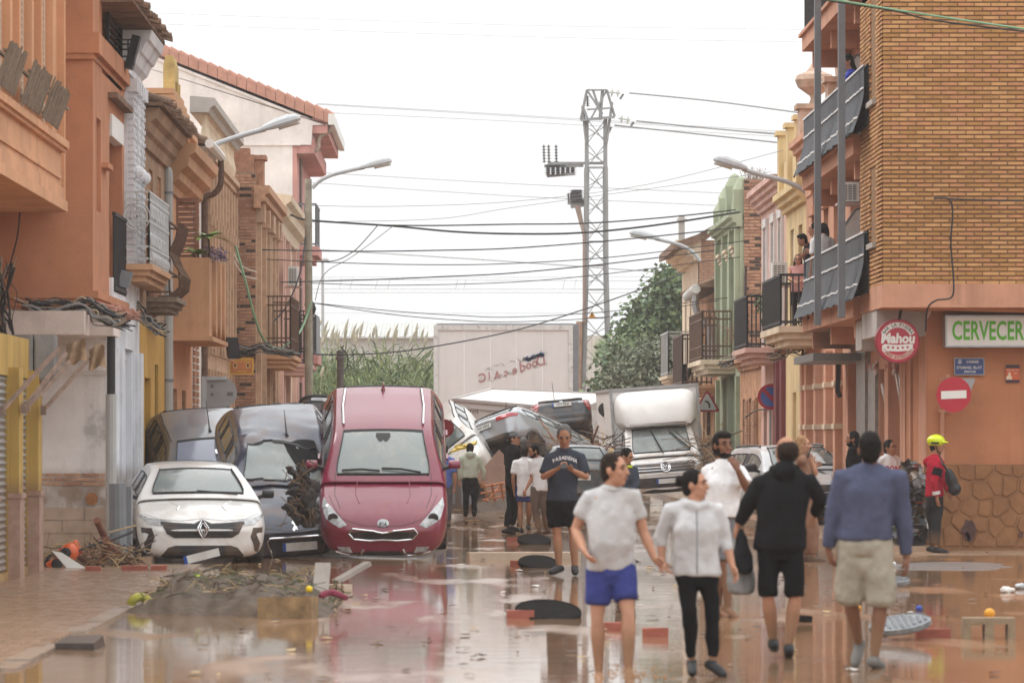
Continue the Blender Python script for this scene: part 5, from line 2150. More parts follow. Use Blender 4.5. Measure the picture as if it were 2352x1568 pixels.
# ---- silver estate tipped on the heap
SILV2=paint('silver_paint',(.36,.375,.40),mud=.15,metal=.4)
ap=dict(L=4.7,W=1.83,H=1.44,zb=.22,zbelt=.96,hood=(-.4,.8),cowl=(-1.3,.98),rf=(-2.1,1.40),rr=(-4.0,1.38),tail=(-4.45,1.02),nose=.60,
 tailz=.98,wheels=(.9,3.75),pillars=(-2.6,-3.45),top=.72)
c=Car('estate_car','silver estate car tipped nose down on the heap, plate and red lamps in view','car',CARS,ap,SILV2)
L=ap['L']
for sg in(1,-1):
 c.add('tail_light',[(sg*.40,.90),(sg*.42,.80),(sg*.70,.80),(sg*.88,.86),(sg*.88,.94),(sg*.7,.94)],'rear',REDL,.012)
 c.seam([(-2.6,.3),(-2.6,.95)],'left' if sg>0 else 'right')
 c.seam([(-3.5,.4),(-3.5,.95)],'left' if sg>0 else 'right')
 for x in(-2.45,-3.35):
  l,n,d=c.hit(x,.86,'left' if sg>0 else 'right')
  mb=MB()
  mb.cbox(l+n*.03,.2,.03,.035)
  mb.build('door_handle',CHROME,c.root,local=True)
 c.line('roof_rail',[(-2.2,sg*.6),(-3.0,sg*.62),(-3.9,sg*.6)],'top',CHROME,.018,.015)
c.plate(0,.74,'rear','1545 KWS',.54,.115,0,.03)
for k in range(4):
 c.line('badge',[(-.12+k*.08+.05*math.cos(t*.4),.92+.05*math.sin(t*.4))for t in range(16)],'rear',CHROME,.008,.01,closed=True)
c.add('rear_bumper',[(-.75,.42),(.75,.42),(.7,.28),(-.7,.28)],'rear',TRIM,.015)
c.line('boot_spoiler',[(-4.05,.6),(-4.15,0),(-4.05,-.6)],'top',TRIM,.03,.015)
c.place(1240,1034,106,140,15,-18,(-2.4,0,.8))
# ---- small red car, only the roof shows over the estate
REDP=paint('red_paint',(.42,.03,.04),mud=.3)
rp=dict(gp)
c=Car('red_car','red car wedged behind the silver estate, only its roof in sight','car',CARS,rp,REDP)
l,n,d=c.hit(-3.2,0,'top')
mb=MB()
mb.tube([l,l+V((-.1,0,.5))],[.015,.006],6)
mb.build('aerial',SEAL,c.root,local=True)
c.place(1160,962,117,176,6,2,(-3.4,0,1.48))
# ---- dark hatchback low in the heap, tail towards the camera, behind the man with the phone
TEAL=paint('dark_teal_paint',(.05,.065,.075),mud=.4)
hp=dict(L=4.1,W=1.74,H=1.46,zb=.2,zbelt=.96,hood=(-.38,.8),cowl=(-1.1,.96),rf=(-1.85,1.42),rr=(-3.5,1.40),tail=(-3.92,1.0),nose=.6,tailz=.95,
 wheels=(.86,3.38),pillars=(-2.4,-3.2),top=.72)
c=Car('dark_hatchback','dark hatchback seen from behind, half hidden by the man with the phone','car',CARS,hp,TEAL)
for sg in(1,-1):
 c.add('tail_light',[(sg*.62,1.2),(sg*.74,1.16),(sg*.86,.86),(sg*.78,.84),(sg*.7,1.0)],'rear',REDL,.012)
c.plate(0,.66,'rear','6306 GJH',.54,.115,0,.03)
c.seam([(-.66,1.1),(-.7,.8),(-.6,.5),(.6,.5),(.7,.8),(.66,1.1)],'rear')
c.place(1330,1150,99,180,0,0,(-4.1,0,.12))
# ---- white car standing on its nose left of the trailer
VANW=paint('dull_white_paint',(.58,.56,.53),mud=.35)
vp=dict(L=4.3,W=1.76,H=1.55,zb=.2,zbelt=.98,hood=(-.35,.85),cowl=(-1.05,1.0),rf=(-1.8,1.5),rr=(-3.9,1.5),tail=(-4.2,1.05),nose=.65,tailz=1.0,
 wheels=(.86,3.5),pillars=(-2.4,-3.3),top=.8)
c=Car('white_van','white van tilted on its nose to the right of the maroon crossover','van',CARS,vp,VANW)
for sg in(1,-1):
 sd='left' if sg>0 else 'right'
 c.seam([(-2.4,.3),(-2.4,1.0)],sd)
 c.seam([(-3.3,.3),(-3.3,1.0)],sd)
 c.line('roof_rail',[(-1.9,sg*.66),(-3.0,sg*.68),(-4.0,sg*.66)],'top',SEAL,.016,.015)
 c.add('headlight',[(sg*.5,.75),(sg*.8,.8),(sg*.86,.98),(sg*.62,.9)],'front',LAMPG,.01)
c.place(1040,1062,103,4,12,40,(-.9,0,.8))
# ---- grey and white suv on the right
SUVP=paint('pearl_grey_paint',(.50,.51,.53),mud=.4)
up_=dict(L=4.4,W=1.86,H=1.66,zb=.26,zbelt=1.08,hood=(-.35,.96),cowl=(-1.15,1.12),rf=(-1.95,1.60),rr=(-3.7,1.58),tail=(-4.15,1.12),nose=.68,
 wheels=(.9,3.55),pillars=(-2.5,-3.4),top=.74,rw=.35)
c=Car('suv_car','mud-splashed light grey suv with cracked windscreen in front of the right houses','car',CARS,up_,SUVP,GLASSC)
c.add('headlight',[(.52,.80),(.62,.76),(.84,.86),(.88,.96),(.78,.95)],'front',LAMPG,.008,True)
gr=[(-.46,.86),(.46,.86),(.40,.56),(-.40,.56)]
c.add('grille',gr,'front',TRIM,.008)
c.line('grille_surround',[(-.4,.84),(-.3,.62),(.3,.62),(.4,.84)],'front',CHROME,.022,.012)
c.add('lower_grille',[(-.6,.5),(.6,.5),(.5,.32),(-.5,.32)],'front',TRIM,.008)
c.plate(0,.50,'front','6808 LJK',.52,.11,0,.03)
for sg in(1,-1):
 sd='left' if sg>0 else 'right'
 c.seam([(-1.45,.4),(-1.3,1.05)],sd)
 c.seam([(-2.5,.4),(-2.5,1.05)],sd)
 c.line('roof_rail',[(-2.1,sg*.63),(-2.9,sg*.65),(-3.6,sg*.62)],'top',TRIM,.022,.03)
c.add('bonnet_scoop',[(-1.0,.1),(-.7,.14),(-.66,.2),(-1.0,.22)],'top',TRIM,.006)
c.mirrors(-1.42,1.08,BLACKP,1.1)
c.add('crack_sheet',[(-1.75,-.05),(-1.62,.35),(-1.25,.40),(-1.3,-.1),(-1.5,-.3)],'top',mat('crazed_glass',(.50,.53,.54),.25,.35,16,.4,30),.006)
c.place(1903,1200,80,14,0,1,(0,0,.15))
# ------------------------------------------------------------------ people
def skinm(name,c):
 return mat(name,c,.6,.1,9,.1,60,spec=.3,mud=.8,mudz=.38)
SK1=skinm('skin_light',(.46,.24,.155))
SK2=skinm('skin_tan',(.36,.175,.105))
SK3=skinm('skin_brown',(.20,.09,.055))
HBLK=mat('black_hair',(.012,.010,.009),.75,.3,30,.6,90,spec=.12)
HBRN=mat('dark_brown_hair',(.025,.016,.012),.75,.3,30,.6,90,spec=.12)
HGRY=mat('grey_hair',(.10,.095,.09),.6,.3,30,.6,90)
HBLD=mat('blonde_hair',(.30,.16,.07),.55,.3,30,.6,90)
LIPS=mat('lips',(.30,.11,.09),.5,.1,9,0)
EYE=mat('dark_eye',(.03,.02,.016),.3,.1,9,0)
def cloth(name,c,var=.10,mud=0):
 return mat(name,c,.95,var,5,.6,16,spec=.08)
def muddy(name,c,z=.55):
 return mat(name,c,.9,.1,5,.3,60,spec=.25,mud=.85,mudz=z)
def rounded(mb,pts,rs,n=10):
 'tube with rounded ends'
 pts=[V(p)for p in pts]
 a,b=pts[0],pts[-1]
 d0,d1=(pts[0]-pts[1]).normalized(),(pts[-1]-pts[-2]).normalized()
 mb.tube([a+d0*rs[0]*.9,a+d0*rs[0]*.5]+pts+[b+d1*rs[-1]*.5,b+d1*rs[-1]*.9],[rs[0]*.35,rs[0]*.85]+list(rs)+[rs[-1]*.85,rs[-1]*.35],n)
def hand(mb,fing,w,t,nrm,k=1.0,curl=.5):
 'palm into mb, five fingers into fing; t along the forearm, nrm out of the palm'
 t=t.normalized()
 nrm=(nrm-t*nrm.dot(t)).normalized()
 sd=t.cross(nrm)
 rot=Matrix((sd,nrm,t)).transposed()
 mb.ell(w+t*.05*k,.042*k,.02*k,.058*k,10,8,rot)
 for i,(o,L)in enumerate(((-.031,.066),(-.010,.078),(.011,.074),(.031,.058))):
  p0=w+t*.085*k+sd*o*k
  d1=(t*math.cos(curl*.6)+nrm*math.sin(curl*.6)).normalized()
  d2=(t*math.cos(curl*1.5)+nrm*math.sin(curl*1.5)).normalized()
  d3=(t*math.cos(curl*2.4)+nrm*math.sin(curl*2.4)).normalized()
  p1=p0+d1*L*.45*k
  p2=p1+d2*L*.35*k
  fing.tube([p0-t*.02*k,p1,p2,p2+d3*L*.25*k],[.0095*k,.009*k,.0085*k,.0065*k],6)
 p0=w+t*.03*k-sd*.03*k
 d1=(t*.7-sd*.6+nrm*.3).normalized()
 p1=p0+d1*.042*k
 fing.tube([p0,p1,p1+(t*.9-sd*.1+nrm*.35).normalized()*.035*k],[.0115*k,.0105*k,.008*k],6)
def person(label,d,u,vtop,H,face=180,head=None,J={},skin=SK2,hair=('short',HBLK),top=None,bottom=None,shoes=None,vox=None,build=1.0,group='people in the street',
 beard=None,hem=None,bare=False,lean=0.0,base_z=None,nod=0.0):
 'J: joints read off the picture as (u, v, depth offset); the rest stands at ease'
 s=F/d
 vfeet=vtop+H*s
 vox=vox or(.012 if d<45 else(.016 if d<70 else .02))
 loc=P(u,vfeet,d)
 fa=R(face)
 fwd=V((math.sin(fa),-math.cos(fa),0))
 side=V((math.cos(fa),math.sin(fa),0))
 if side.x<0:
  side=-side
 hw=.108*H*build
 Jd={'head':(0,.03,.932),'neck':(0,0,.865),'hip':(0,0,.525)}
 D={}
 for k,(a,f,z)in Jd.items():
  D[k]=loc+fwd*f+V((0,0,z*H))+(fwd*lean*z if k!='hip' else V((0,0,0)))
 for c,sg in(('a',-1),('b',1)):
  D['sh'+c]=loc+side*sg*hw+V((0,0,.815*H))+fwd*lean*.8
  D['el'+c]=loc+side*sg*(hw+.035)+V((0,0,.63*H))-fwd*.03
  D['wr'+c]=loc+side*sg*(hw+.03)+V((0,0,.48*H))+fwd*.05
  D['hp'+c]=D['hip']+side*sg*.052*H
  D['kn'+c]=loc+side*sg*.055*H+V((0,0,.285*H))+fwd*.015
  D['an'+c]=loc+side*sg*.055*H+V((0,0,.048*H))
 for k,q in J.items():
  if k in D:
   D[k]=P(q[0],q[1],d+q[2])
 for c in 'ab':
  if 'hip' in J and 'hp'+c not in J:
   D['hp'+c]=D['hip']+side*(-1 if c=='a' else 1)*.052*H
 root=thing('person',label,'person',loc,group)
 k=H/1.75
 # ---- body, one continuous figure
 mb,fing=MB(),MB()
 ha=R(face if head is None else head)
 hf=V((math.sin(ha),-math.cos(ha),0))
 hr=V((math.cos(ha),math.sin(ha),0))
 hu=V((0,0,1))
 if nod:
  hf,hu=(hf*math.cos(nod)-hu*math.sin(nod)),(hu*math.cos(nod)+hf*math.sin(nod))
 rot=Matrix((hr,hf,hu)).transposed()
 hc=D['head']
 k0=k
 k=k*1.07
 def hp(x,y,z):
  return hc+(hr*x+hf*y+hu*z)*(k0*1.07)
 mb.ell(hp(0,-.008,.022),.075*k,.094*k,.098*k,14,12,rot)
 mb.ell(hp(0,.022,-.05),.057*k,.068*k,.068*k,12,10,rot)
 mb.ell(hp(0,.055,-.085),.03*k,.03*k,.028*k,8,6,rot)
 mb.tube([hp(0,.083,.028),hp(0,.1,-.004),hp(0,.112,-.022),hp(0,.088,-.03)],[.009*k,.013*k,.016*k,.01*k],6)
 for sx in(-1,1):
  mb.ell(hp(sx*.077,-.008,-.004),.012*k,.02*k,.034*k,6,6,rot)
  mb.ell(hp(sx*.04,.062,-.02),.022*k,.022*k,.02*k,6,6,rot)
  mb.ell(hp(sx*.032,.074,.036),.028*k,.014*k,.008*k,6,6,rot)
 k=k0
 rounded(mb,[hp(0,-.02,-.05),D['neck'],(D['neck']+D['hip'])*.5+V((0,0,.12))],[.055*k,.06*k,.09*k])
 mb.rings([[c+side*(w*math.cos(t*.5236))+fwd*(dp*math.sin(t*.5236))for t in range(12)]for c,w,dp in
 ((D['hip']-V((0,0,.09)),.12*k*build,.09*k),(D['hip'],.145*k*build,.105*k),(D['hip'].lerp(D['neck'],.35),.125*k*build,.095*k),
 (D['hip'].lerp(D['neck'],.7),.15*k*build,.105*k),(D['hip'].lerp(D['neck'],.9),.13*k*build,.08*k),(D['neck'],.06*k,.055*k))])
 for c in 'ab':
  sh,el,wr=D['sh'+c],D['el'+c],D['wr'+c]
  rounded(mb,[sh.lerp(D['neck'],.25),sh,sh.lerp(el,.5),el,el.lerp(wr,.35),wr],[x*k*(.9+.1*build)for x in(.05,.056,.049,.040,.042,.027)])
  t=J.get('hd'+c)
  t=(P(t[0],t[1],d+t[2])-wr)if t else(wr-el).normalized()*.1+V((0,0,-.03))
  inw=D['hip']-wr
  inw.z=0
  hand(mb,fing,wr-t.normalized()*.01,t,J.get('palm'+c)and V(J['palm'+c])or(inw+fwd*.15),k,J.get('curl'+c,.5))
  hpj,kn,an=D['hp'+c],D['kn'+c],D['an'+c]
  rounded(mb,[hpj,hpj.lerp(kn,.35),kn.lerp(hpj,.12),kn,kn.lerp(an,.3),an],[x*k*(.8+.2*build)*(.86 if bottom and bottom[1]>1.35 else 1)for x in(.076,.076,.056,.050,.058,.035)])
  ft=J.get('ft'+c)
  tf=(P(ft[0],ft[1],d+ft[2])-an)if ft else fwd*.15+V((0,0,-.05))
  fd=tf.normalized()
  if bare or not shoes:
   rounded(mb,[an+V((0,0,-.03))-fd*.04,an+fd*.06+V((0,0,-.045)),an+fd*.16+V((0,0,-.055))],[.035*k,.04*k,.028*k])
 body=fuse(mb,vox*.9,2)
 body.add(fing.v,fing.f)
 body.build('body',skin,root,smooth=True)
 k=k0*1.07
 # ---- face
 if face is not None and abs(((face if head is None else head)+180)%360-180)<125:
  for sx in(-1,1):
   mb=MB()
   mb.ell(hp(sx*.031,.0795,.016),.014*k,.008*k,.0065*k,8,6,rot)
   mb.build('eye',EYE,root,smooth=True)
   mb=MB()
   mb.tube([hp(sx*.014,.09,.034),hp(sx*.032,.089,.041),hp(sx*.05,.075,.034)],[.004*k,.006*k,.003*k],6)
   mb.build('eyebrow',hair[1]if hair else HBLK,root)
  mb=MB()
  mb.ell(hp(0,.088,-.058),.025*k,.008*k,.008*k,8,6,rot)
  mb.build('mouth',LIPS,root,smooth=True)
  # ---- hair
 if hair:
  mb=MB()
  st,hm=hair
  if st=='bald':
   mb.ell(hp(0,-.03,.012),.085*k,.09*k,.088*k,14,10,rot)
  else:
   mb.ell(hp(0,-.022,.038),.082*k,.092*k,.096*k,14,12,rot)
   mb.ell(hp(0,-.045,-.02),.072*k,.062*k,.075*k,12,10,rot)
   for sx in(-1,1):
    mb.ell(hp(sx*.068,.012,.03),.013*k,.03*k,.035*k,8,6,rot)
  if st=='quiff':
   mb.ell(hp(0,.02,.095),.065*k,.07*k,.04*k,10,8,rot)
  if st=='bun':
   mb.ell(hp(0,-.13,.03),.04*k,.04*k,.045*k,10,8,rot)
  if st=='long':
   for sx in(-1,0,1):
    mb.tube([hp(sx*.05,-.05,.03),hp(sx*.072,-.06+.03*abs(sx),-.09),hp(sx*.065,-.07+.05*abs(sx),-.2),hp(sx*.05,-.06+.05*abs(sx),-.27)],[.045*k,.042*k,.035*k,.012*k],8)
  hb=fuse(mb,vox*.8,2,.006,40,3)
  hb.build('hair',hm,root,smooth=True)
 if beard:
  mb=MB()
  mb.ell(hp(0,.035,-.075),.055*k,.062*k,.042*k,12,8,rot)
  for sx in(-1,1):
   mb.ell(hp(sx*.056,.012,-.045),.014*k,.035*k,.045*k,8,6,rot)
  fuse(mb,vox*.8,2,.003,50,2).build('beard',beard,root,smooth=True)
 k=k0
 # ---- upper garment
 if top:
  m,sl,kind=top[0],top[1],top[2]if len(top)>2 else ''
  belly=J.get('belly',0)
  loose=J.get('loose',1.0)
  mb=MB()
  hz=(hem if hem else vtop+H*s*.52)
  hc2=D['hip'].copy()
  hc2.z=zv(hz,d)
  nk=D['neck']
  sw=(D['shb']-D['sha']).length/2
  cs=[(hc2,.168*k*build*loose,.128*k*loose),(hc2.lerp(D['hip'],.6),.172*k*build*loose,.13*k*loose),(D['hip'].lerp(nk,.3)+fwd*.02*belly,.155*k*build*loose,(.122+.03*belly)*k*loose),
 (D['hip'].lerp(nk,.62)+fwd*.01,.168*k*build*loose,.132*k*loose),(D['hip'].lerp(nk,.82),max(.15*k,sw*.9),.108*k),(nk-V((0,0,.03*k)),max(.11*k,sw*.62),.08*k),
 (nk+V((0,0,.022*k)),.072*k,.068*k),(nk+V((0,0,.03*k)),.066*k,.062*k)]
  mb.rings([[c+side*(w*math.copysign(abs(math.cos(t*.3927))**.85,math.cos(t*.3927)))+fwd*(dp*math.sin(t*.3927))for t in range(16)]for c,w,dp in cs])
  for c in 'ab':
   sh,el,wr=D['sh'+c],D['el'+c],D['wr'+c]
   st0=sh.lerp(nk,.45)-V((0,0,.05))
   rounded(mb,[nk+V((0,0,-.02)),nk.lerp(sh,.5)+V((0,0,-.012*k)),sh+V((0,0,-.006))],[.062*k,.062*k,.066*k])
   w=(.066,.071,.067,.060,.056,.046)if sl<1 else(.066,.070,.062,.056,.053,.045)
   w=[x*k*(.85+.15*build)*(1.0 if not kind=='loose' else 1.12)for x in w]
   if sl<=1:
    mb.tube([st0,sh,sh.lerp(el,sl*.6),sh.lerp(el,sl)],[w[0],w[1],w[2],w[2]*1.03],12)
   else:
    mb.tube([st0,sh,sh.lerp(el,.5),el,el.lerp(wr,(sl-1)*.5),el.lerp(wr,sl-1)],[w[0],w[1],w[2],w[3]*1.04,w[4],w[5]],12)
  if kind=='hood':
   mb.ell(nk-fwd*.08*k+V((0,0,-.005)),.105*k,.07*k,.085*k,12,8,Matrix((side,fwd,V((0,0,1)))).transposed())
   mb.tube([nk+side*.1*k-fwd*.03+V((0,0,.02)),nk+side*.07*k+fwd*.06*k,nk+fwd*.085*k-V((0,0,.02)),nk-side*.07*k+fwd*.06*k,nk-side*.1*k-fwd*.03+V((0,0,.02))],.035*k,8)
  tm=fuse(mb,vox,8 if d<45 else 6,.012 if d<45 else .010,7,len(label)%7)
  tp=tm.build({'hood':'hoodie','jacket':'jacket'}.get(kind,'shirt'),m,root,smooth=True)
  root_top=tp
  if not kind:
   mb=MB()
   mb.tube([nk+V((0,0,.012*k))+side*(.074*k*math.cos(a*.5236))+fwd*(.07*k*math.sin(a*.5236)+.006)-V((0,0,.02*k*math.sin(a*.5236)))for a in range(13)],.010*k,6)
   mb.build('collar',m,tp)
 else:
  root_top=None
  # ---- lower garment
 if bottom:
  m,ln=bottom[0],bottom[1]
  lo=bottom[2]if len(bottom)>2 else 1.0
  mb=MB()
  hpc=D['hip']
  mb.rings([[c+side*(w*math.cos(t*.3927))+fwd*(dp*math.sin(t*.3927))for t in range(16)]for c,w,dp in
 ((hpc-V((0,0,.14*k)),.135*k*build*lo**.5,.10*k*lo**.5),(hpc-V((0,0,.06)),.158*k*build*lo**.5,.118*k*lo**.5),(hpc+V((0,0,.06)),.152*k*build,.112*k),(hpc+V((0,0,.12)),.142*k*build,.105*k))])
  for c in 'ab':
   hpj,kn,an=D['hp'+c],D['kn'+c],D['an'+c]
   lb=.8+.2*build
   if ln<=1.35:
    e=hpj.lerp(kn,ln)if ln<=1 else kn.lerp(an,ln-1)
    mid=hpj.lerp(kn,.6)
    pts=[hpj+V((0,0,.02)),hpj.lerp(e,.5),hpj.lerp(e,.93),e]if ln<=1 else[hpj+V((0,0,.02)),mid,kn.lerp(e,.2),e]
    mb.tube(pts,[.095*k*lb*lo**.4,.092*k*lo**.8*lb,.086*k*lo**.8*lb,.088*k*lo**.8*lb*(.88 if lo<1.3 else .72)],14)
   else:
    e=kn.lerp(an,ln-1)
    mb.tube([hpj+V((0,0,.02)),hpj.lerp(kn,.5),kn,kn.lerp(e,.5),kn.lerp(e,.93),e],[.096*k*lb,.086*k*lo*lb,.066*k*lo,.063*k*lo,.05*k*lo,.05*k*lo],14)
  if lo>1.3:
   mb.ell(hpc-V((0,0,.2*k)),.12*k,.1*k,.13*k,12,8)
  fuse(mb,vox,6,.013,7,4).build('shorts' if ln<1.35 else 'trousers',m,root,smooth=True)
  # ---- shoes
 if shoes and not bare:
  for c in 'ab':
   an=D['an'+c]
   ft=J.get('ft'+c)
   tf=(P(ft[0],ft[1],d+ft[2])-an)if ft else fwd*.15+V((0,0,-.05))
   if tf.z>-.16:
    tf.z*=.3
   fd=tf.normalized()
   fup=(V((0,0,1))-fd*fd.z).normalized()
   mb=MB()
   mb.tube([an+fup*.005,an-fup*.04],[.042*k,.047*k],10)
   rounded(mb,[an-fd*.05-fup*.045,an+fd*.05-fup*.045,an+fd*.15-fup*.055,an+fd*.19-fup*.06],[.042*k,.045*k,.044*k,.034*k])
   fuse(mb,vox*.8,3).build('shoe',shoes,root,smooth=True)
 return root,D,dict(fwd=fwd,side=side,hp=hp,rot=rot,k=k,hf=hf,hr=hr,top=root_top)
T_GREY=mat('light_grey_cotton',(.46,.45,.45),.95,.1,5,.6,16,spec=.08,mud=.28,coords='Object',mudcol=(.30,.22,.16))
T_HOOD=mat('pale_grey_fleece',(.51,.505,.51),.95,.1,5,.6,16,spec=.08,mud=.25,coords='Object',mudcol=(.30,.22,.16))
T_WHITE=cloth('white_cotton',(.74,.73,.74))
T_BLACK=cloth('black_cotton',(.013,.013,.014))
T_NAVY=cloth('charcoal_navy_cotton',(.042,.048,.065))
T_BLUE=cloth('slate_blue_cotton',(.075,.083,.135))
T_SAGE=cloth('sage_fleece',(.42,.46,.38))
T_BROWN=cloth('brown_fabric',(.22,.12,.08))
T_RED=cloth('rescue_red',(.36,.016,.035))
B_BLUE=cloth('royal_blue_shorts',(.042,.052,.19))
B_BLACK=cloth('black_trousers',(.010,.010,.011))
B_BEIGE=cloth('grey_beige_linen',(.34,.31,.25),.2)
B_BROWN=muddy('brown_trousers',(.14,.10,.08),.4)
B_DARK=muddy('dark_work_trousers',(.02,.02,.022),.3)
SH_BLK=mat('black_shoe',(.02,.02,.021),.6,.2,8,.1,40)
SH_GRY=mat('grey_shoe',(.13,.12,.11),.7,.2,8,.1,40)
SH_BRN=mat('muddy_boot',(.11,.065,.04),.8,.3,8,.2,40)
# couple walking hand in hand towards the camera
person('man in grey t-shirt and blue shorts, walking barefoot hand in hand with a woman',31,1405,1037,1.645,8,62,
 dict(head=(1412,1080,-.02),neck=(1404,1122,0),sha=(1353,1143,.02),shb=(1456,1141,0),ela=(1322,1216,.05),wra=(1341,1262,-.1),hda=(1356,1288,-.16),elb=(1478,1222,.04),wrb=(1504,1283,0),hdb=(1532,1306,-.03),
 hip=(1403,1300,0),kna=(1372,1423,-.03),ana=(1376,1540,.02),fta=(1378,1556,-.12),knb=(1443,1410,-.1),anb=(1444,1532,-.1),ftb=(1452,1552,-.26),belly=1.1,curlb=.9),
 SK1,('short',HBRN),(T_GREY,.62),(B_BLUE,.72,1.12),None,build=1.13,hem=1310,bare=True,group='people walking in the foreground')
R_B,_d,_x=person('woman in pale grey hooded sweatshirt and black leggings holding hands with a man',31.3,1600,1071,1.53,5,68,
 dict(head=(1597,1114,0),neck=(1598,1158,0),sha=(1538,1172,.02),shb=(1648,1170,.02),ela=(1517,1236,.05),wra=(1522,1286,0),hda=(1530,1308,-.02),elb=(1665,1236,.04),wrb=(1683,1302,-.03),hdb=(1695,1332,-.06),
 hip=(1600,1310,0),kna=(1584,1404,-.06),ana=(1589,1515,.05),fta=(1590,1540,-.1),knb=(1636,1402,-.02),anb=(1636,1515,.0),ftb=(1656,1545,-.12),loose=1.06),
 SK1,('bun',HBLK),(T_HOOD,1.45,'hood'),(B_BLACK,1.93,.92),SH_BLK,build=1.12,hem=1322,group='people walking in the foreground')
q=P(1600,1165,31.1)
mb=MB()
mb.tube(smooth_path([P(1600,1172,31.12),P(1601,1220,31.1),P(1601,1270,31.09),P(1601,1318,31.13)],4),.006,5)
mb.build('zip',GREYM,R_B)
# man behind them with hand at his mouth
person('bearded man in white t-shirt raising a hand to his mouth, behind the woman in grey',41.5,1660,986,1.79,25,28,
 dict(head=(1660,1024,0),neck=(1662,1062,0),sha=(1622,1082,.05),shb=(1700,1084,-.05),ela=(1612,1150,.05),wra=(1618,1210,-.05),elb=(1716,1122,-.15),wrb=(1694,1078,-.25),hdb=(1681,1052,-.24),hip=(1656,1190,0),
 kna=(1650,1295,0),ana=(1650,1390,.1),knb=(1668,1300,-.05),anb=(1672,1392,0),ftb=(1700,1412,-.08),loose=1.1),
 SK3,('quiff',HBLK),(T_WHITE,.75),(cloth('grey_shorts',(.16,.155,.16)),.9,1.1),None,hem=1186,bare=True,beard=HBLK,group='people walking in the foreground')
# man in black from behind
r_,D_,X_=person('balding man in black hoodie and knee-length black shorts, seen from behind',33.8,1795,1004,1.745,180,200,
 dict(head=(1805,1040,0),neck=(1802,1080,0),sha=(1742,1110,0),shb=(1860,1104,0),ela=(1714,1168,.05),wra=(1695,1206,.1),hda=(1689,1226,.12),elb=(1886,1148,.05),wrb=(1872,1180,.25),hip=(1792,1245,0),
 kna=(1764,1372,-.02),ana=(1776,1468,.05),fta=(1779,1480,.22),knb=(1826,1372,-.02),anb=(1812,1480,-.05),ftb=(1812,1500,.1),loose=1.08),
 SK2,('bald',HBRN),(T_BLACK,1.93,'hood'),(B_BLACK,.98,.93),SH_BLK,build=1.15,hem=1262,group='people walking in the foreground')
# grey carrier bag hanging from his hand
mb=MB()
c=P(1698,1290,33.9)
mb.rings([[P(1696+w*math.cos(t*.5236)+8*y,1222+140*y,33.95+.12*math.sin(t*.5236)*(.4+y))for t in range(12)]for y,w in((0,6),(.15,16),(.45,27),(.8,33),(.97,28),(1.0,20))])
b=fuse(mb,.014,2,.02,6,2).build('carrier_bag',cloth('grey_bag_plastic',(.20,.195,.19)),None,smooth=True)
tag(b,'grey and black carrier bag hanging from the hand of the man in black','bag')
mb=MB()
mb.rings([[P(1702+w*math.cos(t*.5236)+8*y,1212+105*y,33.8+.09*math.sin(t*.5236)*(.4+y))for t in range(12)]for y,w in((0,5),(.2,15),(.55,24),(.9,22),(1.0,8))])
fuse(mb,.014,2,.02,6,5).build('jacket_bundle',T_BLACK,b,smooth=True)
# man in the blue shirt from behind
person('man in slate blue shirt and baggy grey trousers, seen from behind',32.3,1998,1000,1.765,180,175,
 dict(head=(1998,1034,0),neck=(1998,1070,0),sha=(1934,1096,0),shb=(2062,1096,0),ela=(1914,1182,.03),wra=(1903,1262,.05),hda=(1908,1284,.05),elb=(2074,1190,.03),wrb=(2082,1280,.05),hdb=(2083,1302,.05),hip=(1986,1232,0),
 kna=(1952,1372,.08),ana=(1972,1474,.25),fta=(1968,1515,.2),knb=(2024,1378,0),anb=(2008,1508,0),ftb=(2022,1530,.12),loose=1.12),
 SK3,('quiff',HBLK),(T_BLUE,1.93,'loose'),(B_BEIGE,1.12,1.36),SH_GRY,build=1.13,hem=1240,group='people walking in the foreground')
# man with the phone
r_,D_,X_=person('grey-haired man in dark t-shirt and black shorts typing on his phone',54,1297,972,1.9,0,0,
 dict(head=(1296,1002,-.04),neck=(1297,1034,0),sha=(1262,1052,0),shb=(1334,1052,0),ela=(1248,1096,-.05),wra=(1274,1080,-.27),hda=(1287,1073,-.3),elb=(1346,1096,-.05),wrb=(1316,1080,-.27),hdb=(1303,1073,-.3),hip=(1290,1150,0),
 kna=(1280,1226,0),ana=(1284,1298,0),fta=(1266,1310,-.15),knb=(1317,1224,0),anb=(1320,1298,0),ftb=(1321,1312,-.15),palma=(0,.2,1),palmb=(0,.2,1),belly=.6),
 SK2,('short',HGRY),(T_NAVY,.8),(B_BLACK,.78,1.12),SH_BLK,build=1.08,hem=1152,nod=.45)
mb=MB()
mb.cbox(P(1295,1068,53.66),.075,.012,.15,Matrix.Rotation(R(-55),3,'X'))
o=mb.build('phone',BLACKP,None)
tag(o,'black phone held by the grey-haired man','phone')
mb=MB()
for i,ch in enumerate('PASADENA'):
 t=(i-3.5)/3.5
 M=facing(P(1297+t*25,1051+7*t*t,53.8+.05*t*t),(1,.25*t,-.35*t),(.3*t,.0,1))
 text_mb(mb,ch,M,.06,.003,1.0,bold=.002)
mb.build('lettering',T_WHITE,r_)
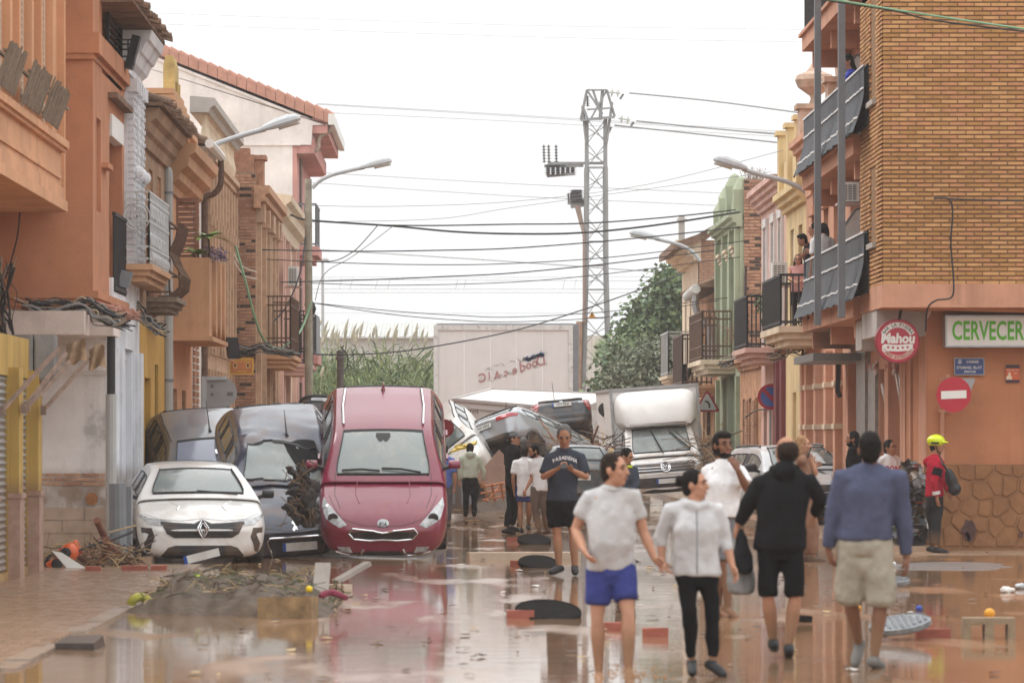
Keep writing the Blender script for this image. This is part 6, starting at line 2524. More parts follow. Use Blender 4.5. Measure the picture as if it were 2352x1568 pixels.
# group walking away by the heap
person('person in sage green hoodie and black trousers walking away beside the maroon car',87,1080,1019,1.6,180,170,dict(ela=(1056,1084,0),wra=(1056,1106,.05),elb=(1112,1084,0),wrb=(1110,1104,.05),loose=1.1),
 SK1,('short',HBRN),(T_SAGE,1.85,'hood'),(B_BLACK,1.9,1.0),SH_BRN,hem=1096)
r_,D_,X_=person('man in black t-shirt and grey cap standing side-on by the heap',77,1178,993,1.78,120,70,dict(elb=(1184,1082,0),wrb=(1180,1106,-.1),ela=(1166,1082,.1),wra=(1168,1106,.1),ana=(1162,1214,0),anb=(1176,1208,.1)),
 SK1,('short',HBRN),(T_BLACK,.7),(B_BLACK,1.92,1.0),SH_BLK)
mb=MB()
k=X_['k']
mb.ell(X_['hp'](0,-.015,.05),.09*k,.1*k,.085*k,14,8,X_['rot'])
mb.ell(X_['hp'](0,.1,.05),.07*k,.06*k,.012*k,12,6,X_['rot'])
fuse(mb,.014,2).build('cap',cloth('grey_cap',(.14,.145,.15)),r_,smooth=True)
person('man in white t-shirt and bright blue shorts walking away in sandals',76,1205,1027,1.5,170,160,dict(elb=(1226,1092,0),wrb=(1228,1120,-.05),ana=(1196,1212,0),anb=(1213,1205,.2)),SK2,('short',HBRN),(T_WHITE,.7),(B_BLUE,.7,1.1),SH_BLK,build=1.05,hem=1140)
person('bearded man in white polo and muddy brown trousers looking down',74,1240,1021,1.56,200,290,dict(head=(1226,1036,-.05),neck=(1236,1052,0),ela=(1222,1096,-.05),wra=(1208,1124,-.1),ana=(1238,1216,0),anb=(1257,1214,.2)),SK2,('short',HBLK),(T_WHITE,.8),(B_BROWN,1.95,1.15),SH_BRN,beard=HBLK,hem=1128,nod=.3)
person('grey-haired man in grey shirt, half hidden behind the man in white',82,1203,1006,1.7,180,180,{},SK2,('short',HGRY),(cloth('mid_grey_cotton',(.22,.22,.23)),.8),(B_BROWN,1.9),SH_BLK)
r_,D_,X_=person('dark-haired man looking down, hidden behind the man in grey t-shirt',60,1436,1031,1.6,40,60,dict(ela=(1405,1110,0),wra=(1420,1130,-.15),elb=(1462,1112,0),wrb=(1450,1130,-.15)),SK2,('short',HBLK),(T_NAVY,1.9),(B_BLACK,1.9),SH_BLK,nod=.4)
mb=MB()
mb.tube([D_['neck']+V((.09*math.cos(a*.6),.08*math.sin(a*.6),-.03))for a in range(11)],.02,6)
mb.build('collar',mat('hi_vis_yellow',(.55,.62,.03),.6,.1,5),r_)
person('person in blue shirt almost hidden behind the maroon crossover',83,1020,1022,1.6,180,180,{},SK1,('short',HBRN),(cloth('bright_blue_cotton',(.10,.16,.45)),.8),(cloth('grey_trousers',(.10,.10,.11)),1.9),SH_BLK)
# by the right-hand houses
r_,D_,X_=person('blonde woman in brown dress talking on a phone beside the suv',60,1846,1004,1.72,80,80,dict(head=(1845,1022,0),elb=(1874,1088,-.05),wrb=(1866,1062,-.1),hdb=(1860,1046,-.1),ela=(1836,1090,.1),wra=(1866,1070,.15),knb=(1868,1220,0),anb=(1868,1278,0),ana=(1852,1278,.1)),
 SK1,('long',HBLD),(T_BROWN,.8),(T_BROWN,1.9,1.25),SH_BRN)
mb=MB()
mb.cbox(P(1859,1038,59.9),.012,.07,.14,Matrix.Rotation(R(15),3,'Y'))
tag(mb.build('phone',BLACKP,None),'black phone at the ear of the blonde woman','phone')
person('dark-bearded man in black shirt with his head turned to the left, by the suv',72,1962,992,1.8,250,265,{},SK2,('short',HBLK),(T_BLACK,.8),(B_BLACK,1.9),SH_BLK,beard=HBLK)
r_,D_,X_=person('young man in white sweater with red letters, between blue shirt and rubbish heap',67,2042,1012,1.72,30,45,dict(ela=(2014,1090,.05),elb=(2068,1092,0)),SK2,('short',HBLK),(T_WHITE,1.9),(B_BLACK,1.9),SH_BLK)
mb=MB()
text_mb(mb,'PON',facing(P(2046,1078,66.86)+V((.03,-.02,0)),(.88,.42,0),(0,0,1)),.15,.004,.85,bold=.004)
mb.build('lettering',mat('red_print',(.45,.03,.07),.8,.1,5),r_)
r_,D_,X_=person('rescuer in red jacket and neon yellow helmet standing at the bar wall',64,2150,1000,1.75,60,75,dict(head=(2152,1022,0),neck=(2148,1046,0),sha=(2130,1060,.15),shb=(2160,1060,-.12),elb=(2146,1106,-.18),wrb=(2152,1142,-.16),hdb=(2153,1156,-.16),ela=(2170,1108,.2),wra=(2180,1130,.1),
 hip=(2146,1140,0),kna=(2142,1200,.1),ana=(2140,1254,.12),knb=(2150,1198,-.05),anb=(2150,1256,-.05)),SK2,('short',HBLK),(T_RED,1.95,'jacket'),(B_DARK,1.92,1.15),SH_BLK,hem=1140)
HIVIS=mat('neon_yellow',(.62,.72,.01),.35,.05,5,.02,30,coat=.4)
mb=MB()
k=X_['k']
mb.ell(X_['hp'](0,-.015,.06),.118*k,.14*k,.1*k,16,10,X_['rot'])
mb.ell(X_['hp'](0,.11,.04),.08*k,.07*k,.015*k,12,6,X_['rot'])
hm=fuse(mb,.014,2).build('helmet',HIVIS,r_,smooth=True)
mb=MB()
for sx in(-1,1):
 mb.cbox(X_['hp'](sx*.112,-.01,.03),.02,.12,.03,X_['rot'])
 mb.tube([X_['hp'](sx*.095,.0,-.01),X_['hp'](sx*.08,.02,-.08),X_['hp'](0,.05,-.125)],.008,5)
mb.build('helmet_strap',BLACKP,hm)
mb=MB()
for(a,b,r)in(('elb','wrb',.062),):
 q=D_[a].lerp(D_[b],.7)
 t=(D_[b]-D_[a]).normalized()
 mb.tube([q-t*.025,q+t*.025],r*.98,12)
mb.build('reflective_band',mat('reflective_grey',(.6,.6,.6),.4,.05,5),r_)
mb=MB()
mb.tube([D_['shb'].lerp(D_['elb'],.35),D_['shb'].lerp(D_['elb'],.7)],.078,12)
mb.build('sleeve_patch',T_BLACK,r_)
mb=MB()
mb.ell(P(2186,1106,63.8),.09,.09,.2,12,10,Matrix.Rotation(R(-18),3,'Y'))
mb.ell(P(2192,1122,63.8),.1,.09,.1,10,8)
bg=fuse(mb,.016,2,.012,8,1).build('shoulder_bag',BLACKP,None,smooth=True)
tag(bg,'black dry bag slung at the hip of the rescuer in red','bag')
mb=MB()
mb.tube([D_['neck']+V((.05,-.06,0)),P(2166,1065,63.75),P(2180,1088,63.75)],.016,6)
mb.build('strap',BLACKP,bg)
# people on the balconies
BALC='people watching from balconies'
r_,D_,X_=person('dark-haired woman in blue and red football shirt leaning over the upper balcony',70.4,1954,122,1.6,290,285,dict(head=(1948,142,0),neck=(1956,162,0),sha=(1950,174,-.15),shb=(1972,166,.15)),SK1,('long',HBLK),(cloth('blue_jersey',(.05,.07,.38)),.8),(B_BLACK,1.9),SH_BLK,group=BALC,nod=.4)
mb=MB()
mb.tube([D_['sha'].lerp(D_['shb'],.2)+V((-.02,-.02,-.12)),D_['sha'].lerp(D_['shb'],.2)+V((-.02,-.02,-.34))],[.13,.15],12)
mb.build('jersey_stripe',mat('crimson_jersey',(.30,.02,.08),.9,.1,5),r_)
person('boy in dark sweater leaning far over the lower balcony rail',77.7,1862,538,1.5,275,275,dict(head=(1843,552,-.2),neck=(1856,562,-.1),sha=(1858,572,-.2),shb=(1868,566,.1),ela=(1852,582,-.25),wra=(1846,584,-.3),elb=(1862,584,-.1),wrb=(1850,586,-.2)),SK2,('quiff',HBLK),(T_NAVY,1.9),(B_BLACK,1.9),SH_BLK,group=BALC,nod=.35)
person('youth in white shirt behind the boy, looking down the street',76.7,1880,513,1.7,265,260,dict(head=(1870,528,0),neck=(1877,541,0),ela=(1872,572,-.2),wra=(1860,574,-.3)),SK2,('short',HBLK),(T_WHITE,1.4),(B_BLACK,1.9),SH_BLK,group=BALC)
person('black-haired person in white, partly behind the grey balcony post',76.4,1890,514,1.66,200,200,dict(head=(1890,529,.1)),SK2,('long',HBLK),(T_WHITE,.8),(B_BLACK,1.9),SH_BLK,group=BALC)
r_,D_,X_=person('woman in pink top and glasses resting her arms on the iron balcony',85.6,1834,586,1.44,335,350,dict(ela=(1812,640,-.15),wra=(1826,646,-.35),elb=(1850,640,-.1),wrb=(1836,648,-.35)),SK1,('long',HBRN),(cloth('dusty_pink_top',(.52,.27,.25)),.12),(B_BLACK,1.9),SH_BLK,build=1.15,group=BALC)
mb=MB()
for sx in(-1,1):
 mb.tube([X_['hp'](sx*.033+.024*math.cos(a*.7),.093,.016+.018*math.sin(a*.7))for a in range(10)],.004,5)
mb.build('glasses',BLACKP,r_)
# ------------------------------------------------------------------ lorries and the heap of wreckage
BOXW=mat('white_box_panel',(.80,.78,.76),.5,.06,2,.05,20,mud=.1,coords='Object',mudcol=(.45,.36,.28))
tp=dict(L=2.7,W=2.02,H=2.1,zb=.32,zbelt=1.32,hood=(-.28,1.05),cowl=(-.72,1.22),rf=(-1.22,2.02),rr=(-2.2,2.08),tail=(-2.55,1.4),nose=.78,tailz=1.3,
 wheels=(.85,2.3),pillars=(-1.7,),top=.86,drop=.06,rw=.36)
c=Car('box_truck','white box truck with bulging cab fairing leaning at the end of the street','truck',None,tp,WHITEP,GLASSK)
c.add('headlight',[(.62,.88),(.94,.90),(.95,1.08),(.64,1.04)],'front',LAMPG,.008,True)
c.add('grille',[(-.70,.84),(.70,.84),(.78,1.06),(-.78,1.06)],'front',TRIM,.01)
for z in(1.08,.97,.90):
 c.line('grille_bar',[(-.76,z),(.76,z)],'front',CHROME,.014,.012)
c.add('badge',[(.12*math.cos(a*.35),.96+.12*math.sin(a*.35))for a in range(18)],'front',TRIM,.02,step=.05)
c.line('badge_ring',[(.12*math.cos(a*.35),.96+.12*math.sin(a*.35))for a in range(18)],'front',CHROME,.016,.025,closed=True)
c.line('badge_letter',[(-.07,1.03),(0,.955),(.07,1.03)],'front',CHROME,.014,.03)
c.line('badge_letter',[(-.095,.98),(-.045,.875),(0,.95),(.045,.875),(.095,.98)],'front',CHROME,.014,.03)
c.add('bumper',[(-.9,.72),(.9,.72),(.96,.52),(.6,.46),(-.6,.46),(-.96,.52)],'front',TRIM,.012)
c.plate(0,.62,'front','',.52,.12,0,.03)
mb=MB()
for(y0,z0,y1,z1)in((.02,1.34,-.22,1.92),(.72,1.40,.25,1.86)):
 a,b=c.hit(y0,z0,'front')[0],c.hit(y1,z1,'front')[0]
 mb=MB()
 mb.tube([a+V((.04,0,0)),a.lerp(b,.4)+V((.08,0,0)),b+V((.05,0,0))],[.022,.018,.012],6)
 mb.bar(a.lerp(b,.3)+V((.06,0,0)),b+V((.035,0,0)),.03,.012)
 mb.build('wiper',SEAL,c.root,local=True)
mb=MB()
mb.box(-6.2,-1.75,-1.12,1.12,.85,3.0)
bx=mb.build('cargo_box',BOXW,c.root,local=True)
mb=MB()
for y in(-1.12,1.12):
 mb.bar((-1.74,y,.85),(-1.74,y,3.02),.07)
mb.bar((-1.74,-1.15,3.01),(-1.74,1.15,3.01),.07)
for y in(-1.12,1.12):
 mb.bar((-1.74,y,3.01),(-6.2,y,3.01),.07)
mb.build('edge_profile',GALV,bx,local=True)
rg=[]
for x,w,z0,z1 in((-1.78,1.08,1.95,2.97),(-1.55,1.06,1.98,2.90),(-1.32,1.0,2.0,2.76),(-1.12,.93,2.02,2.52),(-1.0,.86,2.03,2.22),(-.97,.80,2.04,2.10)):
 zc,hz=(z0+z1)/2,(z1-z0)/2
 rg.append([V((x-.1*abs(math.copysign(abs(math.cos(t*.2618))**.4,math.cos(t*.2618)))**6,w*math.copysign(abs(math.cos(t*.2618))**.28,math.cos(t*.2618)),zc+hz*math.copysign(abs(math.sin(t*.2618))**.5,math.sin(t*.2618))))for t in range(24)])
mb=MB()
mb.rings(rg)
mb.build('roof_fairing',BOXW,c.root,local=True,smooth=True)
c.mirrors(-.85,1.3,BLACKP,1.0)
c.place(1536,1160,108,3,0,4.0,(0,0,.0))
# the overturned trailer
TRM=mat('trailer_white',(.70,.66,.63),.55,.06,1,.05,20,streak=.4)
t=thing('lorry_trailer','long white trailer lying tilted across the end of the street with web address','trailer',(1.8,126,0))
A=[P(1040,1040,125),P(1330,1040,123),P(1420,1040,128),P(1130,1040,130)]
B=[P(1040,917,125),P(1330,941,123),P(1418,906,128.5),P(1128,894,130)]
mb=MB()
mb.hexa(A+B)
mb.build('trailer_body',TRM,t)
mb=MB()
for i in range(4):
 mb.bar(B[i]+V((0,-.03,.0)),B[(i+1)%4]+V((0,-.03,.0)),.08)
mb.bar(B[0]+V((0,-.04,-.22)),B[1]+V((0,-.04,-.22)),.03)
mb.build('edge_profile',mat('edge_alu',(.50,.47,.45),.5,.1,4),t)
mb=MB()
text_mb(mb,'mudanzasbo.net' if False else 'o.net',facing(P(1083,944,124.5),(1,-.02,0),(0,0,1)),.22,.006,.9)
mb.build('lettering',INK,t)
mb=MB()
lo,hi=[P(1320,1010,121.5),P(1418,1010,122.5),P(1418,1010,126),P(1320,1010,126)],[P(1322,945,121.8),P(1414,938,122.8),P(1414,940,126),P(1322,942,126)]
mb.hexa(lo+hi)
tag(mb.build('white_sheet_panel',WHITEP),'plain white panel slumped between the saloon and the box truck','panel')
# tall panel wall behind
D=146
t=thing('billboard','tall white panel billboard with torn red and blue lettering','billboard',(1.6,D,0))
x0,x1,z0,z1=P(996,0,D).x,P(1316,0,D).x,.3,zv(746,D)
n=5
for k in range(n):
 mb=MB()
 w=(x1-x0-.3)/n
 mb.box(x0+.15+k*w+.004,x0+.15+(k+1)*w-.004,D,D+.08,z0,z1-.18)
 mb.build('panel',mat('billboard_panel',(.64,.61,.605),.6,.05,1,.1,30,streak=.2),t)
mb=MB()
mb.box(x0,x0+.15,D-.05,D+.35,z0,z1)
mb.box(x1-.15,x1,D-.05,D+.35,z0,z1)
mb.box(x0+.15,x1-.15,D-.05,D+.35,z1-.18,z1)
mb.box(x0+.15,x1-.15,D-.05,D+.35,z0-.1,z0)
fr=mb.build('panel_frame',mat('billboard_frame',(.58,.57,.56),.6,.12,4,.1,30,stain=.4),t)
mb=MB()
mb.box(x1+.002,x1+.2,D+.0,D+.5,z0,z1+.04)
mb.box(x0+.1,x1,D+.02,D+.5,z1+.002,z1+.05)
mb.build('back_frame',GREYM,t)
for x in(x0+.6,(x0+x1)/2,x1-.6):
 mb=MB()
 mb.box(x-.1,x+.1,D+.1,D+.35,0,z0)
 mb.build('post',GREYM,t)
TORN=mat('torn_red_vinyl',(.38,.19,.19),.7,.3,9)
TORB=mat('torn_blue_vinyl',(.10,.14,.33),.7,.3,9)
TORE=mat('torn_dark_edge',(.12,.11,.11),.8,.3,9)
tz=lambda u,v:facing(P(u,v,D-.012),(1,0,.28),(-.1,0,1))
for(ch,u,v,sz,mm)in(('C',1108,868,.42,TORN),('i',1124,862,.34,TORN),('A',1142,862,.36,TORN),('c',1162,855,.36,TORN),('e',1182,850,.42,TORN),('d',1200,843,.48,TORN),('o',1214,838,.42,TORN),('o',1228,833,.42,TORN),('D',1242,829,.5,TORN)):
 mb=MB()
 text_mb(mb,ch,tz(u,v),sz,.006,-.9,bold=.01)
 o=mb.build('torn_letter',mm,t)
rr=random.Random(4)
for i in range(12):
 u=1206+i*3.6
 c0=P(u,826-(u-1206)*.3+rr.uniform(-3,3),D-.012)
 mb=MB()
 mb.prism([(rr.uniform(.04,.13)*math.cos(a*1.05),rr.uniform(.04,.10)*math.sin(a*1.05))for a in range(6)],.006,facing(c0,(1,0,.28),(-.1,0,1)))
 mb.build('torn_scrap',TORB if i%3 else TORE,t)
mb=MB()
for i in range(26):
 u=1100+i*6.2
 s_=rr.choice((-1,1))
 c0=P(u+rr.uniform(-5,5),862-(u-1100)*.27+s_*rr.uniform(8,16),D-.01)
 mb.bar(c0,c0+V((rr.uniform(.05,.2),0,rr.uniform(-.12,.12))),.02,.006)
mb.build('torn_outline',TORE,t,kind='stuff')
# dark vehicle on its side behind the maroon car
t=thing('overturned_vehicle','dark vehicle lying on its side behind the wooden lamp pole','vehicle',(-3.4,96,0))
mb=MB()
rg=[]
for y,k in((95.5,.9),(95.8,1),(97.5,1),(97.8,.92)):
 pts=[(686,1010),(684,960),(688,930),(698,916),(716,910),(742,911),(760,918),(768,1010)]
 rg.append([V(((u-CX)*96/F,y,CH-((v-CY)*k)*96/F))for u,v in pts])
mb.rings(rg)
mb.build('body',DGREY,t)
mb=MB()
mb.tube(smooth_path([P(687,950,95.3),P(689,925,95.3),P(698,914,95.3),P(720,909,95.3),P(752,910,95.3)],4),.035,6)
mb.build('guard_bar',IRON,t)
mb=MB()
mb.cbox(P(727,933,95.4),.22,.1,.16)
mb.build('hinge_plate',GREYM,t)
# mud and reed mound that carries the cars
MUDP=mat('dark_flood_mud',(.075,.05,.035),.85,.4,3,.9,9)
def mound(name,label,u0,u1,d0,d1,hmax,seed,m=MUDP,base=0):
 mb=MB()
 nx,ny=46,22
 for j in range(ny+1):
  for i in range(nx+1):
   a,b=i/nx,j/ny
   d=d0+(d1-d0)*b
   x=((u0+(u1-u0)*a)-CX)*d/F
   h=hmax*(math.sin(math.pi*min(1,max(0,a)))**.6)*(math.sin(math.pi*b)**.7)
   h*=.75+.5*noise.noise(V((x*.8,d*.5,seed)))+.25*noise.noise(V((x*3,d*2,seed)))
   mb.v.append(V((x+.1*noise.noise(V((d,x*2,1))),d,base-.05+max(0,h))))
 mb.f=[(j*(nx+1)+i,j*(nx+1)+i+1,(j+1)*(nx+1)+i+1,(j+1)*(nx+1)+i)for i in range(nx)for j in range(ny)]
 mb.m=[0]*len(mb.f)
 o=mb.build(name,m,None,smooth=True,kind='stuff')
 return tag(o,label,'debris')
mound('mud_heap','dark heap of mud and wreckage under the stranded cars',1035,1425,100,117,1.35,3)
mound('mud_heap','dark mass of mud and reeds below the charcoal saloon',1215,1420,117,128,2.0,6)
mound('mud_heap','mud and reeds banked up behind the parked cars on the left',395,1030,64.5,76,1.1,8)
mound('mud_heap','reed debris packed between the box truck and the right houses',1600,1672,105,113,1.7,5)
STRAW=mat('reed_straw',(.36,.26,.14),.9,.3,9)
PLANKM=mat('splintered_plank',(.27,.14,.08),.85,.3,7,.3,40)
def sticks(name,label,n,area,dd,size,ms,r=(.008,.022),seed=1,flat=.5):
 rr=random.Random(seed)
 mb=MB()
 for i in range(n):
  mb.mi=rr.randrange(len(ms))
  a=P(rr.uniform(area[0],area[1]),rr.uniform(area[2],area[3]),rr.uniform(*dd))
  v=V((rr.uniform(-1,1),rr.uniform(-.5,.5),rr.uniform(-1,1)*flat)).normalized()*rr.uniform(*size)
  mb.tube([a,a+v*.5+V((0,0,.04*rr.uniform(-1,1))),a+v],rr.uniform(*r),4)
 o=mb.build(name,ms,None,kind='stuff')
 return tag(o,label,'debris')
sticks('reed_stems','broken reed stems and sticks tangled on the wreckage heap',95,(1250,1425,1005,1075),(100,108),(.2,.9),[STRAW,PLANKM,MUDP],seed=2)
sticks('reed_stems','bundle of straw coloured reeds over the right side of the box truck',110,(1585,1660,1000,1080),(104,108),(.2,.9),[STRAW,PLANKM,MUDP],(.005,.014),3,.5)
for i,(u0,v0,u1,v1,d,w,lab)in enumerate(((1272,1030,1370,1058,101,.12,'long dark board sloping across the heap behind the man with the phone'),
 (1262,1022,1345,1046,100.5,.05,'thin orange lath lying on the heap below the saloon'),
 (1325,1060,1385,1030,100,.3,'wide brown furniture board leaning on the heap'),
 (1392,1062,1406,1030,99.5,.12,'red brown slatted panel upright by the box truck'),
 (1374,978,1362,1010,103,.05,'pale stick standing up from the heap beside the black pipe'),
 (1650,1075,1630,1000,112,.06,'bamboo cane leaning by the warning sign'))):
 mb=MB()
 mb.bar(P(u0,v0,d),P(u1,v1,d+.6),w,.03,up=(0,1,0))
 tag(mb.build('plank',PLANKM if i%2==0 else STRAW),lab,'plank')
mb=MB()
a,b=P(1388,938,112),P(1424,972,113.5)
n=26
rs=[.165+.02*(i%2)for i in range(n)]
mb.tube([a.lerp(b,i/(n-1))for i in range(n)],rs,16,cap=False)
pp=mb.build('corrugated_pipe',BLACKP)
tag(pp,'black corrugated pipe sticking up left of the box truck','pipe')
mb=MB()
mb.tube([a,a.lerp(b,.02)],.15,16)
mb.build('pipe_liner',DARK,pp)
# bins, frames and furniture at the foot of the heap
BING=mat('grey_bin_plastic',(.17,.165,.16),.6,.15,4,.1,30,mud=.6,mudz=1.5)
t=thing('waste_bin','muddy grey waste container with open yellow lid behind the sage hoodie','bin',P(1052,1140,92))
mb=MB()
q=[]
for z,k in((.1,.82),(1.05,1.0)):
 q+=[P(1052,0,92).xy.to_3d()+V((sx*.36*k,sy*.36*k,z))for sx,sy in((-1,-1),(1,-1),(1,1),(-1,1))]
mb.hexa(q)
mb.build('bin_body',BING,t)
mb=MB()
c0=P(1052,0,92)
mb.box(c0.x-.4,c0.x+.4,91.6,92.4,1.05,1.12)
for k in range(4):
 mb.box(c0.x-.3+k*.18,c0.x-.24+k*.18,91.6,91.66,.3,.95)
mb.build('bin_rim',GREYM,t)
mb=MB()
mb.hexa([P(1035,1040,91.8),P(1092,1022,92),P(1096,1016,93),P(1048,1030,93),P(1035,1036,91.8),P(1092,1017,92),P(1096,1011,93),P(1048,1025,93)])
mb.tube([P(1045+14+14*math.cos(a_*.5),1026+4*math.sin(a_*.5),91.9)for a_ in range(13)],.02,5)
mb.build('bin_lid',mat('yellow_lid',(.55,.40,.03),.5,.15,4,.05,20),t)
mb=MB()
mb.bar(P(1115,1125,96),P(1172,1060,96.5),.75,.03,up=(0,1,.2))
tag(mb.build('brown_panel',mat('brown_panel',(.27,.17,.13),.7,.15,3,.1,20)),'brown sheet panel leaning by the man in the grey cap','panel')
t=thing('metal_frame','rusty orange tube frame lying beside the man in black','frame',P(1130,1150,90))
ORF=mat('orange_tube',(.42,.17,.08),.6,.3,6,.1,30)
for(u0,v0,u1,v1)in((1104,1118,1160,1108),(1104,1132,1162,1124),(1108,1148,1160,1138),(1112,1112,1120,1152),(1130,1110,1136,1150),(1150,1108,1156,1146),(1118,1150,1152,1112)):
 mb=MB()
 mb.tube([P(u0,v0,89),P(u1,v1,89.5)],.022,6)
 mb.build('tube',ORF,t)
mb=MB()
mb.tube([P(1100,1100,87.5),P(1134,1158,88)],.014,5)
tag(mb.build('cane',STRAW),'thin yellow cane leaning down beside the sage hoodie','stick')
mb=MB()
mb.lathe([(0,0),(.16,0),(.17,.01),(.16,.02),(0,.02)],20,facing(P(1022,983,80),(1,0,0),(0,0,1)))
pl=mb.build('round_sign',mat('dark_red_disc',(.20,.012,.02),.5,.1,5))
tag(pl,'small dark red disc sign to the right of the maroon crossover','sign')
mb=MB()
mb.tube([P(1022,990,80.05),P(1022,1160,80.05)],.025,6)
mb.build('post',GALV,pl)
# rubbish heap between the young man and the rescuer
TRM_=[mat('rubbish_grey',(.20,.20,.21),.6,.4,8,.4,30),mat('rubbish_mud',(.13,.09,.06),.8,.4,8,.4,30),mat('rubbish_white',(.50,.48,.46),.5,.3,8,.3,30),
 mat('rubbish_dark',(.03,.03,.033),.5,.3,8,.3,30),mat('rubbish_red',(.30,.06,.05),.6,.3,8),mat('rubbish_green',(.12,.17,.13),.6,.3,8)]
rr=random.Random(12)
mb=MB()
for i in range(620):
 v=rr.uniform(1070,1236)
 w=10+26*min(1,(v-1060)/70)
 u=2092+rr.uniform(-w,w)
 d=65.2+rr.uniform(-.4,.5)
 mb.mi=rr.choices(range(6),[5,5,3,4+(v>1160)*5,.6,.8])[0]
 c0=P(u,v,d)
 s_=rr.uniform(.04,.12)
 q=Matrix.Rotation(rr.uniform(0,6),3,'X')@Matrix.Rotation(rr.uniform(0,6),3,'Z')
 vs=[c0+q@V((s_*math.cos(a_*1.047)*rr.uniform(.5,1.3),s_*math.sin(a_*1.047)*rr.uniform(.5,1.3),rr.uniform(-.03,.03)))for a_ in range(6)]+[c0+q@V((0,0,s_*.4))]
 mb.add(vs,[(a_,(a_+1)%6,6)for a_ in range(6)])
c0=P(2092,1236,65.4)
mb.mi=3
mb.lathe([(.24,0),(.25,.5),(.2,.9),(.1,1.05)],12,Matrix.Translation((c0.x,65.5,.1)))
tag(mb.build('rubbish_heap',TRM_,None,kind='stuff',recalc=False),'tall heap of crushed plastic and rubbish against the bar corner','rubbish')
# ------------------------------------------------------------------ greenery and far buildings
def leafmat(name,c,v=.35):
 m=mat(name,c,.6,v,1.2,0,spec=.3)
 return m
LEAF=[leafmat('leaf_mid',(.135,.19,.095)),leafmat('leaf_dark',(.08,.12,.065)),leafmat('leaf_light',(.19,.25,.11))]
OLIVE=[leafmat('olive_leaf',(.15,.17,.105)),leafmat('olive_dark',(.075,.09,.055)),leafmat('olive_silver',(.26,.28,.20))]
REED=[leafmat('reed_green',(.15,.20,.085)),leafmat('reed_dark',(.07,.10,.05)),leafmat('reed_pale',(.27,.31,.16))]
BARK=mat('bark',(.12,.09,.065),.95,.3,6,.6,20)
def tree(name,label,lobes,n,leaf,ms,trunk,group,seed,weights=(5,3,2),thin=.4):
 'crown of leaves in clumps spread through lobes (u, v, d, ru, rv, rd), trunk and limbs reaching into them'
 rr=random.Random(seed)
 root=thing(name,label,'tree',trunk[0],group)
 mb=MB()
 mb.tube([trunk[0],trunk[1],trunk[2]],[.22,.16,.1],8)
 for L in lobes:
  c0=P(L[0],L[1],L[2])
  mb.tube([trunk[1],trunk[1].lerp(c0,.5)+V((0,0,.2)),c0],[.09,.06,.02],6)
 mb.build('trunk',BARK,root)
 mb=MB()
 tot=sum(L[3]*L[4]for L in lobes)
 for L in lobes:
  c0=P(L[0],L[1],L[2])
  s_=L[2]/F
  rx,rz,ry=L[3]*s_,L[4]*s_,L[5]
  clumps=[]
  for _ in range(int(26*L[3]*L[4]/2500)+6):
   v=V((rr.gauss(0,1),rr.gauss(0,1),rr.gauss(0,1))).normalized()*rr.uniform(.45,1)**.5
   clumps.append(c0+V((v.x*rx,v.y*ry,v.z*rz)))
  for _ in range(int(n*L[3]*L[4]/tot)):
   q=rr.choice(clumps)
   p=q+V((rr.gauss(0,.32),rr.gauss(0,.32),rr.gauss(0,.26)))
   mb.mi=rr.choices(range(len(ms)),weights)[0]
   a=V((rr.uniform(-1,1),rr.uniform(-1,1),rr.uniform(-.6,.5))).normalized()
   b=a.cross(V((rr.uniform(-1,1),rr.uniform(-1,1),rr.uniform(-1,1)))).normalized()
   l,w=leaf*rr.uniform(.6,1.3),leaf*thin*rr.uniform(.7,1.2)
   mb.add([p,p+a*l*.5+b*w,p+a*l+V((0,0,-.1*l)),p+a*l*.5-b*w],[(0,1,2,3)])
 mb.build('crown',ms,root,recalc=False,kind='stuff')
 return root
TREES='trees beyond the end of the street'
tree('broadleaf_tree','dark broad-leaved tree behind the olive at the end of the street',[(1540,690,160,48,52,1.2),(1496,735,160,42,42,1.2),(1560,640,161,16,18,.7),(1555,655,162,30,35,1),(1460,790,158,30,38,1),(1500,800,160,70,60,1.2),(1560,760,161,40,80,1.2)],
 15000,.23,LEAF,(V((8,160,0)),V((7.8,160,2)),V((7.6,160,4))),TREES,3)
tree('olive_tree','silvery olive tree in front of the dark tree',[(1475,850,150,70,48,1.0),(1530,830,150,45,45,1.0),(1435,885,149,40,35,.9),(1500,880,149,75,45,1),(1555,860,150,35,55,1)],
 13000,.20,OLIVE,(V((6.6,150,0)),V((6.6,150,1.2)),V((6.7,150,2.4))),TREES,4,(5,3,3),.22)
tree('bush','green bush at the foot of the lattice pylon',[(1418,850,156,16,50,.6),(1425,900,156,30,45,.8),(1385,905,158,22,22,.8)],2600,.26,LEAF,(V((5.8,156,0)),V((5.8,156,1)),V((5.9,156,2))),TREES,5)
t=thing('palm_tree','small fan palm beside the lattice pylon','tree',V((5.6,157,0)),TREES)
mb=MB()
mb.tube([V((5.6,157,0)),P(1415,830,157)],[.12,.1],8)
mb.build('trunk',BARK,t)
for k in range(11):
 a=k*.6
 mb=MB()
 c0=P(1412,812,157)
 d_=V((math.cos(a),math.sin(a)*.5,.35+.5*math.sin(k*2.1))).normalized()
 for f in range(-4,5):
  e=(d_+V((.12*f*-d_.z,.05*f,.12*f))).normalized()
  mb.add([c0+d_*.25,c0+d_*.25+e*.35+V((0,.02,.02)),c0+d_*.25+e*.75+V((0,0,-.12)),c0+d_*.25+e*.35-V((0,.02,.02))],[(0,1,2,3)])
 mb.build('frond',LEAF[2],t,recalc=False)
rr=random.Random(21)
mb=MB()
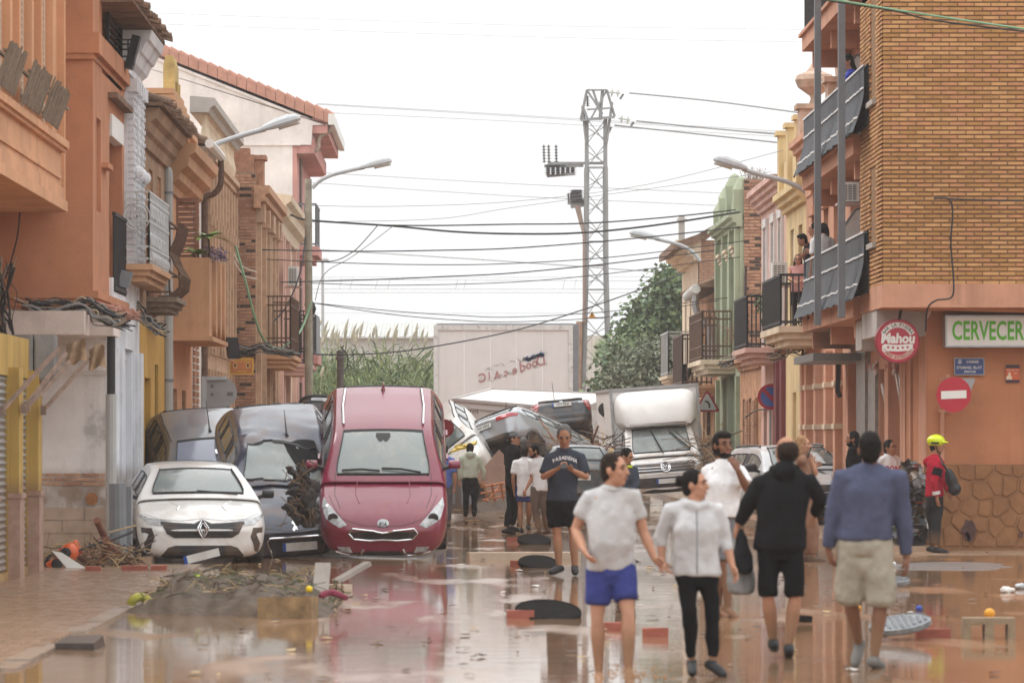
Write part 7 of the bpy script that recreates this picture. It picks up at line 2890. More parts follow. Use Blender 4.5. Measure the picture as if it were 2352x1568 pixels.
for i in range(15000):
 u=rr.uniform(676,1004)
 d=rr.uniform(150,172)
 topv=778+16*noise.noise(V((u*.02,0,3)))+rr.uniform(-10,60)+(22 if u<725 else 0)
 b=V(((u-CX)*d/F,d,rr.uniform(0,2.2)if rr.random()<.6 else .0))
 h=max(.5,(zv(topv,d)-b.z)*rr.uniform(.35,1))
 lean=V((rr.gauss(0,.22),rr.gauss(0,.2),1)).normalized()
 p0=b+V((0,0,h*rr.uniform(.3,.9)))
 if rr.random()<.25:
  p0=b
 l=rr.uniform(.5,1.1)
 a=(lean+V((rr.gauss(0,.7),rr.gauss(0,.5),0))).normalized()
 s_=a.cross(V((0,1,0))).normalized()*rr.uniform(.014,.032)
 mb.mi=rr.choices((0,1,2),(5,3,3))[0]
 m_=p0+a*l*.55
 e=p0+a*l+V((a.x*.15,0,-.22*l))
 mb.add([p0-s_*.6,p0+s_*.6,m_+s_,e,m_-s_],[(0,1,2,3,4)])
o=tag(mb.build('reed_bed',REED,None,kind='stuff',recalc=False),'tall green reed bed closing off the end of the street','reeds')
PLM=mat('reed_plume',(.40,.37,.28),.95,.2,8,.2,40)
PL='seed plumes standing above the reed bed'
for i in range(28):
 u=[735,748,760,766,778,790,795,806,812,818,830,850,858,868,885,900,905,930,940,955,968,978,722,742,600][i%25]+rr.uniform(-4,4)+(8 if i>24 else 0)
 u=min(max(u,722),990)
 d=rr.uniform(150,160)
 a=P(u,rr.uniform(775,800),d)
 h=rr.uniform(.4,.85)
 if i>26:
  a=P(rr.choice((735,745,800,920))+rr.uniform(-8,8),rr.uniform(860,920),149)
 t_=V((rr.gauss(.12,.12),0,1)).normalized()
 mb=MB()
 mb.tube([a-t_*.8,a],.012,4)
 mb.tube([a,a+t_*h*.3,a+t_*h*.7+V((.03,0,0)),a+t_*h+V((.08,0,-.02))],[.015,.06,.045,.006],6)
 tag(mb.build('reed_plume',PLM),'feathery seed plume standing above the reed bed','reed',PL)
SHED=mat('pale_shed_roof',(.42,.42,.40),.7,.1,2,.1,10)
t=thing('warehouse','low pale warehouse roof far behind the reeds','building',(-5,232,0))
mb=MB()
mb.box(-9,-.8,231,250,0,zv(776,231))
mb.build('wall',mat('pale_shed_wall',(.50,.49,.46),.8,.1,2,.1,10),t)
mb=MB()
for k in range(40):
 x=-9.2+k*.21
 mb.hexa([(x,230.6,zv(776,231)),(x+.2,230.6,zv(776,231)+.02*(k%2)),(x+.2,241,zv(776,231)+1.0),(x,241,zv(776,231)+1.0),(x,230.6,zv(774,231)),(x+.2,230.6,zv(774,231)+.05*(k%2)),(x+.2,241,zv(776,231)+1.1),(x,241,zv(776,231)+1.1)])
mb.build('roof',SHED,t,kind='stuff')
t=thing('warehouse','pale corrugated shed wall behind the lattice pylon','building',(7,206,0))
mb=MB()
x0=P(1318,0,205).x
for k in range(34):
 x=x0+k*.22
 mb.hexa([(x,205,0),(x+.22,205.06,0),(x+.22,206,0),(x,206,0),(x,205,zv(770,205)),(x+.22,205.06,zv(770,205)),(x+.22,206,zv(770,205)),(x,206,zv(770,205))])
mb.build('wall',mat('cream_corrugated',(.60,.57,.52),.7,.05,2,.1,10),t)
# trees that close the horizon on both sides, behind the houses
mb=MB()
rr=random.Random(77)
for i in range(5200):
 d=rr.uniform(236,262)
 x=rr.uniform(-60,70)
 z=max(.1,rr.uniform(0,3.0+1.2*noise.noise(V((x*.15,0,0)))))
 p=V((x,d,z))
 mb.mi=rr.randrange(3)
 a=V((rr.uniform(-1,1),rr.uniform(-.5,.5),rr.uniform(-.6,.6))).normalized()*.9
 mb.add([p,p+a*.5+V((0,0,.4)),p+a,p+a*.5-V((0,0,.4))],[(0,1,2,3)])
tag(mb.build('far_treeline',LEAF,None,kind='stuff',recalc=False),'low line of far trees along the horizon','trees')
# ------------------------------------------------------------------ pylon, lamps, signs, wires
STEEL=mat('pylon_steel',(.29,.295,.30),.55,.12,3,.05,30)
INSUL=mat('grey_insulator',(.17,.165,.17),.4,.15,6)
GLSI=mat('glass_insulator',(.55,.56,.52),.1,.1,6,coat=.5)
DP=165.0
t=thing('lattice_pylon','tall grey steel lattice pylon behind the wreckage with switchgear on its left','pylon',P(1370,1003+17150/DP,DP))
xp=P(1369,0,DP).x
zp=lambda v:zv(v,DP)
lv=[275,330,385,445,500,555,610,665,730,795,860,925]
hw=[.36,.36,.36,.365,.37,.375,.38,.40,.43,.46,.49,.52]
for sx in(-1,1):
 for sy in(-1,1):
  mb=MB()
  for i in range(len(lv)-1):
   mb.bar((xp+sx*hw[i],DP+sy*hw[i],zp(lv[i])),(xp+sx*hw[i+1],DP+sy*hw[i+1],zp(lv[i+1])),.13)
  mb.bar((xp+sx*hw[-1],DP+sy*hw[-1],zp(lv[-1])),(xp+sx*.58,DP+sy*.58,0),.13)
  mb.build('leg',STEEL,t)
for i in range(len(lv)-1):
 mb=MB()
 for sy in(-1,1):
  a,b=hw[i],hw[i+1]
  s_=1 if sy<0 else-1
  mb.bar((xp-a*s_,DP+sy*a,zp(lv[i])),(xp+b*s_,DP+sy*b,zp(lv[i+1])),.07,.03)
  mb.bar((xp+a*s_,DP+sy*a,zp((lv[i]+lv[i+1])/2-12)),(xp-a*s_,DP+sy*a,zp((lv[i]+lv[i+1])/2+16)),.06,.03)
  mb.bar((xp+sy*a,DP-a*s_,zp(lv[i])),(xp+sy*b,DP+b*s_,zp(lv[i+1])),.07,.03)
  if i in(1,4,5,6,7):
   mb.bar((xp-b,DP+sy*b,zp(lv[i+1])),(xp+b,DP+sy*b,zp(lv[i+1])),.12,.03)
 mb.build('brace',STEEL,t)
pp=lambda u,v,dd=0:P(u,v,DP+dd)
for(pts)in([(1334,275),(1348,207)],[(1412,268),(1394,207)],[(1348,207),(1394,207)],[(1334,275),(1412,268)],[(1362,207),(1382,268)],[(1394,207),(1356,275)],[(1348,207),(1384,262)],
 [(1338,244),(1347,330)],[(1406,235),(1393,330)],[(1338,244),(1350,275)],[(1348,252),(1408,248)],[(1384,207),(1378,275)]):
 for dd in(-.5,.5):
  mb=MB()
  mb.bar(pp(*pts[0],dd*.8),pp(*pts[1],dd),.12,.06)
  mb.build('head_bar',STEEL,t)
mb=MB()
mb.hexa([pp(1334,279,-.7),pp(1412,272,-.7),pp(1412,272,.7),pp(1334,279,.7),pp(1334,275,-.7),pp(1412,268,-.7),pp(1412,268,.7),pp(1334,275,.7)])
mb.build('platform',STEEL,t)
def insulator(par,a,b,n,r,m,r0=.03):
 a,b=V(a),V(b)
 mb=MB()
 pts,rs=[],[]
 for i in range(n):
  for q,rr_ in((.0,r0),(.35,r0),(.5,r),(.65,r*.8),(.8,r0)):
   pts.append(a.lerp(b,(i+q)/n))
   rs.append(rr_)
 mb.tube(pts+[b],rs+[r0],10)
 return mb.build('insulator',m,par)
for(u0,v0,u1,v1)in((1398,212,1425,214),(1420,272,1448,276)):
 insulator(t,pp(u0,v0),pp(u1,v1),2,.19,GLSI)
insulator(t,pp(1349,220),pp(1350,245),6,.1,INSUL)
for(u0,v0,u1,v1)in((1432,216,1424,228),(1456,280,1448,292),(1404,292,1398,305)):
 insulator(t,pp(u0,v0),pp(u1,v1),4,.07,INSUL)
mb=MB()
mb.bar(pp(1258,375),pp(1392,375),.12,.1)
mb.bar(pp(1250,381),pp(1340,381),.07,.1)
mb.bar(pp(1256,405),pp(1318,400),.06,.1)
mb.build('crossarm',STEEL,t)
for k in range(6):
 u=1259+k*11.3
 insulator(t,pp(u,378,-.2+.08*k),pp(u,403,-.2+.08*k),6,.16,INSUL,.07)
for k,u in enumerate((1249,1260,1277)):
 insulator(t,pp(u,333),pp(u+1,374),6,.09,INSUL)
for k,u in enumerate((1305,1311)):
 insulator(t,pp(u,444),pp(u+2,470),6,.1,INSUL)
for k,u in enumerate((1320,1328)):
 insulator(t,pp(u,436),pp(u+1,466),7,.24,INSUL,.14)
mb=MB()
mb.bar(pp(1310,470),pp(1352,464),.16,.3)
mb.build('bracket',STEEL,t)
CON=mat('cable_conduit',(.33,.24,.2),.7,.15,4)
for k in range(3):
 mb=MB()
 mb.tube([pp(1322+k*4,472,-.3),pp(1334+k*2,515,-.3),pp(1341,540+k*3,-.5),pp(1341+k,740,-.55)],.05,6)
 mb.build('conduit',CON,t)
mb=MB()
mb.tube([pp(1331,738,-.5),pp(1329,860,-.5),pp(1329,1020,-.5)],.13,8)
mb.build('conduit',mat('rusty_conduit',(.40,.26,.19),.8,.25,4),t)
mb=MB()
M=facing(pp(1360,724,-.6),(1,0,0),(0,0,1))
mb.prism([(-.15,-.12),(.15,-.12),(0,.17)],.02,M)
w=mb.build('danger_plate',mat('warning_orange',(.62,.28,.04),.5,.1,5),t)
mb=MB()
mb.prism([(-.01,.1),(.035,.1),(.005,.02),(.04,.02),(-.03,-.09),(-.005,-.01),(-.04,-.01)],.004,M@Matrix.Translation((0,-.0,.021)))
mb.build('bolt_symbol',INK,w)
WIRES='wires strung over the street'
def cable(pts,r,m,label,k=6,name='overhead_cable',group=WIRES):
 mb=MB()
 mb.tube(smooth_path([P(*p)for p in pts],k),r,5)
 return tag(mb.build(name,m),label,'cable',group)
PW=mat('far_wire',(.30,.30,.31),.6,.1,3)
for i,(pts,r,m,lab)in enumerate((
 ([(350,30,290),(1176,58,292),(1900,69,295)],.022,PW,'topmost thin power line across the white sky'),
 ([(350,55,290),(1176,84,292),(1900,98,295)],.022,PW,'second thin power line just below the topmost one'),
 ([(728,238,250),(1176,264,251),(1860,306,253)],.03,PW,'upper of the paired lines leaving the white gable eave'),
 ([(728,240,252),(1176,267,253),(1860,310,255)],.03,PW,'line hung right under the upper paired line by the gable eave'),
 ([(768,260,250),(1176,279,251),(1860,318,253)],.03,PW,'lower of the paired lines leaving the white gable gutter'),
 ([(680,393,250),(1176,422,251),(1720,446,253)],.035,PW,'blurred power line behind the far lamp head'),
 ([(680,417,250),(1176,450,251),(1720,475,253)],.035,PW,'blurred power line crossing below the far lamp arm'),
 ([(730,573,235),(1176,601,236),(1720,640,238)],.05,PW,'thick pale double line dropping from left to right at mid height'),
 ([(432,640,225),(1400,645,225),(1650,646,225)],.02,PW,'uppermost thick railway wire over the reeds'),
 ([(690,636,226),(1176,637,226),(1650,634,226)],.014,PW,'thin railway carrier wire'),
 ([(690,664,225),(1400,664,225),(1650,663,225)],.02,PW,'middle railway contact wire with droppers'),
 ([(690,672,227),(1400,672,227),(1650,672,227)],.02,PW,'lowest railway contact wire'),
 ([(690,719,240),(1400,719,240),(1650,718,240)],.012,PW,'faint level wire just above the billboard'),
 ([(1446,214,165),(1640,233,160),(1900,268,150)],.03,LCABLE,'top conductor leaving the pylon head to the right'),
 ([(1462,278,165),(1640,296,160),(1900,318,150)],.03,LCABLE,'middle conductor leaving the pylon to the right'),
 ([(1412,288,165),(1640,312,160),(1900,340,150)],.03,LCABLE,'lower conductor leaving the pylon to the right'),
 ([(640,498,108),(668,494,107),(712,506,105),(900,519,106),(1040,532,107),(1176,537,107),(1330,535,107),(1500,518,107),(1700,487,107)],.026,CABLEM,'thick twisted black cable from the wooden pole to the green house'),
 ([(868,517,104),(1000,518,104),(1176,515,105),(1340,513,106),(1520,500,107),(1690,482,107)],.018,CABLEM,'black cable just above the thick twisted one'),
 ([(868,517,104),(835,555,104),(812,577,104),(775,597,104),(735,601,104)],.012,CABLEM,'black drop cable slanting to the wooden pole bracket'),
 ([(904,518,104),(850,560,104),(800,595,104),(755,620,104),(735,648,104),(724,690,104)],.01,LCABLE,'pale drop cable running beside the black one'),
 ([(526,572,96),(813,577,98),(1000,575,99),(1176,570,100),(1420,551,100),(1700,522,100)],.015,CABLEM,'dark cable with ties running level from the left brick house to the right'),
 ([(560,593,97),(800,604,98),(1000,608,99),(1176,605,100),(1420,589,101),(1720,552,102)],.011,CABLEM,'thin dark cable below the tied one'),
 ([(645,648,103),(860,642,104),(1020,635,104),(1176,627,105),(1400,605,106),(1640,575,107)],.015,CABLEM,'dark cable leaving the iron balcony on the left'),
 ([(714,650,103),(900,655,104),(1176,648,105),(1400,628,106),(1700,590,107)],.01,CABLEM,'thin cable close below the balcony cable'),
 ([(714,695,104),(900,714,105),(1050,724,106),(1176,728,107),(1400,715,110),(1700,680,112)],.01,CABLEM,'thin sagging cable low over the reeds'),
 ([(714,695,104),(900,722,105),(1050,735,106),(1176,739,107),(1400,727,110),(1650,690,115)],.01,CABLEM,'lowest sagging cable over the reeds'),
 ([(728,814,104),(860,812,105),(1000,795,107),(1200,754,112),(1400,690,118),(1575,625,124)],.018,CABLEM,'long black cable sagging across the billboard and the pylon'),
 ([(700,472,105),(900,474,106),(1176,463,108),(1480,425,106),(1800,345,92)],.007,LCABLE,'hair-thin wire rising to the right houses'),
 ([(712,510,105),(1000,503,106),(1176,477,107),(1480,435,106),(1770,395,95)],.007,LCABLE,'second hair-thin wire rising to the right'),
 ([(1880,-6,60),(2050,22,61),(2180,42,62),(2400,74,62)],.016,GCABLE,'green cable crossing the brick wall at the top right'),
 ([(1850,-6,60),(2050,25,61),(2150,48,62),(2400,78,62)],.014,CABLEM,'black cable crossing the brick wall below the green one'),
 )):
 cable(pts,r*(.55 if m is PW else 1),m,lab)
mb=MB()
for u in(780,805,1047,1066,1176-100,1408,1412,1340):
 pass
for u in(779,804,862,890,1046,1065,1292,1318):
 mb.tube([P(u+6,641,225),P(u,664,225)],.012,4)
tag(mb.build('railway_dropper',PW,None,kind='stuff'),'short droppers between the railway wires','cable')
for(pts,r,m,lab)in(
 ([(528,500,93),(540,560,93),(562,640,93),(590,745,93.5),(615,790,95),(648,797,98),(690,760,103),(716,690,104)],.028,GCABLE,'thick green cable looping down from the brick flank to the wooden pole'),
 ([(713,507,104),(702,540,104),(692,615,103),(660,700,102),(620,745,101),(598,760,100)],.022,CABLEM,'black cable curving down past the wooden pole to the iron balcony'),
 ([(526,560,93),(524,640,93),(523,705,93)],.035,CABLEM,'black cable bundle hung on the edge of the tan balcony'),
 ([(530,570,93.6),(555,610,93.6),(590,625,94.2)],.012,WCABLE,'white loose wires sagging across the brick flank'),
 ([(532,590,93.6),(560,632,93.6),(590,640,94.2)],.012,WCABLE,'lower white wire loop across the brick flank'),
 ([(47,477,57.6),(40,540,57.6),(28,590,57.8),(12,640,58)],.012,CABLEM,'thin black wire hanging from the gallery floor'),
 ([(2145,456,64.4),(2180,458,64.4),(2188,490,64.4),(2184,560,64.4),(2190,640,64.4),(2186,682,64.4),(2150,690,64.4),(2130,710,64.6),(2126,760,65)],.014,CABLEM,'black cable running down the brick wall to the bar'),
 ([(2145,454,64.4),(2240,459,64.4),(2400,461,64.4)],.012,CABLEM,'black cable stretched level along the brick wall'),
 ([(2128,730,65.2),(2150,698,65.2),(2200,692,65.2),(2400,694,65.2)],.03,mat('beige_conduit',(.50,.38,.28),.7,.15,5),'beige conduit along the top of the bar front'),
 ([(2136,716,65.3),(2170,708,65.3),(2400,712,65.3)],.03,CABLEM,'black cable bundle along the top of the bar front'),
 ([(1713,610,108.4),(1712,690,108.4),(1713,780,108.3),(1706,860,108.2)],.03,CABLEM,'black cable down the sooty brick flank'),
 ([(1926,830,79),(1925,870,79),(1924,895,79),(1930,912,79)],.05,CABLEM,'black cables running into a pipe beside the grey stone pillar'),
 ([(1844,790,88),(1843,850,88),(1846,930,88),(1850,1000,88)],.025,CABLEM,'black cable hanging down the pale yellow house'),
 ([(1713,958,103),(1740,942,101),(1790,938,96)],.02,CABLEM,'bent black cable ends beside the no stopping sign'),
 ):
 cable(pts,r,m,lab,group='cables fixed to the facades')
 # tangled bundles on the walls
for(name_l,uv,d,n,s_,seed)in(('tangle of grey and black cables under the orange house',[(55,700),(130,706),(205,700),(240,722),(290,735)],58.3,24,.10,1),('knot of black cables at the left edge under the gallery',[(4,600),(8,680),(12,760)],57.6,16,.12,2),
 ('dirty cable knot between the white and ochre houses',[(300,680),(320,720),(345,745),(372,752)],66.2,18,.09,3),('wire tangle along the low orange house on the right',[(1660,830),(1700,815),(1750,800)],108,18,.12,4),
 ('wire tangle under the balcony of the pale yellow house',[(1770,812),(1810,800),(1850,790),(1915,800)],88,18,.12,5),('cable bundle above the brick house doors on the left',[(540,800),(600,795),(640,800),(676,805)],94.2,16,.1,6)):
 rr=random.Random(seed)
 mb=MB()
 for i in range(n):
  mb.mi=rr.choice((0,0,1,2))
  o=V((rr.uniform(-s_,s_),rr.uniform(-s_,s_),rr.uniform(-s_,s_)))
  pts=[]
  for j,(u,v)in enumerate(uv):
   pts.append(P(u,v,d)+o+V((rr.uniform(-s_,s_),0,rr.uniform(-s_,s_)*.8)))
   if j<len(uv)-1:
    u2,v2=uv[j+1]
    pts.append(P((u+u2)/2,(v+v2)/2+rr.uniform(0,10),d)+o)
  mb.tube(smooth_path(pts,4),rr.uniform(.006,.02),5)
 tag(mb.build('cable_tangle',[CABLEM,LCABLE,mat('beige_wire',(.36,.28,.2),.8)],None,kind='stuff'),name_l,'cables')
 # ---- street lamps
LAMP=mat('lamp_grey',(.42,.43,.44),.45,.08,4)
LGL=mat('lamp_glass',(.62,.62,.58),.15,.08,6,coat=.5)
def lamp(label,arm,head,d,pole=None,m=LAMP):
 'arm path and luminaire from tail to nose, in picture positions at distance d'
 root=thing('street_lamp',label,'street lamp',P(*(pole[0]if pole else(*arm[0],)),d)if not pole else P(pole[0],pole[2],d),'street lamps over the street')
 if pole:
  mb=MB()
  mb.tube([P(pole[0],pole[1],d),P(pole[0]+1,700,d),P(pole[0]+2,pole[2],d)],[.085,.095,.11],10)
  mb.build('pole',mat('lichened_pole',(.30,.27,.21),.9,.3,3,.3,20),root)
 mb=MB()
 mb.tube(smooth_path([P(u,v,d)for u,v in arm],5),[.05]*((len(arm)-1)*5+1),8)
 mb.build('arm',m,root)
 a,b=P(*head[0],d),P(*head[1],d)
 t_=(b-a)
 L=t_.length
 t_.normalize()
 y=V((0,1,0))
 up=y.cross(t_)
 if up.z<0:
  up=-up
 rg=[]
 for q,w,h in((0,.06,.05),(.06,.09,.08),(.35,.15,.13),(.7,.17,.15),(.92,.15,.11),(1.0,.08,.05)):
  c0=a+t_*L*q
  rg.append([c0+y*w*math.cos(k*.5236)+up*(h*max(math.sin(k*.5236),-.35))for k in range(12)])
 mb=MB()
 mb.rings(rg)
 mb.build('lamp_head',m,root,smooth=False)
 mb=MB()
 rg=[]
 for q,w in((.42,.09),(.5,.12),(.85,.12),(.95,.07)):
  c0=a+t_*L*q-up*.05
  rg.append([c0+y*w*math.cos(k*.5236)+up*(.05*math.sin(k*.5236))for k in range(12)])
 mb.rings(rg)
 mb.build('lamp_glass',LGL,root,smooth=True)
 return root
lamp('street lamp on the weathered wooden pole left of centre',[(717,432),(735,415),(762,402),(800,392),(838,384)],[(828,386),(900,370)],104,(708,411,1167))
lamp('large street lamp reaching out from the left facades under the white gable',[(447,360),(470,343),(505,328),(560,310),(610,296)],[(600,299),(690,272)],82)
lamp('large street lamp reaching in from the yellow house on the right',[(1852,442),(1835,430),(1800,415),(1750,402),(1705,388)],[(1716,390),(1639,366)],88)
lamp('far street lamp reaching in from the green house on the right',[(1608,600),(1590,578),(1560,562),(1505,548)],[(1515,550),(1446,535)],119)
t=thing('street_lamp','faint far street lamp mast above the reeds','street lamp',P(741,1090,200),'street lamps over the street')
mb=MB()
mb.tube([P(742,1090,200),P(741,600,200)],[.1,.06],8)
mb.build('pole',LAMP,t)
mb=MB()
mb.ell(P(741,597,200),.3,.2,.12,10,6)
mb.build('lamp_head',LAMP,t,smooth=True)
t=thing('iron_post','old riveted iron post with a cable loop in front of the reeds','post',P(782,1140,125))
mb=MB()
c0=P(782,0,125)
mb.lathe([(.12,0),(.1,zv(850,125)),(.11,zv(848,125)),(.1,zv(846,125)),(.1,zv(828,125)),(.13,zv(826,125)),(.13,zv(820,125)),(.11,zv(818,125)),(.12,zv(806,125)),(0,zv(802,125))],12,Matrix.Translation((c0.x,125,0)))
mb.build('post',mat('old_iron',(.13,.115,.10),.8,.25,5,.3,20),t)
mb=MB()
mb.tube(smooth_path([P(784,800,124.8),P(790,794,124.8),P(786,800,124.8),P(798,815,124.8),P(798,840,124.8),P(791,851,124.8)],5),.02,5)
mb.build('cable_loop',CABLEM,t)
t=thing('concrete_mast','square grey concrete mast rising behind the right roofs','post',P(1566,1100,170))
mb=MB()
c0=P(1566,0,170)
mb.box(c0.x-.12,c0.x+.12,170,170.24,0,zv(494,170))
for v in(505,608):
 mb.box(c0.x-.2,c0.x+.2,169.9,170.0,zv(v+2,170),zv(v-2,170))
mb.build('shaft',CONC,t)
# ---- traffic signs
SRED=mat('sign_red',(.42,.012,.03),.4,.06,3,coat=.3)
SWH=mat('sign_white',(.72,.71,.68),.4,.06,3,coat=.3)
SBL=mat('sign_blue',(.05,.12,.42),.4,.06,3,coat=.3)
SGR=mat('sign_back_grey',(.33,.335,.34),.6,.08,3)
def disc(mb,M,r,h=.012,n=40,z=0):
 mb.prism([(r*math.cos(2*math.pi*k/n),r*math.sin(2*math.pi*k/n))for k in range(n)],h,M@Matrix.Translation((0,0,z)))
t=thing('no_entry_sign','round red no entry sign with white bar on the salmon bar wall','traffic sign',P(2190,1243,64.9))
M=facing(P(2190,906,64.9),(1,.08,.04),(0,0,1))
mb=MB()
disc(mb,M,.268,.02)
mb.build('sign_face',SRED,t)
mb=MB()
mb.prism([(-.195,-.06),(.195,-.06),(.195,.06),(-.195,.06)],.003,M@Matrix.Translation((0,0,.021)))
mb.build('white_bar',SWH,t)
mb=MB()
mb.bar(P(2160,870,65.3),P(2185,870,65.0),.05)
mb.tube([P(2176,860,65.1),P(2176,950,65.1)],.03,8)
mb.build('bracket',SALMON2,t)
t=thing('sign_back','grey back of a give way triangle behind the no entry sign','traffic sign',P(2225,900,65.2))
M=facing(P(2214,885,65.15),(1,.3,0),(0,0,1))
mb=MB()
mb.prism([(-.2,.105),(.16,.11),(.175,.08),(.06,-.19),(.02,-.2)],.015,M)
mb.build('sign_plate',SGR,t)
t=thing('no_stopping_sign','blue and red round no parking sign before the right houses','traffic sign',P(1769,1180,97))
M=facing(P(1769,911,97),(1,.1,0),(0,0,1))
mb=MB()
disc(mb,M,.29,.02)
mb.build('sign_face',SRED,t)
mb=MB()
disc(mb,M,.225,.004,40,.021)
b_=mb.build('blue_field',SBL,t)
mb=MB()
mb.prism([(-.19,.13),(-.13,.19),(.19,-.13),(.13,-.19)],.004,M@Matrix.Translation((0,0,.026)))
mb.build('red_stripe',SRED,t)
mb=MB()
mb.tube([P(1769,880,97.1),P(1769,1180,97.1)],.03,8)
mb.build('post',GALV,t)
mb=MB()
mb.box(P(1772,0,97).x,P(1800,0,97).x,97.05,97.1,zv(938,97),zv(880,97))
mb.build('back_plate',SGR,t)
t=thing('curve_warning_sign','white triangular curve warning sign with red border by the box truck','traffic sign',P(1626,1160,113))
M=facing(P(1624,926,113),(1,0,0),(0,0,1))
def tri(s_,z,h,m,nm):
 mb=MB()
 pts=[]
 for k in range(3):
  a=R(90+120*k)
  pts+=[((s_*.93)*math.cos(a+e)*.98,(s_*.93)*math.sin(a+e)*.98-.02)for e in(-.07,0,.07)]
 mb.prism(pts,h,M@Matrix.Translation((0,0,z)))
 return mb.build(nm,m,t)
tri(.40,0,.02,SRED,'sign_face')
tri(.30,.021,.004,SWH,'white_field')
mb=MB()
mb.prism([(-.06,.1),(-.055,.055),(.0,.04),(.035,-.02),(.04,-.1),(.085,-.1),(.08,0),(.03,.08)],.003,M@Matrix.Translation((0,-.02,.026)))
mb.build('curve_symbol',INK,t)
mb=MB()
mb.tube([P(1627,945,113.1),P(1627,1160,113.1)],.04,8)
mb.build('post',RUST,t)
t=thing('sign_back','grey back of a round road sign bracketed to the left facades','traffic sign',P(505,905,78))
M=facing(P(508,902,78),(1,.15,0),(0,0,1))
mb=MB()
mb.prism([(-.27,-.29),(.0,-.29)]+arc((.0,0),.29,-90,90,16)+[(-.27,.29)],.02,M)
mb.build('sign_plate',SGR,t)
mb=MB()
mb.prism([(-.36,-.28),(-.27,-.28),(-.27,.3),(-.36,.3)],.04,M)
mb.prism([(-.27,.23),(.1,.24),(.1,.3),(-.27,.3)],.04,M@Matrix.Translation((0,0,.021)))
mb.build('bracket',GALV,t)
mb=MB()
for(x,y,w_,h_)in((-.17,.12,.05,.06),(-.17,-.03,.05,.05),(.16,-.02,.11,.07)):
 mb.prism([(x-w_/2,y-h_/2),(x+w_/2,y-h_/2),(x+w_/2,y+h_/2),(x-w_/2,y+h_/2)],.002,M@Matrix.Translation((0,0,.021)))
mb.build('sticker',mat('grey_sticker',(.16,.16,.16),.6),t)
# ---- shop and street signs
DS=65.4
t=thing('bar_sign','white light box sign with green lettering over the bar','sign',P(2260,797,DS-.3))
mb=MB()
x0=P(2168,0,DS).x
mb.box(x0,x0+1.75,DS-.28,DS+.1,zv(797,DS),zv(726,DS))
mb.build('sign_box',SWH,t)
mb=MB()
for b_ in((x0-.01,x0+1.76,zv(730,DS),zv(725,DS)),(x0-.01,x0+1.76,zv(798,DS),zv(794,DS)),(x0-.01,x0+.015,zv(794,DS),zv(730,DS))):
 mb.box(b_[0],b_[1],DS-.295,DS+.1,b_[2],b_[3])
mb.build('sign_frame',GALV,t)
mb=MB()
text_mb(mb,'CERVECERIA',facing(V((x0+.09,DS-.282,(zv(797,DS)+zv(726,DS))/2-.005)),(1,0,0),(0,0,1)),.40,.004,.57,'LEFT',.008,1.02)
mb.build('lettering',mat('sign_green',(.10,.42,.02),.5,.05,5),t)
t=thing('round_bar_sign','round red hanging bar sign with five stars and a white ribbon','sign',P(2062,832,65.2))
M=facing(P(2062,783,65.0),(1,.06,0),(0,0,1))
RIM_=mat('red_rim',(.26,.02,.03),.45,.08,4)
mb=MB()
disc(mb,M,.335,.16,48,-.16)
mb.build('sign_case',RIM_,t)
mb=MB()
disc(mb,M,.318,.004,48,.001)
f_=mb.build('sign_face',mat('bar_red',(.40,.02,.045),.35,.06,4,coat=.3),t)
mb=MB()
mb.prism(arc((0,0),.285,25,155,20)+list(reversed(arc((0,.0),.205,25,155,20))),.003,M@Matrix.Translation((0,0,.006)))
mb.build('name_band',SWH,f_)
mb=MB()
for i,ch in enumerate('BAR LA PIEDRA'):
 a=148-i*116/12
 M2=M@Matrix.Translation((.245*math.cos(R(a)),.245*math.sin(R(a)),.010))@Matrix.Rotation(R(a-90),4,'Z')
 if ch!=' ':
  text_mb(mb,ch,M2,.07,.002,.9,bold=.001)
mb.build('lettering',INK,f_)
mb=MB()
text_mb(mb,'Mahou',M@Matrix.Translation((0,.035,.007)),.205,.003,.92,bold=.009,shear=.08)
mb.build('lettering',SWH,f_)
mb=MB()
mb.prism([(-.24,-.06),(-.2,-.035),(0,-.05),(.2,-.03),(.235,-.04),(.22,-.13),(.0,-.15),(-.2,-.14),(-.2,-.165),(-.235,-.15)],.003,M@Matrix.Translation((0,-.01,.006)))
mb.build('ribbon',SWH,f_)
for k in range(5):
 mb=MB()
 cx_,cy_=-.15+k*.075,-.105+.006*abs(k-2)
 mb.prism([((.03 if q%2==0 else .012)*math.cos(R(90+36*q))+cx_,(.03 if q%2==0 else .012)*math.sin(R(90+36*q))+cy_)for q in range(10)],.003,M@Matrix.Translation((0,0,.010)))
 mb.build('star',SRED,f_)
mb=MB()
mb.prism(arc((0,0),.28,205,335,24)+list(reversed(arc((0,.0),.215,205,335,24))),.002,M@Matrix.Translation((0,0,.006)))
mb.build('lower_band',mat('bar_pale',(.55,.36,.30),.5),f_)
mb=MB()
for i,ch in enumerate('CINCO ESTRELLAS'):
 a=213+i*114/14
 M2=M@Matrix.Translation((.247*math.cos(R(a)),.247*math.sin(R(a)),.010))@Matrix.Rotation(R(a+90),4,'Z')
 if ch!=' ':
  text_mb(mb,ch,M2,.055,.002,.9,bold=.001)
mb.build('lettering',RIM_,f_)
mb=MB()
mb.tube([P(2062,750,65.15),P(2072,700,65.3),P(2110,706,65.4)],.025,8)
mb.build('bracket',CABLEM,t)
t=thing('street_name_plate','blue street name plate on the salmon bar wall','sign',P(2226,860,65.5))
M=facing(P(2226,841.5,65.51),(1,0,0),(0,0,1))
mb=MB()
mb.prism([(-.23,-.13),(.23,-.13),(.23,.13),(-.23,.13)],.02,M)
mb.build('sign_rim',GALV,t)
mb=MB()
mb.prism([(-.22,-.12),(.22,-.12),(.22,.12),(-.22,.12)],.003,M@Matrix.Translation((0,0,.021)))
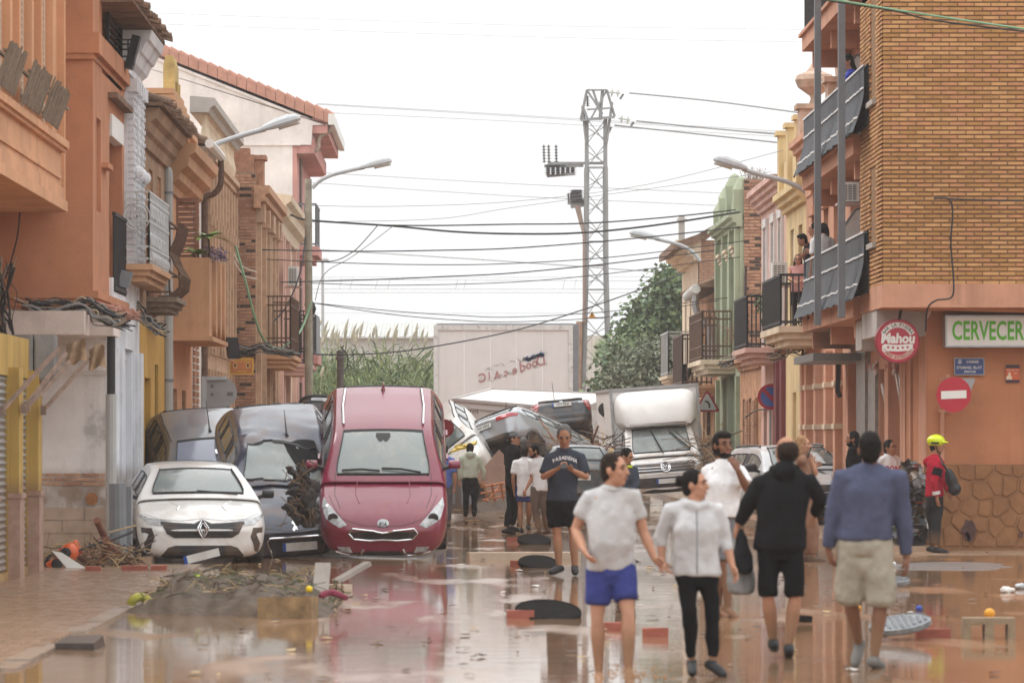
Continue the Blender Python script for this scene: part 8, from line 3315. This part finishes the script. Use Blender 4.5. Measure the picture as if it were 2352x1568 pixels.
f_=mb.build('sign_face',mat('plate_navy',(.03,.055,.20),.4,.05,4,coat=.3),t)
for s_,x,y,z in(('CARRER',.05,.07,.052),("D'ISMAEL BLAT",0,-.018,.058),('PINTOR',.01,-.082,.05)):
 mb=MB()
 text_mb(mb,s_,M@Matrix.Translation((x,y,.025)),z,.002,1.0,bold=.001)
 mb.build('lettering',SWH,f_)
mb=MB()
mb.prism(arc((-.145,.068),.033,0,360,12)[:-1],.002,M@Matrix.Translation((0,0,.025)))
mb.prism([(-.165,.1),(-.125,.1),(-.13,.112),(-.16,.112)],.002,M@Matrix.Translation((0,0,.025)))
mb.build('crest',mat('crest_grey',(.45,.48,.55),.5),f_)
t=thing('poster','small orange poster with dark bands and a pale figure on the bar wall','poster',P(2326,878,65.5))
M=facing(P(2326,858,65.52),(1,0,0),(0,0,1))
for(a_,b_,c_,m_,nm)in((-.135,.135,0,mat('poster_dark',(.045,.035,.05),.6),'poster_sheet'),(-.095,.085,.003,mat('poster_orange',(.55,.12,.05),.6),'poster_field')):
 mb=MB()
 mb.prism([(-.105,a_),(.105,a_),(.105,b_),(-.105,b_)],.003,M@Matrix.Translation((0,0,c_)))
 o_=mb.build(nm,m_,t)
mb=MB()
mb.prism([(-.1,-.09),(-.01,-.09),(-.015,-.045),(-.035,-.02),(-.03,.02),(-.065,.02),(-.065,-.02),(-.095,-.045)],.002,M@Matrix.Translation((0,0,.007)))
mb.build('poster_figure',mat('poster_cream',(.65,.52,.38),.6),t)
mb=MB()
text_mb(mb,'SEGURMONT' if False else 'SEGURIDAD',M@Matrix.Translation((0,.055,.007)),.035,.002,.95)
text_mb(mb,'24h',M@Matrix.Translation((.045,.005,.007)),.04,.002,1)
mb.build('lettering',MATS['poster_cream'],t)
t=thing('hairdresser_sign','yellow and orange hairdresser sign on the brown brick flank','sign',P(555,860,93))
M=facing(P(555,841,93.2),(1,0,0),(0,0,1))
mb=MB()
mb.prism([(-.262,-.18),(.262,-.18),(.262,.18),(-.262,.18)],.05,M)
mb.build('sign_frame',mat('sign_yellow',(.62,.38,.05),.5,.1,5),t)
mb=MB()
mb.prism([(-.23,-.15),(.23,-.15),(.23,.15),(-.23,.15)],.003,M@Matrix.Translation((0,0,.051)))
f_=mb.build('sign_face',mat('faded_orange',(.50,.19,.07),.6,.2,8),t)
mb=MB()
text_mb(mb,'PELUQUERIA',M@Matrix.Translation((0,.115,.055)),.068,.002,1.0,bold=.002)
mb.build('lettering',MATS['sign_yellow'],f_)
for x in(-.14,.14):
 mb=MB()
 mb.prism([(x+.055*math.cos(k*.524),.015+.07*math.sin(k*.524))for k in range(12)],.002,M@Matrix.Translation((0,0,.055)))
 me_=mb.build('medallion',mat('medallion_pale',(.55,.33,.13),.6),f_)
 mb=MB()
 mb.prism([(x+.025*math.cos(k*.785),.02+.038*math.sin(k*.785))for k in range(8)],.002,M@Matrix.Translation((0,0,.058)))
 mb.build('portrait',WOODD,f_)
mb=MB()
mb.prism([(-.09,-.11),(-.05,-.135),(-.05,-.12),(.12,-.12),(.12,-.10),(-.05,-.10),(-.05,-.085)],.002,M@Matrix.Translation((0,0,.055)))
mb.build('arrow',MATS['sign_yellow'],f_)
mb=MB()
mb.box(P(1908,0,75).x,P(1972,0,75).x,74.8,75.2,zv(773,75),zv(738,75))
tag(mb.build('green_box_sign',mat('dark_green_sign',(.03,.075,.06),.5,.1,4)),'dark green box sign under the balcony beside the bar','sign')
mb=MB()
M=facing(P(532,800,88),(.9,.4,0),(-.15,0,1))
mb.prism([(-.12,-.22),(.12,-.22),(.12,.22),(-.12,.22)],.14,M)
tag(mb.build('speaker_box',BLACKP),'black box lamp above the hairdresser sign','lamp')
# ---- air conditioners and small things on the facades
def aircon(label,u0,v0,u1,v1,d,depth=.4,grille=True):
 a,b=P(u0,v1,d),P(u1,v0,d)
 t=thing('air_conditioner',label,'air conditioner',V(((a.x+b.x)/2,d,a.z)),'air conditioners on the facades')
 mb=MB()
 mb.box(a.x,b.x,d,d+depth,a.z,b.z)
 mb.build('case',WPVC,t)
 mb=MB()
 n=9
 w_,h_=b.x-a.x,b.z-a.z
 for k in range(n):
  for q in range(3):
   z=a.z+h_*(.1+.8*k/n)
   x=a.x+w_*(.1+.26*q)
   mb.box(x,x+w_*.2,d-.006,d,z,z+h_*.045)
 mb.build('vent_slot',mat('vent_dark',(.12,.12,.12),.7),t,kind='stuff')
 mb=MB()
 mb.box(a.x-.08,b.x+.1,d-.05,d+depth,a.z-.06,a.z-.02)
 mb.build('bracket',PINKST,t)
 return t
aircon('air conditioner on the cream house left of the wooden pole',662,611,684,655,107)
aircon('air conditioner under the lamp arm on the right, beside the woman in pink',1774,602,1808,653,92)
aircon('air conditioner on the upper brick balcony of the corner building',1934,418,1974,463,69.5)
aircon('air conditioner on the floor of the dark balcony on the far right houses',1612,790,1632,838,121)
t=thing('flood_light','black caged floodlight under the eaves of the white house','lamp',P(300,125,63.5))
mb=MB()
mb.cbox(P(305,121,63.3),.12,.3,.5,Matrix.Rotation(R(14),3,'Y'))
mb.build('lamp_case',IRON,t)
mb=MB()
for v in(92,102,114,130,142,150):
 mb.tube([P(262,v,63.8),P(295,v,63.5),P(308,v-2,63.2)],.012,5)
for u in(278,294):
 mb.tube([P(u,92,63.6),P(u,150,63.6)],.012,5)
mb.build('cage',IRON,t)
t=thing('floodlight','dark grey floodlight at the bottom of the black shutter on the orange house','lamp',P(290,640,63))
mb=MB()
mb.cbox(P(288,641,62.8),.16,.25,.24,Matrix.Rotation(R(15),3,'Y'))
mb.build('lamp_case',GREYM,t)
t=thing('drain_pipe','grey downpipe at the corner of the white tiled wall','pipe',P(255,1300,59.6))
mb=MB()
mb.tube([P(255,1300,59.6),P(255,905,59.6)],.075,10)
mb.build('pipe_lower',PVC,t)
mb=MB()
mb.tube([P(255,905,59.6),P(255,770,59.6)],.06,10)
mb.build('pipe_upper',BLACKP,t)
t=thing('drain_pipe','thick grey downpipe between the ochre and tan houses','pipe',P(386,1090,73))
mb=MB()
mb.tube(smooth_path([P(372,388,73.4),P(381,392,73.1),P(386,405,73),P(386,500,73),P(387,1090,73)],4),.085,10)
mb.build('pipe',PVC,t)
mb=MB()
mb.tube([P(386,440,73),P(386,446,73)],.095,10)
mb.tube([P(387,870,73),P(387,876,73)],.095,10)
mb.build('pipe_clamp',GREYM,t)
t=thing('drain_pipe','white and rust-red downpipe beside the wine-red bay','pipe',P(1831,1080,92))
mb=MB()
mb.tube([P(1830,510,92),P(1830,950,92)],.07,8)
mb.build('pipe_upper',WPVC,t)
mb=MB()
mb.tube([P(1830,950,92),P(1830,1080,92)],.075,8)
mb.build('pipe_lower',mat('rust_red_pipe',(.32,.08,.06),.6,.1,4),t)
# hanging black cloth on the last balcony
mb=MB()
vs=[]
for i in range(9):
 for j in range(9):
  a_,b_=i/8,j/8
  u=1538+58*a_+(14-28*a_)*b_*b_
  v=826+10*math.sin(a_*3)+(60-50*abs(a_-.65))*b_
  vs.append(P(u,v,127.5+.25*math.sin(i*1.5+j)))
mb.add(vs,[(i*9+j,i*9+j+1,i*9+j+10,i*9+j+9)for i in range(8)for j in range(8)])
mb.add([p+V((0,.03,0))for p in vs],[(i*9+j,i*9+j+1,i*9+j+10,i*9+j+9)for i in range(8)for j in range(8)])
tag(mb.build('hanging_cloth',T_BLACK,None,smooth=True),'black cloth hanging from the last balcony on the right','cloth')
# ---- balcony plants
def leaf(mb,base,d_,L,w_,droop=.3):
 s_=d_.cross(V((0,0,1)))
 s_=s_.normalized()if s_.length>.01 else V((1,0,0))
 pts=[base+d_*L*q+V((0,0,-droop*L*q*q))for q in(0,.3,.65,1)]
 ws=(w_*.25,w_,w_*.85,.002)
 vs=[p+s_*(x*k)+V((0,0,.15*abs(x)if k else 0))for p,x in zip(pts,ws)for k in(-1,0,1)]
 mb.add(vs,[(i*3+j,i*3+j+1,i*3+j+4,i*3+j+3)for i in range(3)for j in range(2)])
SUCC=mat('bright_leaf',(.20,.34,.06),.45,.2,6,coat=.2)
PURP=mat('purple_leaf',(.10,.06,.12),.6,.3,6)
t=thing('potted_plant','bright green rosette plants growing over the tan balcony box','plant',P(475,595,75.5))
for(u,v,n,L,d0)in((479,545,16,.34,75.4),(444,578,8,.26,75.3),(455,585,9,.24,75.4)):
 mb=MB()
 c0=P(u,v,d0)
 mb.tube([P(u+3,598,d0),c0],.018,6)
 mb.build('stem',BARK,t)
 for k in range(n):
  a_=k*2.4
  mb=MB()
  leaf(mb,c0,V((math.cos(a_),math.sin(a_)*.8,rnd.uniform(.05,.7))).normalized(),L*rnd.uniform(.9,1.25),.075)
  mb.build('leaf',SUCC,t,recalc=False)
t=thing('potted_plant','purple trailing plant in the tan balcony box','plant',P(495,595,76))
mb=MB()
for k in range(220):
 c0=P(rnd.uniform(468,520),rnd.uniform(572,600),rnd.uniform(75.2,79))
 leaf(mb,c0,V((rnd.uniform(-1,1),rnd.uniform(-1,1),rnd.uniform(-.3,.8))).normalized(),rnd.uniform(.06,.14),.02)
mb.build('foliage',PURP,t,recalc=False,kind='stuff')
t=thing('potted_plant','bushy fern on the black iron balcony of the pink house','plant',P(1762,720,96))
mb=MB()
for k in range(420):
 c0=P(1763+rnd.gauss(0,9),690+rnd.gauss(8,18),96+rnd.uniform(-.5,.5))
 leaf(mb,c0,V((rnd.uniform(-1,1),rnd.uniform(-1,1),rnd.uniform(-.4,1))).normalized(),rnd.uniform(.12,.3),.03)
mb.mi=1
mb.build('foliage',[LEAF[0],LEAF[2]],t,recalc=False,kind='stuff')
t=thing('dry_plant','tangle of dry twigs spilling over the balcony of the green house','plant',P(1710,770,110))
mb=MB()
for k in range(240):
 a_=P(1712+rnd.gauss(0,16),768+rnd.gauss(0,14),110+rnd.uniform(-1,1))
 mb.tube([a_,a_+V((rnd.uniform(-.35,.35),rnd.uniform(-.2,.2),rnd.uniform(-.25,.25)))],rnd.uniform(.004,.01),4)
mb.build('twigs',mat('dry_twig',(.28,.17,.12),.9,.3,8),t,kind='stuff')
t=thing('dry_plant','dry weeds growing on the top of the sooty brick flank','plant',P(1730,415,109.5))
mb=MB()
for k in range(120):
 a_=P(rnd.uniform(1712,1752),428-6*rnd.random(),109.3)
 mb.tube([a_,a_+V((rnd.gauss(0,.1),rnd.gauss(0,.1),rnd.uniform(.1,.45)))],.005,4)
mb.build('twigs',MATS['dry_twig'],t,kind='stuff')
t=thing('flower_pot','terracotta flower pot on the pot-bellied iron balcony','pot',P(348,700,69))
mb=MB()
c0=P(347,693,69)
mb.lathe([(.09,0),(.13,.2),(.15,.2),(.15,.26),(.12,.26)],12,Matrix.Translation(c0))
mb.build('pot',NTILE,t)
# ------------------------------------------------------------------ debris on the street
def G(u,v,z=0.0):
 'ground point that shows at (u, v)'
 d=GD(v,z)
 return V(((u-CX)*d/F,d,z))
BRK=mat('loose_red_brick',(.30,.085,.055),.7,.2,6,.2,40,spec=.5)
MHC=mat('cast_iron_cover',(.014,.013,.012),.95,.3,8,.3,30,spec=.06)
MHC2=mat('wet_iron_cover',(.20,.21,.22),.25,.3,14,.5,30,metal=.5)
def brick(u,v,w,label,yaw=0,dz=0,L=None):
 c0=G(u,v)
 mb=MB()
 mb.cbox(c0+V((0,0,.035+dz)),w,.12,.09,Matrix.Rotation(yaw,3,'Z'))
 mb.v=[p+V((rnd.uniform(-.006,.006),rnd.uniform(-.006,.006),rnd.uniform(-.006,.006)))for p in mb.v]
 return tag(mb.build('loose_brick',BRK),label,'brick','loose bricks in the water')
for a in((1195,1420,.26,'red brick propping the nearest round manhole cover'),(1505,1462,.23,'lone red brick in the water beside the woman in leggings'),(1408,1448,.26,'red brick behind the bare legs of the man in blue shorts'),(1190,1300,.22,'red brick propping the middle manhole cover'),
 (1181,1244,.24,'red brick propping the farthest manhole cover'),(2143,1464,.3,'red brick under the raised wet metal cover on the right'),(393,1392,.3,'red brick at the near edge of the mud bank'),(310,1312,.34,'red brick below the front of the white hatchback'),(365,1312,.2,'small red brick beside the white hatchback plate'),(215,1314,.2,'red brick at the foot of the brown chair')):
 brick(*a)
def cover(u0,u1,v,tilt,label,m=MHC,lift=.1,yaw=0):
 d=GD(v)
 r=(u1-u0)/2*d/F
 t=thing('manhole_cover',label,'manhole cover',V((((u0+u1)/2-CX)*d/F,d,lift)),'manhole covers lifted off their shafts')
 M=Matrix.Rotation(R(tilt),4,'Y')@Matrix.Rotation(R(yaw),4,'X')
 mb=MB()
 mb.lathe([(r*.97,-.03),(r,-.02),(r,.02),(r*.95,.03),(r*.93,.022),(0,.022)],28,M)
 mb.build('cover_plate',m,t,local=True)
 if m is MHC:
  return
 mb=MB()
 for i in range(-4,5):
  for j in range(-4,5):
   if i*i+j*j<18:
    x,y=i*r*.2,j*r*.2
    mb.hexa([M@V((x+a*r*.06,y+b*r*.06,z))for z in(.022,.034)for a,b in((-1,-1),(1,-1),(1,1),(-1,1))])
 mb.build('cover_stud',m,t,local=True,kind='stuff')
cover(1182,1336,1418,3,'nearest black round manhole cover propped on a red brick',lift=.055,yaw=16)
cover(1190,1282,1302,3,'middle black manhole cover left of the phone man',lift=.055,yaw=17)
cover(1188,1266,1249,3,'farthest black manhole cover near the men in white',lift=.055,yaw=17)
cover(1995,2140,1468,-9,'wet metal manhole cover propped up behind the man in blue',MHC2,.13,10)
cover(2020,2090,1348,-3,'wet metal cover farther off beside the trousers of the man in blue',MHC2,.07,9)
cover(1810,1866,1432,3,'small dark cover half sunk behind the man in black',MHC,.05)
PLK=mat('pale_timber',(.48,.38,.29),.7,.15,3,.2,30)
PLG=mat('grey_timber',(.34,.30,.27),.8,.2,4,.2,30)
for(u0,v0,u1,v1,w,h,dz,m,lab)in((1075,1284,1330,1283,.3,.1,.05,PLK,'long pale plank lying across the water behind the phone man'),(735,1392,742,1300,.16,.05,.5,PLG,'rust-stained board standing up from the mud bank'),
 (770,1345,845,1298,.13,.05,.25,PLG,'grey plank slanting out of the mud bank to the right'),(655,1352,800,1354,.25,.06,.07,PLK,'pale board lying flat at the end of the mud bank')):
 a,b=G(u0,v0),G(u1,v1)
 if abs(u1-u0)<100 and v1<v0-20:
  d=GD(v0)
  a,b=P(u0,v0,d)+V((0,0,.02)),P(u1,v1,d+.3)
 mb=MB()
 mb.bar(a+V((0,0,h/2)),b+V((0,0,h/2)),w,h,up=(0,0,1))
 tag(mb.build('plank',m),lab,'plank')
 # mud bank with leaves in the left foreground
mb=MB()
nx,ny=110,40
for j in range(ny+1):
 for i in range(nx+1):
  a,b=i/nx,j/ny
  d=42.2+6.2*b-1.0*a
  x=-3.3+2.1*a+.25*noise.noise(V((b*3,0,2)))
  h=.36*min(1,math.sin(math.pi*a)*2.2)**.8*math.sin(math.pi*b)**.6 if 0<a<1 and 0<b<1 else 0
  h*=.8+.5*noise.noise(V((x*2.2,d*.5,5)))+.22*noise.noise(V((x*7,d*1.4,5)))
  mb.v.append(V((x,d,-.03+max(0,h))))
mb.f=[(j*(nx+1)+i,j*(nx+1)+i+1,(j+1)*(nx+1)+i+1,(j+1)*(nx+1)+i)for i in range(nx)for j in range(ny)]
mb.m=[0]*len(mb.f)
tag(mb.build('mud_bank',mat('reedy_mud',(.09,.063,.042),.75,.45,5,1.0,14,spec=.4),None,smooth=True,kind='stuff'),'low bank of mud and matted reeds in the left foreground','debris')
mb=MB()
rr=random.Random(31)
for i in range(480):
 a=rr.random()
 x,d=-3.3+2.1*a,rr.uniform(42.3,47)
 p=V((x,d,rr.uniform(.12,.32)*min(1,math.sin(math.pi*a)*2)+.01))
 v=V((rr.uniform(-1,1),rr.uniform(-1,1),rr.uniform(-.25,.35))).normalized()*rr.uniform(.06,.22)
 mb.mi=rr.randrange(3)
 mb.tube([p,p+v*.5+V((0,0,.01)),p+v],rr.uniform(.003,.008),3)
tag(mb.build('reed_litter',[STRAW,MUDP,mat('green_litter',(.10,.12,.05),.8,.3,8)],None,kind='stuff'),'matted reed litter on the mud bank','debris')
mb=MB()
c0=G(712,1405)
mb.hexa([V((-1.93,41.2,-.05)),V((-1.40,41.0,-.05)),V((-1.35,41.5,-.05)),V((-1.9,41.7,-.05)),V((-1.93,41.2,.2)),V((-1.40,41.0,.22)),V((-1.35,41.5,.2)),V((-1.9,41.7,.17))])
tag(mb.build('crate',mat('soaked_cardboard',(.28,.18,.09),.8,.45,5,.3,20)),'soaked brown carton at the near end of the mud bank','box')
mb=MB()
mb.tube(smooth_path([P(735,1368,41.5),P(760,1360,41.6),P(785,1368,41.6),P(800,1374,41.6)],4),[.02,.03,.035,.03,.03,.035,.03,.03,.03,.025,.03,.02,.01],6)
tag(mb.build('red_rag',mat('magenta_rag',(.20,.03,.06),.8,.2,8)),'magenta rag trailing from the mud bank','cloth')
def fruit(u,v,r,m,label,z=0.0,d=None):
 c0=G(u,v)if d is None else P(u,v,d)
 mb=MB()
 mb.ell(c0+V((0,0,r*.7 if d is None else 0)),r,r,r*.94,14,10)
 mb.build
 return tag(mb.build('orange_fruit' if m is ORG else('lime_fruit' if m is LIM else 'ball'),m,None,smooth=True),label,'fruit' if m in(ORG,LIM)else 'ball','fruit washed onto the street' if m in(ORG,LIM)else None)
ORG=mat('orange_peel',(.66,.29,.02),.45,.08,20,.2,90)
LIM=mat('lime_peel',(.34,.40,.03),.45,.15,20,.2,90)
for a in((2249,1254,.034,ORG,'larger orange at the foot of the painted stone wall'),(2287,1262,.03,ORG,'small orange farther right by the painted stone wall'),(2170,1250,.026,ORG,'orange lying beside the boots of the rescuer'),
 (1772+200,1400,.03,ORG,'orange floating by the knees of the man in blue')):
 fruit(*a)
fruit(2273,1408,.05,ORG,'bright orange resting on the concrete block',d=38.2)
fruit(450,1330,.065,LIM,'green lime on top of the mud bank',d=45)
fruit(476,1346,.055,LIM,'green lime lower on the mud bank',d=44.6)
fruit(710,1352,.036,mat('yellow_lemon',(.70,.50,.02),.45,.08,20),'yellow lemon on the carton end of the mud bank',d=41.6)
fruit(2111,1402,.035,mat('blue_ball',(.03,.06,.30),.4,.1,9),'small blue ball behind the raised metal cover')
# concrete block with two holes
t=thing('concrete_block','grey concrete block with two openings standing in the right foreground','block',G(2273,1466))
c0=G(2273,1466)
y=c0.y
mb=MB()
wx=.225
z0=-.03
for b_ in((-wx,wx,.125,.18),(-wx,-wx+.065,z0,.125),(-.04,.04,z0,.125),(wx-.065,wx,z0,.125)):
 mb.box(c0.x+b_[0],c0.x+b_[1],y,y+.2,b_[2],b_[3])
mb.box(c0.x-wx,c0.x+wx,y,y+.2,-.08,-.005)
mb.build('block',mat('muddy_concrete',(.27,.20,.13),.85,.25,5,.4,30),t)
# brown curved chair frame, chainsaw and scraps in front of the white wall
t=thing('chair_frame','broken brown bent plastic chair frame beside the white hatchback','chair',G(250,1310))
CHB=mat('brown_plastic',(.20,.085,.055),.5,.15,6,.05,30,coat=.3)
for pts,r in(([(222,1194),(232,1215),(244,1240),(262,1262),(290,1280),(318,1292),(342,1306)],.05),([(244,1240),(248,1256),(236,1280),(222,1300),(214,1306)],.055),([(160,1264),(180,1278),(205,1295),(218,1300)],.035)):
 mb=MB()
 mb.tube(smooth_path([P(u,v,57.4+.2*k)for k,(u,v)in enumerate(pts)],4),r,8)
 mb.build('frame_rail',CHB,t)
t=thing('chainsaw','orange and black power tool lying at the foot of the white tiled wall','tool',G(150,1305))
ORT=mat('safety_orange',(.62,.10,.02),.4,.1,6,coat=.4,mud=.3,coords='Object')
mb=MB()
rot=Matrix.Rotation(R(-28),3,'Y')
mb.cbox(P(163,1264,57.4),.28,.2,.2,rot)
mb.cbox(P(135,1288,57.2),.34,.18,.12,rot)
mb.ell(P(160,1268,57.2),.13,.1,.13,12,8)
b_=fuse(mb,.02,2).build('housing',ORT,t,smooth=True)
mb=MB()
for(u,v)in((151,1269),(131,1294)):
 mb.lathe([(0,0),(.075,0),(.075,.03),(.03,.04),(0,.04)],14,facing(P(u,v,57.02),(1,0,0),(0,0,1)))
mb.build('fan_cover',BLACKP,t)
mb=MB()
mb.tube(smooth_path([P(120,1270,57.3),P(108,1284,57.2),P(106,1298,57.2),P(125,1308,57.2)],4),.025,6)
mb.build('handle',BLACKP,t)
mb=MB()
mb.prism([(-.12,.0),(.0,-.02),(.36,-.25),(.44,-.36),(.2,-.38),(.05,-.2)],.02,facing(P(135,1264,56.4),(1,.2,0),(0,0,1))@Matrix.Translation((.03,.0,0)))
mb.v=[p+V((0,0,.0))for p in mb.v]
tag(mb.build('white_shard',WPVC),'white pointed plastic shard leaning on the orange tool','shard')
mb=MB()
mb.tube(smooth_path([P(180,1264,57.2),P(220,1248,57.4),P(270,1234,57.8),P(310,1218,58)],4),.018,5)
tag(mb.build('cord',CABLEM),'black cord running from the orange tool to the white hatchback','cord')
mb=MB()
mb.tube([P(250,1222,57.6),P(312,1206,58)],.012,5)
tag(mb.build('cane',STRAW),'thin yellow cane beside the black cord','stick')
sticks('reed_litter','reed litter caught between the white wall and the white hatchback',260,(105,320,1255,1308),(57.2,58.2),(.1,.4),[MUDP,STRAW,PLANKM],(.004,.012),9,.4)
mb=MB()
mb.tube([P(270,1110,58.4),P(272,1290,58.4)],.12,12)
mb.cbox(P(278,1200,58.6),.3,.3,1.0)
tag(mb.build('grey_bin',GREYM),'grey bin squeezed between the downpipe and the white hatchback','bin')
mb=MB()
mb.hexa([V((-3.32,35.2,.0)),V((-2.98,35.0,.0)),V((-2.95,35.8,.0)),V((-3.28,36.0,.0)),V((-3.32,35.2,.05)),V((-2.98,35.0,.06)),V((-2.97,35.8,.09)),V((-3.28,36.0,.08))])
tag(mb.build('dark_slab',mat('wet_dark_slab',(.05,.04,.035),.35,.3,6,.3,20)),'dark wet slab lying on the kerb in the left foreground','slab')
mb=MB()
mb.tube(smooth_path([P(300,1388,43.2),P(308,1374,43.2),P(325,1370,43.3),P(342,1380,43.3),P(348,1388,43.3)],5),.045,8)
tag(mb.build('hose_piece',mat('yellow_green_hose',(.30,.28,.04),.6,.2,8)),'yellow green hoop of hose at the corner of the kerb','hose')
rr=random.Random(55)
SCR=[mat('wet_leaf_scrap',(.12,.07,.04),.7,.3,9),mat('pale_scrap',(.50,.47,.44),.6,.2,9),MUDP,STRAW]
mb=MB()
for i in range(420):
 v=1003+200/(1-rr.random()*.64)
 if v>1560:
  continue
 u=rr.uniform(420,2340)
 c0=G(u,v,.006)
 s_=rr.uniform(.015,.07)
 a0=rr.uniform(0,6)
 mb.mi=rr.choices(range(4),(6,1,5,3))[0]
 q=[c0+V((s_*rr.uniform(.5,1.3)*math.cos(a0+k),s_*rr.uniform(.5,1.3)*math.sin(a0+k),rr.uniform(0,.02)))for k in range(6)]
 mb.add(q+[c0+V((0,0,s_*.35))],[(k,(k+1)%6,6)for k in range(6)])
tag(mb.build('street_litter',SCR,None,kind='stuff',recalc=False),'small leaves and scraps strewn over the flooded street','litter')
sticks('reed_litter','thin reed litter drifted across the far part of the street',230,(1050,1700,1170,1232),(80,96),(.1,.5),[MUDP,PLANKM,STRAW],(.004,.012),15,.05)
# bottles and wrappers at the right edge
for(u,v,m,lab)in((2310,1360,WPVC,'crushed white bottle at the right edge of the street'),(2344,1352,GALV,'crushed can cut by the right edge of the picture'),(1340+700,1300,WPVC,'white wrapper beside the trousers of the man in blue')):
 c0=G(u,v)
 mb=MB()
 mb.ell(c0+V((0,0,.03)),.07,.05,.04,10,6)
 mb.ell(c0+V((.08,0,.03)),.03,.03,.03,8,6)
 tag(fuse(mb,.012,1,.012,20,2).build('crushed_bottle',m,None,smooth=True),lab,'litter')
 # splash at the bare foot
mb=MB()
for i in range(240):
 a=rr.uniform(0,math.pi)
 r_=abs(rr.gauss(0,.16))+.02
 c0=P(1452,1560,30.6)+V((r_*math.cos(a)*1.2,rr.uniform(-.12,.12),abs(rr.gauss(0,.055))*(1.2-min(1,r_*2))))
 s_=rr.uniform(.002,.007)
 mb.ell(c0,s_,s_,s_*rr.uniform(.8,2.2),6,4)
tag(mb.build('water_splash',mat('brown_water_drop',(.36,.19,.08),.1,.1,9,0,coat=.5),None,kind='stuff',smooth=True,recalc=False),'brown splash thrown up by the bare foot','splash')
# ------------------------------------------------------------------ damp air
mb=MB()
mb.box(-75,75,-8,300,-1.0,17.5)
hz=mb.build('haze',[],None,kind='stuff')if False else None
hm_=bpy.data.materials.new('haze')
hm_.use_nodes=True
hn=hm_.node_tree.nodes
hn.clear()
ho=hn.new('ShaderNodeOutputMaterial')
hv=hn.new('ShaderNodeVolumePrincipled')
hv.inputs['Color'].default_value=(.97,.98,1,1)
hv.inputs['Density'].default_value=.0004
hm_.node_tree.links.new(hv.outputs[0],ho.inputs['Volume'])
hz=mb.build('haze',hm_,None,kind='stuff')
